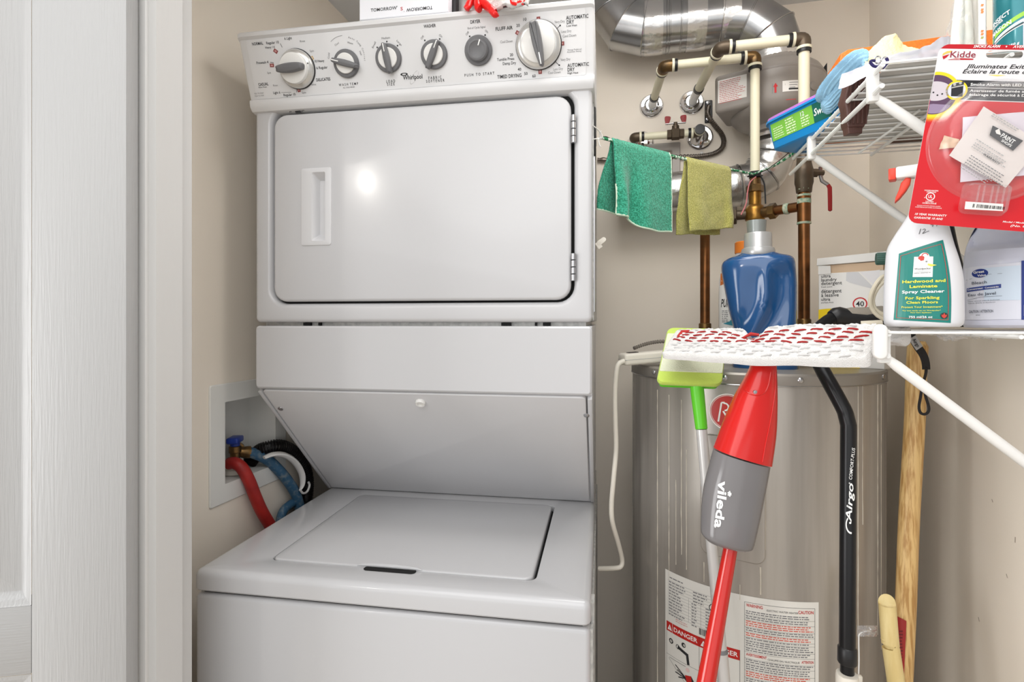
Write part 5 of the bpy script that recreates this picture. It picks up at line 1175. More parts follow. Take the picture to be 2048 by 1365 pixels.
# white bottle behind it
Mp, sx, sz = bframe(1494, 1.275)
pb_ = thing('laundry_bottle', 'white laundry bottle with teal and orange label half hidden by the blue jug', 'bottle', M=Matrix.Translation((Mp[0][3], Mp[1][3], HT)))
R = []
for py, hw_, b_ in ((735, 52, .040), (728, 57, .044), (600, 58, .045), (560, 57, .044), (545, 52, .040), (532, 40, .032), (522, 24, .02), (505, 22, .02)): R.append(sring(48, hw_*sx, b_, 2.8, 0, 0, (HZ-py)*sz))
mb = MB(); mb.loft(R, M=Mp); wb_ = mb.build('bottle_body', M_white, pb_)
mb = MB(); mb.lathe([(25*sx, (HZ-507)*sz), (25*sx, (HZ-486)*sz), (22*sx, (HZ-484)*sz)], 28, M=Mp); mb.build('bottle_cap', mat('orange_cap', (214, 120, 40), .4), pb_)
def pbf(a, b, h):
    A = 57.5*sx; u = min(abs(a)/A, .985); return Mp @ V((a, -(.0450)*(1-u**2.8)**(1/2.8)-h, b))
pp_ = PR(pbf, lambda px, py: ((px-1494)*sx*.975, (HZ-py)*sz*.975), sx)
pp_.quad([(1439, 640), (1490, 640), (1490, 560), (1439, 560)], M_paper, 1, 14); pp_.quad([(1439, 570), (1470, 560), (1470, 545), (1440, 545)], mat('label_orange', (206, 112, 44), .5), 2, 8); pp_.quad([(1442, 566), (1447, 564), (1476, 600), (1472, 608)], mat('label_teal', (44, 132, 150), .5), 2, 8); pp_.quad([(1446, 648), (1480, 655), (1480, 610), (1476, 606)], MATS['label_teal'], 2, 8)
pp_.text('PUREX', 1456, 606, 17, M_ink, w=30, bold=.03, shear=.25, align=0, layer=3); pp_.greek(-50*sx, (HZ-622)*sz, -36*sx, 7, .0042, .0018, M_ink2, 3)
pp_.build('bottle_label', wb_)
# detergent carton, turned
dbx = thing('detergent_box', 'white and yellow laundry detergent box with open lid on the water heater', 'box', M=Matrix.Translation(AD(1690, 730, 1.16)))
q = AD(1637, 640, 1.205); ang = radians(-34); ex = V((cos(ang), sin(ang), 0)); pB = Plane(V((q.x, q.y, CZ)), ex, UP)
zt_ = pB.px(1640, 528)[1]; zb_ = HT-CZ; wB = .125; hgt = zt_-zb_
MB_ = pB.mat()
mb = MB(); mb.rbox(0, zb_, -.09, wB, zt_-.022, 0, .0015, 1, M=MB_); bx = mb.build('carton_body', M_paper, dbx)
mb = MB(); mb.box(.004, zt_-.024, -.086, wB-.004, zt_-.004, -.004, M=MB_); mb.build('inner_board', mat('brown_board', (206, 180, 152), .8), dbx)
mb = MB(); mb.prism([(-.003, zt_-.004), (wB+.003, zt_-.002), (wB+.003, zt_+.016), (-.002, zt_+.012)], -.092, .003, M=MB_, bev=.001); mb.build('carton_lid', M_paper, dbx)
mb = MB(); mb.prism([(.0, zt_-.024), (.025, zt_-.024), (.024, zt_-.006), (.0, zt_-.004)], -.002, .0015, M=MB_); mb.build('torn_flap', M_paper, dbx)
pd_ = PR(lambda a, b, h: pB.pt(a, b, h), pB.px, .00112)
M_yel = mat('label_yellow', (244, 212, 28), .5)
pd_.poly([(1637, 740), (1637, 624)]+[(1637+x, 624-7*sin(pi*min(1, (x+22)/110.0))+ (x/70.0)**4*18) for x in range(0, 78, 6)]+[(1720, 740)], M_yel, 1)
for t, y, h, w_, m in (('ultra', 553, 7.5, 17, M_ink), ('laundry', 560.5, 8, 27.5, M_ink), ('detergent', 567.5, 8, 36.5, M_ink), ('fresh scent', 574.5, 3.6, 20, M_ink2), ('détergent', 583, 9, 36, M_ink), ('à lessive', 591, 8.5, 31, M_ink), ('ultra', 599.2, 7.5, 16, M_ink), ('parfum frais', 605.5, 3.6, 22, M_ink2)): pd_.text(t, 1642.5, y, h*.80, m, w=w_, align=-1, bold=.012)
pd_.ring(1720, 608, 10, 12.3, M_inkr, 2, 30); pd_.text('40', 1720, 608, 9.5, M_ink, w=13.5, bold=.02); pd_.line(1712, 617, 1707, 622, 3, M_inkr)
pd_.text('n', 1648, 639, 6, mat('label_red', (214, 60, 30), .5), bold=.05); pd_.greek(pd_.pxf(1644, 542)[0], pd_.pxf(1644, 541.5)[1], pd_.pxf(1660, 541)[0], 1, .003, .0014, M_ink3)
pd_.poly([(1693, 545), (1717, 545), (1752, 580), (1700, 566), (1692, 562)], mat('label_sheet_grey', (208, 208, 210), .6), 1); pd_.poly([(1720, 545), (1760, 540), (1756, 578)], mat('label_sheet_pale', (228, 226, 228), .6), 1)
pd_.build('box_print', bx)

# ================================================================== WIRE SHELVES ON THE RIGHT WALL
LX = 0.329; ZU = CZ+0.357; ZLO = CZ-0.0140
def wire_shelf(name, label, z, y0, y1, arms, lip_far=None, base=None):
    t = thing(name, label, 'shelf', M=Matrix.Translation((XR, (y0+y1)/2, z)))
    def rod(nm, a, b, r, n=8): MB().tube([V(a), (V(a)+V(b))/2, V(b)], r, n).build(nm, M_wire, t)
    rod('front_rod', (LX, y0, z-.002), (LX, y1, z-.002), .0034); rod('lip_rod', (LX-.001, y0, z-.031), (LX-.001, lip_far or y1, z-.031), .0036)
    rod('back_rod', (XR-.006, y0, z-.005), (XR-.006, y1, z-.005), .003); rod('middle_rod', (LX+.15, y0, z-.005), (LX+.15, y1, z-.005), .003)
    n = int(round((y1-y0)/.0254))
    b_ = MB(); b_.tube([(LX-.0025, 0, 0), (LX+.15, 0, 0), (XR-.004, 0, 0)], .0017, 6)
    me = bpy.data.meshes.new('shelf_wire'); me.from_pydata([tuple(p) for p in b_.v], [], b_.f); me.materials.append(M_wire); me.polygons.foreach_set('use_smooth', [True]*len(me.polygons))
    for i in range(n+1): inst('shelf_wire', me, t, Matrix.Translation((0, y0+(y1-y0)*i/n, z)))
    for y in arms:
        a = V((LX+.004, y, z-.036)); b = V((XR-.003, y, z-.285)); mb = MB(); mb.tube([a, a+(b-a)*.04, a+(b-a)*.96, b], [.0055, .0072, .0072, .0055], 12, up=(0, 1, 0)); mb.build('support_arm', M_white, t)
        mb = MB(); mb.rbox(LX-.0075, y-.0065, z-.042, LX+.0065, y+.0065, z+.004, .0025, 2); mb.build('lip_clip', M_white, t)
        mb = MB(); mb.rbox(XR-.006, y-.012, z-.31, XR, y+.012, z-.265, .002, 2); mb.build('wall_plate', M_white, t)
    for y in (y0+.05, y1-.05):
        mb = MB(); mb.rbox(XR-.010, y-.008, z-.014, XR, y+.008, z+.006, .002, 2); mb.build('wall_clip', M_white, t)
    return t
us = wire_shelf('wire_shelf', 'upper white wire shelf on the wall, loaded with cloths and bags', ZU, .838, 1.275, (.870, 1.150), 1.294)
ls = wire_shelf('wire_shelf', 'lower white wire shelf on the wall carrying the spray and bleach bottles', ZLO, .820, 1.070, (.835,))
# end cap of the lower lip, facing the room
mb = MB(); c = AD(1760, 684, .728); mb.prism(rrect(.0165, .0475, .008, 6), -.006, .006, M=Matrix.Translation(c) @ Matrix.Rotation(-.10, 4, 'Z') @ Matrix.Rotation(pi/2, 4, 'X'), bev=.003, both=True); mb.build('end_cap', M_white, ls)
mb = MB(); mb.tube([AD(1839, 221, .90), AD(1718, 306, 1.05)], .0022, 8); mb.build('brace_wire', M_wire, us)

mb = MB(); mb.box(LX+.012, .850, ZU+.0022, XR-.004, 1.195, ZU+.0030); mb.build('shelf_liner', mat('frosted_liner', (206, 204, 200), .6), us)

# ================================================================== LOWER SHELF CONTENTS
M_hdpe = mat('white_bottle_plastic', (220, 220, 224), .32, coat=.15)
Mb, sx, sz = bframe(1847, .760)
sp = thing('spray_bottle', 'white floor cleaner spray bottle with green label and red trigger', 'spray bottle', M=Matrix.Translation((Mb[0][3], Mb[1][3], ZLO)))
zf = sz; R = []; SB = []
for q in catmull([(654, 1775, 1917, .024), (650, 1767, 1923, .027), (640, 1764, 1926.5, .029), (600, 1763.5, 1926.5, .0295), (560, 1765, 1925, .0295), (525, 1767.5, 1917.5, .029), (495, 1771.5, 1908, .0275), (470, 1786, 1901, .025), (445, 1804, 1894, .0225), (425, 1818, 1884, .020), (408, 1832, 1872, .0165), (396, 1836, 1868, .0155), (384, 1836, 1868, .0155)], 4): SB.append(q)
def sbz(py): return (HZ-py)*zf
for py, xl, xr, b_ in SB: R.append(sring(56, (xr-xl)/2*sx, b_, 2.6, ((xl+xr)/2-1847)*sx, 0, sbz(py)))
mb = MB(); mb.loft(R, M=Mb); sbody = mb.build('bottle_body', M_hdpe, sp)
MN = Mb @ Matrix.Translation(((1852-1847)*sx, 0, 0))
mb = MB(); mb.lathe([(.0150, sbz(390)), (.0155, sbz(388)), (.0150, sbz(366)), (.010, sbz(364))], 24, M=MN); mb.build('screw_collar', M_white, sp)
mb = MB(); mb.rbox((1790-1852)*sx, -.011, sbz(353), (1888-1852)*sx, .011, sbz(329), .003, 2, M=MN); mb.box(-.009, -.009, sbz(366), .012, .009, sbz(350), M=MN); hd = mb.build('spray_head', M_white, sp)
mb = MB(); mb.rbox((1775-1852)*sx, -.0095, sbz(354), (1791-1852)*sx, .0095, sbz(330.5), .0015, 2, M=MN); mb.build('nozzle', mat('red_orange_plastic', (226, 66, 44), .35), hd)
tp = [(1812, 352), (1822, 355), (1820, 366), (1812, 378), (1798, 393), (1788, 400), (1790, 390), (1797, 375), (1801, 362)]
mb = MB(); mb.prism([((x-1852)*sx, sbz(y)) for x, y in tp][::-1], -.006, .006, M=MN @ Matrix.Rotation(pi/2, 4, 'X'), bev=.0015); mb.build('trigger', MATS['red_orange_plastic'], hd)
dfr = .760-.0285
def sbrow(z):
    py = HZ-z/zf
    for i in range(len(SB)-1):
        a, b = SB[i], SB[i+1]
        if b[0] <= py <= a[0]: f = (a[0]-py)/(a[0]-b[0]+1e-9); return [p+(r-p)*f for p, r in zip(a, b)]
    return SB[0] if py > SB[0][0] else SB[-1]
def sbf(a, b, h):
    q = sbrow(b); A = (q[2]-q[1])/2*sx; c = ((q[1]+q[2])/2-1847)*sx; u = min(abs(a-c)/A, .985); return Mb @ V((a, -q[3]*(1-u**2.6)**(1/2.6)-h, b))
kf = dfr/.760
pl = PR(sbf, lambda px, py: ((px-1847)*sx*kf, (HZ-py)*zf*kf), sx*kf, lift=.0004)
M_teal = mat('label_green', (20, 122, 112), .35); M_yl = mat('label_yellow_ink', (242, 232, 70), .5); M_lred = mat('label_red_line', (196, 62, 52), .5)
def curved(L_, m, ly, wd=None):
    pass
bl, tl_, tr_, br = (1784.5, 640), (1796, 503), (1886, 480.5), (1901, 646.5)
def lab_pt(u, v):    # u across, v up, with the right edge bowing outward
    x = (bl[0]*(1-u)+br[0]*u)*(1-v)+(tl_[0]*(1-u)+tr_[0]*u)*v+u*7.5*sin(pi*v)*.9; y = (bl[1]*(1-u)+br[1]*u)*(1-v)+(tl_[1]*(1-u)+tr_[1]*u)*v
    return pl.pxf(x, y)
P_ = [lab_pt(i/14, j/14) for j in range(15) for i in range(15)]; pl.raw(P_, [[j*15+i, j*15+i+1, (j+1)*15+i+1, (j+1)*15+i] for j in range(14) for i in range(14)], M_teal, 1)
ins = [(.05, .035), (.95, .035), (.95, .955), (.05, .955)]
for k in range(4):
    a, b = ins[k], ins[(k+1) % 4]; P_ = [lab_pt(a[0]+(b[0]-a[0])*t/12, a[1]+(b[1]-a[1])*t/12) for t in range(13)]
    for i in range(12): pl.line(*P_[i], *P_[i+1], .9*sx, M_lred, 2, px=False)
pl.quad([(1825, 553), (1865, 554.5), (1866.5, 513.5), (1828, 512)], M_inkw, 2, 14); pl.ring(1848.5, 513, 0, 10.5, M_inkw, 2, 20, px=True)
pl.ring(1842.5, 515, 0, 6.5, M_lred, 3, 14, ky=.8); pl.ring(1850, 511, 5.0, 7.0, M_lred, 3, 18, .1, 3.1); pl.poly([(1838, 514), (1848, 512), (1848, 520), (1841, 521)], M_lred, 3); pl.ring(1853, 523, .9, 1.9, M_ink, 4, 10); pl.poly([(1855, 530), (1856, 527), (1873.5, 531), (1862, 533.5)], mat('beak_yellow', (226, 220, 90), .5), 4)
pl.text('Woodpecker', 1845.3, 536.8, 4.6, M_ink, w=33.5, bold=.008); pl.line(1828, 541.5, 1863, 542, .5, M_ink, 3); pl.text('HARDAC INDUSTRIES INC', 1845, 545.3, 2.4, M_ink, w=34, bold=.02)
for y in (548.5, 551): pl.line(1830, y, 1862, y, .4, M_ink3, 3)
pl.text('Hardwood and', 1847, 562, 7.2, M_yl, w=87, bold=.035); pl.text('Laminate', 1846.7, 572.3, 7.2, M_yl, w=56, bold=.035); pl.text('Spray Cleaner', 1845.7, 583, 7.2, M_inkw, w=86, bold=.035)
pl.text('For Sparkling', 1844.4, 595.6, 6.6, M_yl, w=69, bold=.03); pl.text('Clean Floors', 1843.8, 604.6, 6.2, M_yl, w=64, bold=.03); pl.text('Protect Your Investment*', 1843.4, 614, 5.0, M_yl, w=83, bold=.006)
pl.text('*For best results use our Woodpecker*', 1842.3, 621.3, 2.9, M_yl, w=78, bold=.006); pl.text('Floor Care Applicator', 1842, 625.4, 2.9, M_yl, w=43, bold=.006); pl.text('755 ml/26 oz', 1841, 634.3, 5.2, M_inkw, w=48, bold=.03)
pl.ring(1888, 632, 0, 7.6, mat('leaf_dark', (34, 50, 46), .5), 3, 20); pl.poly([(1888, 637.5), (1883.5, 634), (1882.5, 630), (1886, 630.5), (1888, 626), (1890, 630.5), (1893.5, 630), (1892.5, 634)], M_lred, 4)
# price in marker pen
for st in (((1838, 466), (1841.5, 455)), ((1845, 458), (1849, 456), (1850.5, 459), (1846, 464), (1845.5, 465.5), (1852, 463), (1858, 461)), ((1867.5, 445.5), (1863, 444.5), (1861.5, 448), (1865, 449), (1867, 446), (1865, 453)), ((1877, 445), (1873, 443.5), (1871, 447), (1874.5, 448), (1876.5, 445), (1873, 452.5))):
    C = catmull([pl.pxf(*p) for p in st], 4)
    for i in range(len(C)-1): pl.line(*C[i], *C[i+1], 1.1*sx, M_ink, 2, px=False)
pl.build('green_label', sbody)

Mb2, sx2, sz2 = bframe(2013, .815)
bj = thing('bleach_jug', 'pale lavender-white bleach jug with blue oval mark beside the spray bottle', 'jug', M=Matrix.Translation((Mb2[0][3], Mb2[1][3], ZLO)))
JB = catmull([(656, 86, .058), (652, 89.5, .062), (640, 91, .064), (560, 91, .064), (530, 90, .063), (505, 87, .060), (480, 80, .055), (455, 68, .047), (430, 50, .036), (410, 30, .024), (395, 21, .020), (372, 21, .020)], 4)
R = []
for py, hw_, b_ in JB:
    ring = sring(64, hw_*sx2, b_, 2.7, 0, 0, (HZ-py)*sz2)
    for p in ring:
        if p.y < 0: w_ = sm(py, 425, 452)*(1-sm(py, 488, 508))*(1-sm(abs(p.x-(-.010)), .026, .038)); p.y += .030*w_
    R.append(ring)
M_hd2 = mat('bleach_plastic', (208, 210, 226), .35, coat=.1)
mb = MB(); mb.loft(R, M=Mb2); bb = mb.build('jug_body', M_hd2, bj)
mb = MB(); mb.lathe([(.0195, (HZ-378)*sz2), (.0200, (HZ-374)*sz2), (.0200, (HZ-345)*sz2), (.0185, (HZ-343)*sz2)], 28, M=Mb2); mb.build('jug_cap', mat('blue_cap', (40, 72, 150), .4), bj)
mb = MB(); mb.tube([Mb2 @ V(p) for p in ((.0, .030, (HZ-405)*sz2), (0, .052, (HZ-420)*sz2), (0, .066, (HZ-450)*sz2), (0, .064, (HZ-490)*sz2))], .011, 12); mb.build('jug_handle', M_hd2, bj)
def bjf(a, b, h):
    u = min(abs(a)/(91*sx2), .985); return Mb2 @ V((a, -.0640*(1-u**2.7)**(1/2.7)-h-.0004, b))
k2 = (.815-.062)/.815
pj = PR(bjf, lambda px, py: ((px-2013)*sx2*k2, (HZ-py)*sz2*k2), sx2*k2, lift=.0004)
pj.quad([(1920, 640), (2100, 638), (2100, 522), (1922, 528)], mat('bleach_label', (218, 220, 232), .4), 1, 24); pj.quad([(1966, 600), (2042, 600), (2042, 530), (1966, 532)], mat('bleach_label_sky', (206, 220, 236), .4), 2, 16)
M_navy = mat('label_navy', (34, 54, 130), .45); M_slate = mat('ink_slate', (62, 70, 86), .6)
pj.quad([(2043, 640), (2100, 638), (2100, 520), (2043, 521)], M_navy, 2, 8); pj.quad([(2048, 632), (2056, 632), (2056, 610), (2048, 610)], M_paper, 3)
pj.ring(1957, 542, 0, 18, M_navy, 3, 32, ky=.68); pj.text('Great', 1954.5, 539, 7, M_inkw, w=24, bold=.03, rot=.06, layer=5); pj.text('Value', 1961, 546.5, 6, M_inkw, w=19, bold=.03, rot=.06, layer=5)
pj.line(1925, 554, 1940, 552, .7, M_slate, 3); pj.line(1974, 545.5, 2004, 545, .7, M_slate, 3); pj.text('Bleach', 1955.5, 561.5, 8, M_slate, w=33, bold=.012, rot=.04, layer=5)
pj.quad([(1927, 580), (2002, 574.5), (2002, 566.5), (1927, 572)], mat('label_bar_blue', (46, 66, 140), .45), 3, 18); pj.text('Concentrated · Concentrée', 1963, 573.4, 4.3, M_inkw, w=68, bold=.03, rot=.07, layer=5); pj.text('Eau de Javel', 1960.5, 585.8, 7.6, M_slate, w=61, bold=.012, rot=.05, layer=5)
pj.line(1928, 597.5, 1960, 592, .7, M_slate, 3, n=4); pj.line(1960, 592, 2004, 591, .7, M_slate, 3, n=4); pj.text('Cleans, removes stains & deodorizes', 1964, 599.5, 3.0, M_slate, w=70, rot=.04, layer=5); pj.text('Nettoie, détache et désodorise', 1960, 604, 3.0, M_slate, w=60, rot=.03, layer=5)
pj.text('CAUTION / ATTENTION', 1959, 622, 7.4, M_slate, w=53, bold=.02, rot=.02, layer=5); pj.text('IRRITANT', 1953, 630, 2.8, M_slate, w=9.5, bold=.02, layer=5)
pj.build('bleach_label', bb)
# things tucked behind the bottles
Mk, sx, sz = bframe(1896, .895)
bt = thing('black_bottle', 'slim speckled black bottle wedged between the spray bottle and the bleach jug', 'bottle', M=Matrix.Translation((Mk[0][3], Mk[1][3], ZLO)))
R = [sring(32, a*sx, b_, 2.3, c*sx, 0, (HZ-py)*sz) for py, a, b_, c in ((654, 24, .018, 20), (640, 25, .020, 20), (580, 25, .020, 18), (545, 20, .019, 14), (490, 14, .015, 6), (450, 11, .011, 1), (425, 10, .010, -1), (422, 9, .009, -1))]
mb = MB(); mb.loft(R, M=Mk); mb.build('bottle_body', mat('speckled_black', (24, 24, 27), .4, var=(420, (120, 122, 128), (1, 1, 1), .68, .74)), bt)
mb = MB(); mb.lathe([(.0085, (HZ-424)*sz), (.009, (HZ-422)*sz), (.009, (HZ-398)*sz), (.007, (HZ-396)*sz)], 20, M=Mk @ Matrix.Translation((-1*sx, 0, 0))); mb.build('bottle_cap', M_black, bt)
Mg, sx, sz = bframe(1812, .915)
gj = thing('small_white_jug', 'white jug with dark green ribbed side cap peeking out behind the spray bottle', 'jug', M=Matrix.Translation((Mg[0][3], Mg[1][3], ZLO)))
mb = MB(); mb.rbox(-38*sx, -.022, (HZ-656)*sz, 46*sx, .03, (HZ-500)*sz, .014, 4, M=Mg); mb.build('jug_body', M_white, gj)
mb = MB(); nn = 40; cpM = Mg @ Matrix.Translation((-38*sx, -.002, (HZ-515.5)*sz)) @ Matrix.Rotation(radians(12), 4, 'Z') @ Matrix.Rotation(-pi/2, 4, 'Y')
R = [[V(((r_+(.0007 if i % 2 else 0))*cos(2*pi*i/nn), (r_+(.0007 if i % 2 else 0))*sin(2*pi*i/nn), z)) for i in range(nn)] for r_, z in ((.0100, -.003), (.0100, .0145), (.0090, .0165), (.0082, .0165), (.0078, .0158))]
mb.loft(R, M=cpM); mb.build('green_cap', mat('dark_green_cap', (50, 84, 74), .45), gj, smooth=25)
cc = thing('coiled_cable', 'loop of beige cable hanging behind the white spray bottle', 'cable', M=Matrix.Translation(AD(1770, 655, .865)))
for dx, r_, ph in ((0, .026, 0), (3, .023, .4), (6, .028, .9)):
    c = AD(1774+dx, 592+dx, .865); mb = MB(); mb.tube([c+RT*cos(a)*r_+UP*sin(a)*(r_*1.25)+FW*.006*sin(a*2+ph) for a in [2*pi*i/28 for i in range(29)]], .0032, 8); mb.build('cable_loop', mat('beige_cable', (204, 196, 176), .5), cc)
mb = MB(); mb.tube([AD(1776, 626, .865), AD(1776, 640, .868), AD(1782, 650, .87), AD(1800, 652, .875)], .0032, 8); mb.build('cable_end', MATS['beige_cable'], cc)
rl = thing('paper_tube', 'small cream cardboard tube lying beside the cane grip', 'tube', M=Matrix.Translation(AD(1723, 650, .905)))
a_, b_ = AD(1722, 650.5, .905), AD(1765, 648.5, .890); mb = MB()
t_ = (b_-a_).normalized(); u = t_.cross(UP).normalized(); w_ = u.cross(t_)
def cr(p, r): return [p+(u*cos(a)+w_*sin(a))*r for a in [2*pi*i/24 for i in range(24)]]
mb.loft([cr(a_+t_*.02, .0052), cr(a_, .0052), cr(a_, .0068), cr(b_, .0068)], cap=False); mb.build('tube_wall', mat('cream_card', (222, 214, 196), .7), rl)
M_film = film('clear_film', fac=.10)
fl = thing('plastic_film', 'crumpled clear plastic film hanging under the lower wire shelf near the wall', 'film', M=Matrix.Translation(AD(1940, 675, .80)))
def ff(u, v):
    px = 1866+140*u; sag = (22*sin(pi*u)**1.3*(.6+.4*sin(7*u+1)) if v > 0 else 0)*v
    return AD(px, 668+sag+3*v, .79+.05*sin(9*u+4*v)*v+.02*noise.noise(V((u*9, v*5, 3))))+V(noise.noise_vector(V((u*14, v*9, 1))))*.006*v
mb = MB(); mb.grid(ff, 60, 16); mb.build('film_sheet', M_film, fl, smooth=20)
tw = thing('white_rag', 'crumpled white terry rag poking out behind the lower shelf end cap', 'rag', M=Matrix.Translation(AD(1786, 672, .80)))
mb = MB(); mb.sphere((0, 0, 0), .021, 40, (1.0, .75, .75), M=Matrix.Translation(AD(1787, 670, .795))); fuzz(mb, .006, 60, 2); fuzz(mb, .0012, 320, 5); mb.build('rag_cloth', M_terry, tw, smooth=70)

# ================================================================== SMOKE ALARM PACKAGE
pk0 = AY(1880, 88, .800); dnv = AY(1815, 441, .818)-pk0; LK = dnv.length; dnv.normalize()
rk = ray(2048, 90.5); pk1 = C0+rk*((pk0-C0).dot(dnv)/rk.dot(dnv)); rtv = (pk1-pk0).normalized()
eyv = -dnv
pK = Plane(pk0, rtv, eyv)
HK = LK+.003; WK = .215
pkg = thing('smoke_alarm_package', 'red and white blister card of a smoke alarm hanging off the upper shelf', 'package', M=Matrix.Translation(pk0))
card = rrect(WK, HK, .012, 5, WK/2, -HK/2)
hc = pK.px(2009, 109)
bm = bmesh.new()
hole = rrect(.040, .0085, .0042, 5, hc[0], hc[1])
def tri(h):
    vs = [bm.verts.new(pK.pt(x, y, h)) for x, y in card]; hs_ = [bm.verts.new(pK.pt(x, y, h)) for x, y in hole]; es = []
    for L in (vs, hs_):
        for i in range(len(L)): es.append(bm.edges.new((L[i], L[(i+1) % len(L)])))
    bmesh.ops.triangle_fill(bm, edges=es, use_beauty=True); return vs, hs_
f1, h1_ = tri(0.0); f0, h0_ = tri(-.0006)
for A, B in ((f1, f0), (h1_, h0_)):
    for i in range(len(A)): bm.faces.new((A[i], A[(i+1) % len(A)], B[(i+1) % len(B)], B[i]))
bm.verts.index_update(); mb = MB(); mb.add([v.co.copy() for v in bm.verts], [[v.index for v in f.verts] for f in bm.faces]); bm.free()
cd_ = mb.build('card', mat('card_white', (226, 224, 226), .35), pkg, smooth=0)
mpp = .00064
pkp = PR(lambda a, b, h: pK.pt(a, b, h), pK.px, mpp, lift=.00012)
M_kred = mat('card_red', (206, 20, 32), .32); M_kdr = mat('card_dark_red', (190, 22, 36), .35); M_ky = mat('card_yellow', (240, 214, 40), .35); M_kb = mat('card_black', (40, 40, 44), .35); M_kp = mat('card_purple', (92, 66, 92), .35)
def band_(y0, y1, m, ly, x0=.0, n=1):   # full-width band clipped to the rounded card
    pts = [(x, y) for x, y in card if y1 <= y <= y0]; xs0 = min(x for x, y in card)
    lo = [(x0, y1), (WK, y1), (WK, y0), (x0, y0)]; pkp.poly(lo, m, ly, px=False)
yb0 = pK.px(1921, 201)[1]
# red lower field with the card's rounded bottom corners
pts = [p for p in card if p[1] < yb0]; pts = [(0, yb0)]+[p for p in card[12:24] if p[1] < yb0]+[p for p in card[0:6] if p[1] < yb0]+[(WK, yb0)]
lowl = sorted([p for p in card if p[1] < -HK+.0125 and p[0] < .02], key=lambda p: -p[1]); lowr = sorted([p for p in card if p[1] < -HK+.0125 and p[0] > WK-.02], key=lambda p: p[1])
pkp.poly([(WK, yb0), (0, yb0)]+lowl+lowr, M_kred, 1, px=False)
ytop = pK.px(1900, 97.5)[1]; topl = sorted([p for p in card if p[1] > -.0125 and p[0] < .02], key=lambda p: p[1]); topr = sorted([p for p in card if p[1] > -.0125 and p[0] > WK-.02], key=lambda p: -p[1])
pkp.poly([(x, max(y, ytop)) for x, y in topl]+[(x, max(y, ytop)) for x, y in topr]+[(WK, ytop), (0.001, ytop)], M_kdr, 1, px=False)
xa, ya = pK.px(1912, 160); xb_, yb_ = pK.px(1921, 200); pkp.poly([(xa, ya), (WK, ya), (WK, yb_), (xa, yb_)], M_kb, 2, px=False)
pkp.rect(xa, pK.px(1930, 175.3)[1]-.0002, WK, pK.px(1930, 175.3)[1]+.0004, M_inkw, 3); pkp.rect(.02, yb_-.0004, WK, yb_+.0003, M_inkw, 3)
# ring picture of the alarm, clipped at the card's left edge
ccx, ccy = pK.px(1869, 190)
def cdisc(r0, r1, m, ly, ky=1.0, cx=ccx, cy=ccy, a0=0, a1=2*pi, n=64):
    P = []
    for i in range(n+1):
        a = a0+(a1-a0)*i/n
        for r in (r0, r1): P.append((max(cx+r*cos(a), .0003), cy+r*sin(a)*ky))
    pkp.raw(P, [[2*i, 2*i+1, 2*i+3, 2*i+2] for i in range(n)], m, ly)
for k, colr in enumerate(((214, 60, 36), (226, 112, 40), (236, 172, 44))): cdisc(.028, .0345-.0018*k, mat('glow_%d' % k, colr, .35), 2+k, a0=-pi*.95, a1=-.15)
cdisc(.022, .0288, M_ky, 5); cdisc(0, .0248, M_kp, 6); cdisc(0, .0185, mat('alarm_grey', (206, 198, 204), .4), 7, ky=.66, cy=ccy+.0045)
cdisc(0, .0195, mat('alarm_lavender', (150, 132, 160), .4), 7, ky=.62, cy=ccy-.0115, a0=-pi*.98, a1=-.05)
for x, y in ((1866, 185.5), (1874, 191), (1883.5, 188.5)): pkp.ring(x, y, 0, 1.6, M_ink, 9, 10)
pkp.ring(1912.5, 181, 0, 19, M_ky, 7, 36); pkp.ring(1912.5, 181, 0, 15.5, mat('battery_ring', (214, 216, 224), .3), 8, 32)
pkp.quad([(1901, 193), (1924, 194), (1926, 170), (1902, 174)], M_kb, 9); pkp.quad([(1901, 177), (1903, 169), (1928, 163), (1926, 171)], mat('battery_top', (70, 70, 74), .3), 10); pkp.line(1901.5, 176.5, 1926, 171.5, 2.2, mat('battery_band', (186, 184, 178), .3), 11); pkp.ring(1908, 170.2, 0, 2.6, MATS['battery_band'], 12, 12); pkp.ring(1919.5, 167, 0, 2.6, MATS['battery_band'], 12, 12)
rt_ = pkp
ROT = math.atan2(pK.px(1960, 109)[1]-pK.px(1900, 109)[1], pK.px(1960, 109)[0]-pK.px(1900, 109)[0])
def KT(t, x, y, h, m, w=None, **k): pkp.text(t, x, y, h, m, w, rot=k.pop('rot', ROT*.8), **k)
KT('SMOKE ALARM', 1973.5, 93, 5.0, M_inkw, 46, bold=.03, shear=.3); pkp.ring(2012.5, 93.4, 0, 1.4, M_inkw, 3, 10); KT('AVERTISSEUR DE FUMÉE', 2025.5, 93.6, 5.0, M_inkw, 84, bold=.03, shear=.3, align=-1)
M_maro = mat('card_maroon', (146, 34, 56), .4)
KT('Kidde', 1926, 109, 11.6, M_maro, 44, bold=.012); pkp.poly([(1895, 120), (1911, 116), (1920, 116.5), (1947, 117.5), (1946, 120), (1896, 120)], M_kdr, 2); KT('PROFESSIONAL', 1908, 118.2, 2.2, M_inkw, 22, bold=.02, layer=4)
pkp.poly([(1884, 112), (1886, 107), (1894, 102.5), (1904, 101.5), (1902, 105), (1893, 107.5)], mat('flame_yellow', (232, 196, 96), .4), 2); pkp.poly([(1884.5, 113), (1892, 110.5), (1899, 108.5), (1893, 115), (1886.5, 119)], M_kdr, 3)
KT('Illuminates Exit Route', 1934.5, 132.6, 7.6, M_ink, 140, bold=.022, shear=.28, align=-1); KT('Éclaire la route de sortie', 1925, 142.8, 7.6, M_ink, 158, bold=.022, shear=.28, align=-1)
pkp.poly([(1976, 150), (1994, 149.6), (2012, 151), (1994, 153)], mat('card_pale_yellow', (236, 214, 120), .4), 1)
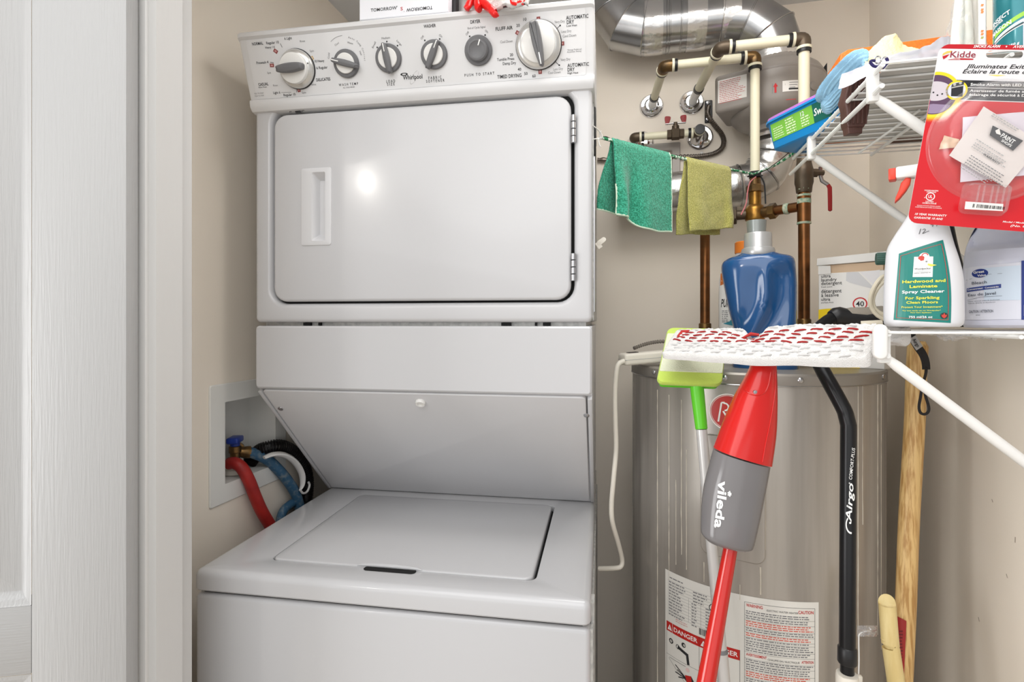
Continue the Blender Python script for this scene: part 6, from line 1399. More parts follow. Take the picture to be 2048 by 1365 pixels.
KT('Smoke Alarm with LED Safety Light', 1940.7, 169, 5.0, M_inkw, 132, bold=.03, align=-1, layer=4); KT('Avertisseur de fumée avec', 1939, 181.5, 4.6, M_inkw, 106, bold=.03, align=-1, layer=4); KT('éclairage de sécurité à DEL', 1937.6, 189.3, 4.6, M_inkw, 106, bold=.03, align=-1, layer=4)
KT('UNDERWRITERS', 1862.5, 381.5, 2.4, M_inkw, 25, bold=.02); KT('LABORATORIES', 1862.5, 384.5, 2.2, M_inkw, 17, bold=.02); pkp.ring(1860.5, 393.5, 6.6, 8.2, M_inkw, 3, 28); KT('UL', 1860.5, 393.5, 6.0, M_inkw, 7.5, bold=.03); KT('c', 1849.5, 395, 2.6, M_inkw, 2.4, bold=.02)
KT('LISTED', 1859, 403.5, 2.8, M_inkw, 14, bold=.02); KT('HOMOLOGUÉ', 1858.5, 407, 2.8, M_inkw, 25, bold=.02); KT('SINGLE STATION SMOKE ALARM', 1857, 412.3, 2.0, M_inkw, 42); KT('AVERTISSEUR DE FUMÉE AUTONOME', 1856.5, 415.6, 2.0, M_inkw, 48)
KT('10 YEAR WARRANTY', 1861.5, 430, 4.0, M_inkw, 58, bold=.03, shear=.25); KT('GARANTIE 10 ANS', 1856.5, 436.8, 4.0, M_inkw, 52, bold=.03, shear=.25); KT('Model / Modèle:', 2005, 443.5, 3.2, M_inkw, 44, bold=.02, shear=.25, align=-1); KT('(No. 0915', 2021, 451.5, 4.0, M_inkw, 40, bold=.02, shear=.25, align=-1)
pkp.build('card_print', cd_)
# receipts inside the blister
def sheet(name, corners, h, m, px_lab=None):
    c = [pK.px(*q) for q in corners]; mb = MB()
    mb.grid(lambda u, v: pK.pt(*[(c[0][k]*(1-u)+c[1][k]*u)*(1-v)+(c[3][k]*(1-u)+c[2][k]*u)*v for k in (0, 1)], h+.002*noise.noise(V((u*3, v*3, h*90)))), 10, 10); return mb.build(name, m, pkg, fix=False)
sheet('tan_paper', [(1875, 300), (1886, 272), (1916, 280), (1912, 296)], .0030, mat('tan_paper', (222, 190, 160), .7))
sheet('folded_paper', [(1916, 366), (2048, 352), (2048, 226), (1921, 237)], .0050, mat('lilac_paper', (224, 216, 226), .7))
rc_ = sheet('receipt', [(1891, 314), (2003, 378), (2075, 292), (1959, 217)], .0085, mat('receipt_paper', (226, 218, 214), .7))
pr_ = PR(lambda a, b, h: pK.pt(a, b, .0112+h), pK.px, mpp, lift=.00015)
RR_ = -radians(30)+ROT*0
pr_.quad([(1968, 275), (2014, 306), (2034, 286), (1974, 256)], M_kb, 1); pr_.quad([(1979, 266), (1987, 262), (1990, 275), (1981, 272)], M_paper, 2); pr_.text('PAINT', 2004, 282, 8.0, M_inkw, w=27, rot=RR_, bold=.03); pr_.text('SHOPS', 2001, 291, 4.5, M_inkw, w=21, rot=RR_, bold=.03)
pr_.text('WARRANTY', 1971.5, 322, 4.6, M_ink, w=36, rot=RR_, bold=.02)
rr = random.Random(9)
def gl(x, y, n, L, pitch, m=M_ink3):
    a, b = pK.px(x, y); c, s = cos(RR_), sin(RR_)
    for r in range(n):
        t = 0; 
        while t < L*(.75+.25*rr.random()):
            wl = rr.uniform(2, 6); x0, y0 = t*mpp, -r*pitch*mpp; x1 = min(t+wl, L)*mpp
            P = [(a+X*c-Y*s, b+X*s+Y*c) for X, Y in ((x0, y0-.0011), (x1, y0-.0011), (x1, y0), (x0, y0))]; pr_.raw(P, [[0, 1, 2, 3]], m, 1); t += wl+1.6
gl(1943, 282, 1, 60, 4); gl(1940, 289, 3, 78, 4.4); gl(1932, 314, 4, 88, 5.2, M_ink2); gl(1975, 232, 2, 70, 4); gl(1918, 330, 3, 70, 4.4)
pr_.build('receipt_print', rc_)
M_blis = film('blister_plastic', (240, 238, 240), .08, .22, .22)
bc = pK.px(1990, 283); RB = .0735
mb = MB(); prof_ = [(RB+.004, .0004), (RB+.001, .0012), (RB, .003), (RB-.006, .015), (RB-.013, .022), (RB-.022, .0255), (RB-.04, .027), (.001, .0275)]
mb.loft([[pK.pt(bc[0]+r*cos(2*pi*i/64), bc[1]+r*sin(2*pi*i/64), h) for i in range(64)] for r, h in prof_], cap=False); mb.build('blister_dome', M_blis, pkg, smooth=50)
b0_, b1_2 = pK.px(1918, 424), pK.px(2018, 372); hb_ = .013
R = []
for d, h in ((-.002, .0004), (0, .0008), (.001, .009), (.003, hb_)):
    R.append([pK.pt(x, y, h) for x, y in offset(rrect(b1_2[0]-b0_[0], b1_2[1]-b0_[1], .006, 5, (b0_[0]+b1_2[0])/2, (b0_[1]+b1_2[1])/2), d)])
mb = MB(); mb.loft(R, cap=False); n = len(R[0]); mb.f.append([3*n+i for i in range(n)]); mb.mi.append(0)
for t in (.22, .34, .52, .64, .78): x = b0_[0]+(b1_2[0]-b0_[0])*t; mb.tube([pK.pt(x, b0_[1]+.012, hb_), pK.pt(x, b1_2[1]-.004, hb_)], .0012, 6)
mb.build('battery_blister', M_blis, pkg, smooth=40)
pz = PR(lambda a, b, h: pK.pt(a, b, hb_+.0002+h), pK.px, mpp); pz.quad([(1917, 421), (1992, 425), (1993, 411), (1919, 406)], M_paper, 1); rr = random.Random(6); a, b = pz.pxf(1933, 414)
for k in range(26): pz.rect(a+k*.0013*1.1, b-.0025, a+k*.0013*1.1+rr.uniform(.0004, .0011), b+.0022+(-k*.00004), M_ink, 2) if rr.random() > .15 else None
pz.build('price_sticker', pkg)

# ================================================================== UPPER SHELF CONTENTS
ZS = ZU+.0032
Mi_, sx, sz = bframe(2033, .745)
isc = thing('insect_spray_can', 'teal aerosol can with white lettering standing on the upper shelf', 'can', M=Matrix.Translation((Mi_[0][3], Mi_[1][3], ZS)))
RC = 49*sx; zb = ZS-CZ
mb = MB(); mb.lathe([(RC-.004, zb), (RC-.001, zb+.003), (RC, zb+.006), (RC, zb+.17), (RC-.004, zb+.176), (RC-.012, zb+.185)], 56, M=Mi_); ib = mb.build('can_body', mat('teal_tin', (32, 112, 120), .25, metal=.3, coat=.3), isc)
mb = MB(); mb.lathe([(RC-.012, zb+.183), (RC-.011, zb+.19), (RC-.013, zb+.225), (RC-.018, zb+.23)], 36, M=Mi_); mb.build('can_cap', M_white, isc)
def icf(a, b, h): return Mi_ @ V(((RC+h)*sin(a), -(RC+h)*cos(a), b))
kk = (.745-RC)/.745
pi2 = PR(icf, lambda px, py: (math.asin(max(-.99, min(.99, (px-2033)/50.0))), (HZ-py)*sz*kk), .001)
def IT(t, x, y, h, w_, rot=.36, m=M_inkw, bold=.03, shear=.2):
    # text on the can: lay out in metres, then wrap
    a0, b0 = pi2.pxf(x, y); vs, fs = glyphs(t, bold, shear, 1.0); xx0 = min(v[0] for v in vs); xx1 = max(v[0] for v in vs); s_ = .00064; kx = w_*s_/(xx1-xx0); ky = h*s_/CAP; c, q = cos(rot), sin(rot); P = []
    for X, Y in vs: X = (X-xx0)*kx; Y = (Y-CAP/2)*ky; P.append((a0+(X*c-Y*q)/RC, b0+X*q+Y*c))
    pi2.raw(P, fs, m, 3)
IT('INSECT', 1986, 24, 8.5, 40, .30); IT('DESTRUCTEUR', 1986, 32, 4, 26, .30); IT('MAISON', 1985, 45, 8.5, 44, .26)
def iband(y0a, y0b, th_, m, ly):   # band sloping round the can
    P = []; n = 18
    for i in range(n+1):
        px = 1984+i*(2081-1984)/n; yy = y0a+(y0b-y0a)*((px-1984)/70.0)**.7
        a, b = pi2.pxf(px, yy); a2, b2 = pi2.pxf(px, yy+th_); P += [(a, b), (a, b2)]
    pi2.raw(P, [[2*i, 2*i+1, 2*i+3, 2*i+2] for i in range(n)], m, ly)
iband(50, 18, 9, mat('can_lime', (146, 196, 64), .3), 1); iband(62, 32, 6, M_paper, 1); iband(67, 40, 2.2, M_kb, 2); iband(69.5, 43, 1.8, M_paper, 2)
a, b = pi2.pxf(2046, 88); pi2.rect(a, b-.08, a+.5, b+.032, mat('can_pale', (206, 208, 226), .3), 1, nx=6); IT('Tue', 1994, 86, 5, 12, .15); IT('450 g', 2016, 83, 5, 18, .1)
pi2.build('can_label', ib)
# bag of white rolls
M_rollm = mat('white_rolls', (226, 222, 212), .6, bump=(60, .3))
br_ = thing('bag_of_rolls', 'clear bag of long white rolls standing on the upper shelf', 'bag', M=Matrix.Translation(AD(1930, 88, .80)))
for k, (x0, x1, r_) in enumerate(((1909, 1921, .0078), (1921, 1926, .0085), (1935, 1930, .0085), (1949, 1938, .0088), (1962, 1950, .0078), (1942, 1934, .0075))):
    dd = .805+.012*(k % 2)+(.018 if k == 5 else 0); b0, t0 = AD(x0, 100, dd), AD(x1, -14, dd*1.0)
    b0.z = ZS+.006; mb = MB(); mb.tube([b0, b0+(t0-b0)*.02, b0+(t0-b0)*.5, b0+(t0-b0)*.98, t0+UP*.02], [r_*.6, r_, r_, r_*.8, r_*.4], 14); fuzz(mb, .0015, 50, k); mb.build('roll', M_rollm, br_)
def bagf(u, v):
    a = 2*pi*u; x = 1932+(40-14*v)*cos(a)+4*v; return AD(x, 92-112*v, .815+.034*sin(a)*(1-.3*v))+V(noise.noise_vector(V((cos(a)*2.2, sin(a)*2.2, v*5))))*.005
mb = MB(); mb.grid(bagf, 48, 14); fb = mb.build('bag_film', film('bag_plastic', fac=.07), br_, smooth=30)
wc = thing('slim_carton', 'narrow white carton strip with orange marks next to the teal can', 'carton', M=Matrix.Translation(AD(1965, 88, .79)))
a0, b0 = AD(1957.5, 40, .785), AD(1973, 40, .780); pc = Plane(V((a0.x, a0.y, ZS)), V((b0.x-a0.x, b0.y-a0.y, 0)), UP); wv = (V((b0.x-a0.x, b0.y-a0.y, 0))).length
mb = MB(); mb.rbox(0, 0, -.03, wv, .145, 0, .001, 1, M=pc.mat()); cb = mb.build('carton_body', M_paper, wc)
pq = PR(lambda a, b, h: pc.pt(a, b, h), pc.px, .00073); M_or = mat('print_orange', (232, 140, 84), .6)
for y, m_ in ((8, M_or), (17, M_or), (22, M_or), (60, M_or), (66, M_or), (73, mat('print_olive', (176, 172, 104), .6))): pq.quad([(1961, y+5), (1966, y+5), (1968, y), (1962.5, y)], m_, 1)
pq.build('carton_print', cb)
# orange box lying along the back
obx = thing('orange_box', 'long orange cardboard box at the back of the upper shelf', 'box', M=Matrix.Translation((.48, 1.15, ZS)))
MO = Matrix.Translation((.352, 1.120, ZS)) @ Matrix.Rotation(radians(-3), 4, 'Z')
mb = MB(); mb.prism([(0, 0), (.262, 0), (.262, .152), (.030, .148), (.018, .142)], -.085, 0, M=MO @ Matrix.Rotation(pi/2, 4, 'X'), bev=.002); oc = mb.build('carton_body', mat('orange_card', (226, 122, 34), .5, var=(300, (206, 104, 30))), obx)
po_ = PR(lambda a, b, h: MO @ V((a, -h, b)), None, .001); po_.text('S', .012, .028, .030, M_inkw, w=.014, px=False, bold=.04); po_.greek(.05, .12, .2, 6, .010, .004, mat('print_brown', (150, 80, 30), .6), 2); po_.build('carton_print', oc)
# cloths and bag piled at the front edge
M_yc = mat('pale_yellow_terry', (232, 227, 178), .95, bump=(420, 1.0), sheen=.1)
yc = thing('yellow_cloth', 'pale yellow terry cloth heaped on the upper shelf in front of the orange box', 'cloth', M=Matrix.Translation(AD(1755, 140, .93)))
def ycf(u, v):
    base = [(1728, 124, 108), (1736, 126, 104), (1748, 126, 92), (1762, 124, 76), (1780, 122, 65), (1790, 120, 64), (1798, 116, 76), (1806, 110, 90), (1818, 104, 96), (1835, 100, 98)]
    f = u*(len(base)-1); i = min(int(f), len(base)-2); t = f-i; x, yb_, yt = [base[i][k]*(1-t)+base[i+1][k]*t for k in range(3)]
    k = v*2; 
    if k <= 1: return AD(x, yb_+14+(yt-yb_-14)*k, .88+.045*k)
    return AD(x, yt+(yb_+10-yt)*(k-1), .925+.05*(k-1))
mb = MB(); mb.grid(ycf, 60, 40); fuzz(mb, .006, 38, 3); fuzz(mb, .0012, 260, 7); mb.build('cloth_heap', M_yc, yc, smooth=80)
M_bag = mat('white_bag_plastic', (184, 184, 192), .45, alpha=.9)
wb = thing('white_plastic_bag', 'white translucent plastic bag draped over the front edge of the upper shelf', 'bag', M=Matrix.Translation(AD(1800, 120, .82)))
def wbf(u, v):
    L_ = [(1682, 168, 152), (1712, 155, 136), (1748, 138, 120), (1775, 122, 112), (1800, 118, 104), (1830, 118, 100), (1860, 118, 92), (1880, 118, 78), (1896, 116, 72), (1910, 116, 80)]
    f = u*(len(L_)-1); i = min(int(f), len(L_)-2); t = f-i; x, yb_, yt = [L_[i][k]*(1-t)+L_[i+1][k]*t for k in range(3)]
    dz = .80+.10*max(0, .35-u)
    if v < .5: k = v/.5; return AD(x-4*(1-k), yb_+8*(1-k)+(yt-yb_)*k, dz+.012*k)
    k = (v-.5)/.5; return AD(x+3*k, yt+(yb_-yt)*k*.35, dz+.012+.07*k)
mb = MB(); mb.grid(wbf, 60, 26); fuzz(mb, .006, 26, 9); fuzz(mb, .0025, 80, 4); mb.build('bag_sheet', M_bag, wb, smooth=40)
# light blue knitted glove hanging over the lip
M_knit = mat('light_blue_knit', (142, 184, 210), .95, sheen=.1, bump=(600, .6))
kg = thing('knit_glove', 'light blue ribbed knit glove hanging over the front of the upper shelf', 'glove', M=Matrix.Translation(AD(1680, 160, .97)))
C = catmull([tuple(AD(*q)) for q in ((1733, 118, .90), (1712, 126, .915), (1690, 146, .935), (1672, 166, .950), (1657, 186, .965), (1650, 204, .975))], 10)
def knit_tube(name, C, hw_, hth, flat_up, parent, seed=0):
    P_ = [V(p) for p in C]; R = []; n = 72
    for i, p in enumerate(P_):
        t = (P_[min(i+1, len(P_)-1)]-P_[max(i-1, 0)]).normalized(); s_ = t.cross(FW).normalized(); d_ = FW
        f = i/(len(P_)-1); e = min(1, .25+6*min(f, 1-f)) if True else 1; w_ = hw_*e**.5; h_ = hth*e**.5; ring = []
        for j in range(n):
            a = 2*pi*j/n; rib = 1+.12*cos(a*15)+.022*cos(i*2.1+(j//3)); ring.append(p+s_*cos(a)*w_*rib+d_*sin(a)*h_*rib)
        R.append(ring)
    mb = MB(); mb.loft(R); return mb.build(name, M_knit, parent, smooth=70)
knit_tube('glove_palm', C, .0185, .011, None, kg)
C = catmull([tuple(AD(*q)) for q in ((1712, 154, .92), (1698, 164, .935), (1683, 180, .95), (1668, 196, .962), (1655, 211, .970), (1646, 216, .972))], 8); knit_tube('glove_fingers', C, .013, .010, None, kg, 2)
# brown ribbed clip under the shelf
M_br = mat('brown_plastic', (84, 56, 50), .4, bump=(30, .3, (40, 1, 1)))
bc_ = thing('brown_clip', 'dark brown ribbed plastic clip hanging behind the upper shelf lip', 'clip', M=Matrix.Translation(AD(1710, 210, .875)))
pcl = Plane(AD(1708, 262, .875), RT, (AD(1710, 155, .875)-AD(1708, 262, .875)))
def cl(pts): return [pcl.px(*q) for q in pts]
out = cl([(1687, 181), (1690, 165), (1694, 153), (1708, 147), (1724, 150), (1732, 168), (1734, 200), (1731, 230), (1725, 252), (1722, 258), (1691, 258), (1688, 250), (1686, 220), (1681, 205)])[::-1]
mb = MB(); mb.prism(out, -.011, .009, M=pcl.mat(), bev=.003, both=True); cb_ = mb.build('clip_jaw', M_br, bc_)
for k in range(5):
    x = 1693+8*k; mb = MB(); mb.tube([pcl.at(x+2, 160, .0092), pcl.at(x-1+.5*k, 205, .0092), pcl.at(x-2+.3*k, 252, .0092)], .0016, 6); mb.build('rib', M_br, cb_)
mb = MB(); o2 = cl([(1690, 257), (1720, 257), (1719, 270), (1692, 270)])[::-1]; mb.prism(o2, -.008, .008, M=pcl.mat(), bev=.002, both=True); mb.build('clip_foot', M_br, bc_)
mb = MB(); a, b = AY(1785, 290, 1.22), AY(1828, 290, 1.22)
bs = thing('brown_card_strip', 'dark brown cardboard strip lying across the wires at the back of the upper shelf', 'strip', M=Matrix.Translation((a.x, 1.22, ZS)))
mb.rbox(a.x, 1.205, ZS, b.x+.05, 1.235, ZS+.006, .001, 1); mb.build('strip_board', mat('brown_strip', (98, 66, 48), .6), bs)
# tub of wipes on the far front corner
M_tubb = mat('tub_blue', (20, 130, 196), .35); M_tubg = mat('tub_green_label', (124, 190, 70), .4); M_tubl = mat('tub_lid_pink', (178, 116, 190), .35, alpha=.9)
tb_ = thing('wipes_tub', 'blue tub of wet wipes with green label and pink lid on the shelf corner', 'tub', M=Matrix.Translation(AZ(1575, 300, ZS)))
A_, B_, Cn = AZ(1541, 303, ZS), AZ(1648, 257, ZS), AZ(1613, 299, ZS)
ext = (B_-A_); Lt = ext.length+.03; ext.normalize(); eyt = UP.cross(ext); eyt = -eyt if (Cn-A_).dot(eyt) < 0 else eyt; wt = .085
MTb = Matrix.Identity(4)
for i in range(3): MTb[i][0] = ext[i]; MTb[i][1] = eyt[i]; MTb[i][2] = UP[i]; MTb[i][3] = A_[i]
Ht = .058; R = []
for f, d in ((0, .004), (.04, 0), (.5, -.006), (.92, -.011), (.93, -.016), (1.0, -.016)):
    R.append([V((x, y, Ht*f)) for x, y in offset(rrect(Lt, wt, .018, 6, Lt/2, wt/2), d)])
mb = MB(); mb.loft(R, M=MTb); tbb = mb.build('tub_body', M_tubb, tb_)
R = [[V((x, y, Ht+h)) for x, y in offset(rrect(Lt, wt, .018, 6, Lt/2, wt/2), d)] for h, d in ((0, -.014), (.006, -.013), (.009, -.008), (.010, .004))]
mb = MB(); mb.loft(R, M=MTb); mb.build('tub_lid', M_tubl, tb_)
flip = (MTb.to_3x3() @ V((0, 1, 0))).dot(FW) < 0
def tside(a, b, h):   # long side facing the room
    ins_ = .0+(b/Ht)*.012; y = (wt+ins_+h) if flip else (-ins_-h); return MTb @ V((a, y, b))
pt2 = PR(tside, None, .001, lift=.0004)
x0_, x1_ = .012, Lt-.012
pt2.rect(x0_, .016, x1_, .050, M_tubg, 1, nx=4)
xx = [x0_, x1_] 
pt2.rect(Lt-.048, .016, x1_+.004, .050, mat('tub_dark_green', (20, 96, 84), .4), 2, nx=2); pt2.text('Swiffer', Lt-.046, .034, .012, M_inkw, w=.045, px=False, bold=.03, shear=.25, align=-1)
pt2.text('12', Lt-.072, .042, .008, M_inkw, w=.009, px=False, bold=.02); rr = random.Random(12); pt2.greek(Lt-.078, .036, Lt-.056, 4, .0048, .0024, mat('ink_pale_green', (214, 232, 190), .6), 2, rr); pt2.greek(.052, .046, .078, 6, .0050, .0026, MATS['ink_pale_green'], 2, rr); pt2.greek(.018, .040, .046, 5, .0044, .0018, MATS['ink_pale_green'], 2, rr)
pt2.build('tub_label', tbb)

# ================================================================== CORDS AND HANGING CLOTHS
S0 = AD(1203, 276, 1.075); E0 = V((c1.x-.006, c1.y-.016, CZ+.366)); LIP0 = V((LX, .915, ZU-.040))
def cord_pt(t): return S0+(E0-S0)*t-UP*.010*4*t*(1-t)*.25
M_cordg = mat('green_cord', (40, 130, 84), .8, var=(160, (214, 228, 214), (1, 1, 1), .5, .54), bump=(500, .6))
cl_ = thing('clothesline', 'green and white braided cord strung from the dryer hinge to the upper shelf', 'cord', M=Matrix.Translation(E0))
mb = MB(); mb.tube([cord_pt(i/24) for i in range(25)], .0030, 10); mb.build('braided_cord', M_cordg, cl_)
P2 = catmull([tuple(q) for q in (E0, E0+(AD(1560, 325, 1.22)-E0)*1.0, AD(1640, 268, 1.08), AD(1712, 225, .95), AD(1728, 216, .935))], 8)
mb = MB(); mb.tube(P2, .0028, 10); mb.build('braided_cord', M_cordg, cl_)
mb = MB(); mb.tube([AD(1714, 226, .94), AD(1722, 220, .93), AD(1737, 210, .925)], [.0060, .0068, .0058], 10); mb.build('cord_knot', M_cordg, cl_)
mb = MB(); mb.tube(catmull([tuple(AD(*q)) for q in ((1716, 228, .93), (1712, 212, .925), (1718, 196, .92), (1730, 187, .91), (1726, 205, .915), (1722, 226, .925), (1733, 228, .93))], 6), .0016, 8); mb.build('black_tie', M_black, cl_)
mb = MB(); mb.tube(catmull([tuple(q) for q in (S0+V((-.004, 0, 0)), S0, AD(1212, 275, 1.085), AD(1222, 281, 1.095), AD(1226, 284, 1.10))], 6), .0024, 8); mb.build('black_loop', M_black, cl_)
for k, p in enumerate((((1150, 242, 1.022), (1165, 243, 1.03), (1185, 251, 1.05), (1199, 263, 1.068), (1204, 272, 1.072), (1201, 279, 1.072)), ((1150, 289, 1.022), (1165, 286, 1.03), (1185, 279, 1.055), (1200, 276, 1.072), (1199, 266, 1.072), (1203, 262, 1.07)), ((1199, 280, 1.068), (1196, 277, 1.066), (1199, 290, 1.066), (1202, 294, 1.066)))):
    mb = MB(); mb.tube(catmull([tuple(AD(*q)) for q in p], 6), .0011, 8); mb.build('white_twist_wire', M_white, cl_)
mb = MB(); nb_ = V((c1.x, c1.y, CZ+.366)); mb.tube([nb_+V((cos(a)*.0165, sin(a)*.0165, .004*sin(a))) for a in [2*pi*i/20 for i in range(21)]], .0022, 8); mb.build('black_tie', M_black, cl_)
mb = MB(); mb.tube(catmull([tuple(AD(*q)) for q in ((1521, 352, 1.325), (1528, 366, 1.325), (1530, 382, 1.325), (1531, 408, 1.325))], 5), .0019, 8); mb.build('black_tail', M_black, cl_)
mb = MB(); mb.tube(catmull([tuple(AD(*q)) for q in ((1512, 354, 1.322), (1500, 365, 1.322), (1495, 385, 1.322), (1492, 408, 1.318), (1482, 430, 1.315))], 5), .0015, 8); mb.build('pink_string', mat('pink_string', (196, 120, 122), .8), cl_)
mb = MB(); mb.tube(catmull([tuple(AD(*q)) for q in ((1505, 352, 1.325), (1540, 335, 1.25), (1600, 285, 1.13), (1660, 215, 1.0), (1738, 134, .86))], 8), .0010, 6); mb.build('black_thread', M_black, cl_)
st_ = thing('blue_string', 'dark blue string knotted round the near end of the upper shelf lip', 'string', M=Matrix.Translation(AD(1756, 126, .79)))
M_bs = mat('dark_blue_yarn', (46, 40, 92), .9, bump=(600, .6))
for p, r_ in ((((1740, 124), (1747, 132), (1756, 133), (1764, 128), (1771, 130), (1775, 122), (1772, 116)), .0020), (((1740, 124), (1744, 121), (1750, 122)), .0018), (((1757, 132), (1756, 145), (1748, 155), (1744, 172), (1744, 190), (1743.5, 200)), .0021), (((1771, 134), (1763, 136), (1757, 130)), .0018)):
    mb = MB(); mb.tube(catmull([tuple(AD(x, y, .783)) for x, y in p], 5), r_, 8); mb.build('yarn', M_bs, st_)
mb = MB(); mb.tube(catmull([tuple(AD(x, y, .785)) for x, y in ((1757, 138), (1752, 152), (1749, 162), (1757, 160), (1756, 142))], 5), .0007, 6); mb.build('thin_thread', M_black, st_)
mb = MB(); mb.sphere((0, 0, 0), .0058, 20, (1.15, .8, 1), M=Matrix.Translation(AD(1755, 171, .785))); mb.build('white_bead', M_white, st_)
for x, y, s_ in ((1756, 120, .0052), (1770, 123, .0058)):
    mb = MB(); mb.tube([AD(x, y, .79)+(RT*cos(a)+UP*sin(a))*s_ for a in [2*pi*i/20 for i in range(21)]], .0012, 8); mb.build('metal_ring', M_chrome, st_)

def hang_cloth(name, label, m, t0, t1, lenF, lenB, shiftB, foldamp, folds, hem=None, seed=0, thick=.0035):
    t_ = thing(name, label, 'cloth', M=Matrix.Translation(cord_pt((t0+t1)/2)))
    ax = (E0-S0); ax.z = 0; ax.normalize(); out = V((ax.y, -ax.x, 0))   # towards the room
    def fr(u, v):
        p = cord_pt(t0+(t1-t0)*u); L = lenF(u); f = foldamp*(folds(u))*sm(v, .05, .9)
        return p+out*(.0045*sm(v, 0, .05)+f+.003*v)+UP*(.0045*(1-sm(v, 0, .06))-L*v)+V(noise.noise_vector(V((u*4, v*4, seed))))*.0035*v
    def bk(u, v):
        p = cord_pt(t0+(t1-t0)*u-shiftB*sm(v, 0, .8)); L = lenB(u)
        return p-out*(.0045*sm(v, 0, .05)+.010*v)+UP*(.0045*(1-sm(v, 0, .06))-L*v)+V(noise.noise_vector(V((u*4, v*4, seed+7))))*.003*v
    mb = MB(); NU, NV = 60, 70
    mb.grid(lambda u, v: bk(u, 1-2*v) if v < .5 else fr(u, 2*v-1), NU, NV*2)
    fuzz(mb, .0007, 420, seed); o = mb.build('cloth_sheet', m, t_, smooth=80, fix=False)
    md = o.modifiers.new('thick', 'SOLIDIFY'); md.thickness = thick; md.offset = 0
    if hem:
        edge = [fr(i/40, 1) for i in range(41)]; edge2 = [fr(1, i/40) for i in range(41)]; edge3 = [bk(i/40, 1) for i in range(41)]; edge4 = [fr(0, i/40) for i in range(24, 41)]
        for e in (edge, edge2, edge3, edge4): mb = MB(); mb.tube(e, .0021, 8); mb.build('hem', hem, t_)
    return t_
M_cg = mat('teal_microfibre', (24, 122, 92), .95, var=(330, (62, 170, 140), (1, 1, 1), .40, .62), bump=(420, 1.0, (1, 1, 1), 5), sheen=.3)
M_cy = mat('olive_microfibre', (152, 150, 70), .95, var=(420, (190, 184, 104), (1, 1, 1), .40, .62), bump=(480, 1.0, (1, 1, 1), 5), sheen=.3)
def tpx(px):   # cord parameter under a photo column
    lo, hi = 0.0, 1.0
    for _ in range(30):
        m = (lo+hi)/2; p = cord_pt(m)-C0; x = 1024+F*p.dot(RT)/p.dot(FW)
        if x < px: lo = m
        else: hi = m
    return lo
def ln(px, py): t = tpx(px); p = cord_pt(t); return p.z-zpx(py, (p-C0).dot(FW))
gF0, gF1 = ln(1232, 432), ln(1336, 464); hang_cloth('green_cloth', 'teal green microfibre cloth with pale hem folded over the cord', M_cg, tpx(1224), tpx(1338), lambda u: gF0+(gF1-gF0)*u+.010*sin(pi*u)-.012*math.exp(-((u-.28)/.1)**2), lambda u: ln(1232, 424)-.004+.01*u, .055, .016, lambda u: math.exp(-((u-.10)/.10)**2)*1.2-.8*math.exp(-((u-.30)/.10)**2)+.35*math.exp(-((u-.55)/.15)**2), mat('pale_hem', (206, 226, 204), .85), 3)
yF0, yF1 = ln(1382, 466), ln(1455, 462); hang_cloth('olive_cloth', 'yellow-green microfibre cloth folded over the cord in front of the duct', M_cy, tpx(1372), tpx(1458), lambda u: yF0+(yF1-yF0)*u-.006*u, lambda u: ln(1380, 466)+.004-.012*u, .035, .008, lambda u: .5*math.exp(-((u-.2)/.2)**2)+.8*math.exp(-((u-.92)/.08)**2), None, 9)

# ================================================================== ON TOP OF THE DRYER
bxw = thing('white_carton', 'white carton with black lettering standing on top of the dryer', 'carton', M=Mm @ Matrix.Translation((.29, .13, CZ+.577)))
Mx0 = Mi @ AD(718, 42, 1.030); pX = mplane(.127); u0 = pX.px(718.5, 40)[0]; u1 = pX.px(897, 24)[0]; zt0 = CZ+.5775
mb = MB(); mb.rbox(u0, .127, zt0, u1, .245, zt0+.12, .0015, 1, M=Mm); xb = mb.build('carton_body', mat('carton_white', (228, 229, 234), .45), bxw)
mb = MB(); mb.rbox(u0-.0012, .131, zt0+.001, u0, .241, zt0+.118, .0004, 1, M=Mm); mb.build('side_flap', M_paper, bxw)
px_ = PR(lambda a, b, h: pX.pt(a, b, h), pX.px, .00095)
px_.text("TOMORROW'", 768, 18.2, 6.4, M_ink, w=56, bold=.012, rot=0); px_.text("S", 803.5, 17.6, 6.4, M_inkr, w=5, bold=.006); px_.text('.', 808.4, 20.6, 6.4, M_ink, bold=.012)
px_.text('TOMORROW', 839, 17.8, 6.4, M_ink, w=54, bold=.012, rot=pi)
px_.build('carton_lettering', xb)
sc_ = thing('slim_dark_case', 'slim black-edged grey case standing beside the white carton on the dryer', 'case', M=Mm @ Matrix.Translation((.47, .2, CZ+.577)))
pY = mplane(.150); v0 = pY.px(901, 20)[0]; v1 = pY.px(934, 20)[0]
mb = MB(); mb.rbox(v0, .150, zt0, v0+.011, .26, zt0+.10, .002, 2, M=Mm); mb.build('black_edge', M_black, sc_)
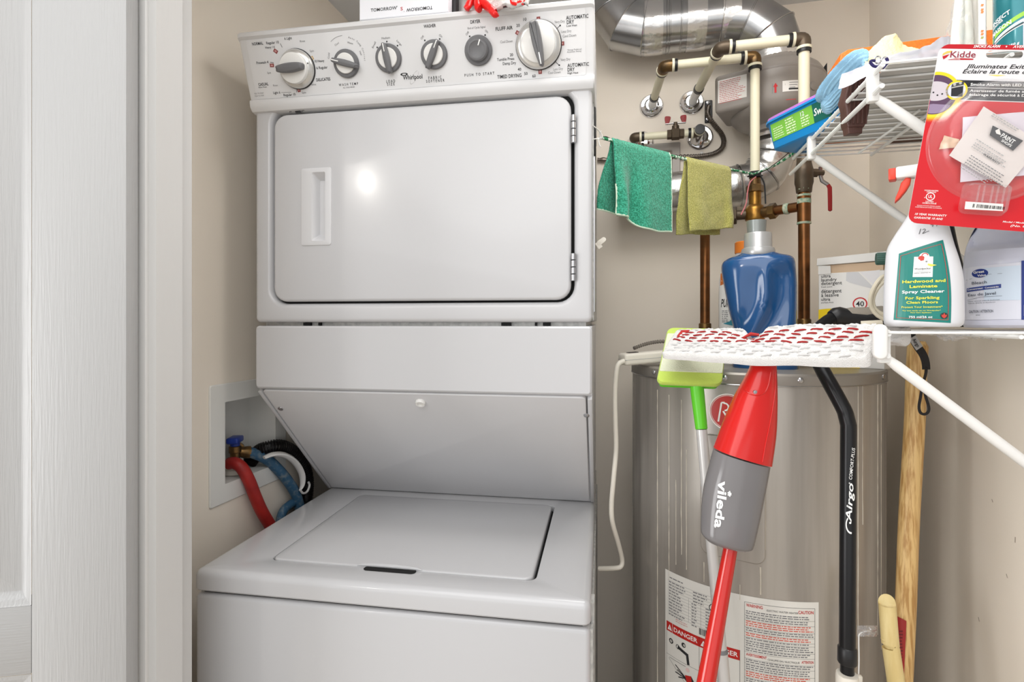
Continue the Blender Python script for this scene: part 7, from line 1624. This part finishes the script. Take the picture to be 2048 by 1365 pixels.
mb = MB(); mb.rbox(v0+.011, .165, zt0, v1+.01, .25, zt0+.10, .002, 2, M=Mm); mb.build('grey_shell', mat('case_grey', (158, 156, 154), .3, metal=.4), sc_)
rg = thing('rubber_glove', 'red rubber glove with one finger drooping over the console edge', 'glove', M=Mm @ Matrix.Translation((.52, .15, CZ+.577)))
def finger(name, pts, rad): mb = MB(); mb.tube(catmull([tuple(AD(*p)) for p in pts], 6), rad, 14); fuzz(mb, .0012, 90, len(pts)); mb.build(name, M_redrub, rg)
finger('glove_finger', [(950, -8, .985), (962, 3, .975), (974, 12, .965), (984, 21, .955), (990, 27, .952), (994, 24, .950)], lambda t: .0078-.001*t if t < .96 else .004)
finger('glove_finger', [(948, -10, .99), (941, 4, .985), (935, 15, .98), (931, 20, .98)], lambda t: .0062 if t < .94 else .003)
finger('glove_finger', [(957, -6, .985), (955, 6, .975), (957, 15, .97), (961, 18, .968)], lambda t: .0068 if t < .94 else .003)
finger('glove_palm', [(950, -30, 1.02), (951, -14, 1.0), (953, -2, .985)], [.014]*6+[.013]*7)
gmt = thing('grey_mitt', 'fluffy grey-white duster mitt with red trim at the console edge on the dryer', 'mitt', M=Mm @ Matrix.Translation((.6, .16, CZ+.577)))
mb = MB(); mb.grid(lambda u, v: AD(972+82*u, 17-11*u-26*v+2*sin(9*u), .975-.09*u*.9+.01*sin(pi*v)*0+.03*v), 40, 16); fuzz(mb, .004, 60, 2); fuzz(mb, .0012, 300, 3); o = mb.build('mitt_cloth', mat('grey_fluff', (190, 187, 184), .95, bump=(420, 1.0), sheen=.3), gmt, smooth=80, fix=False); md = o.modifiers.new('thick', 'SOLIDIFY'); md.thickness = .006
for p in (((1022, -4, .925), (1025, 6, .922), (1035, 8, .915), (1038, 2, .912)), ((1040, 3, .912), (1047, 7, .905), (1051, 0, .90))):
    mb = MB(); mb.tube(catmull([tuple(AD(*q)) for q in p], 5), .0028, 8); mb.build('red_trim', M_redrub, gmt)
mb = MB(); mb.tube(catmull([tuple(AD(*q)) for q in ((990, 17, .968), (1010, 13, .945), (1035, 9.5, .918), (1052, 6, .90))], 5), .0022, 8); mb.build('black_trim', M_black, gmt)
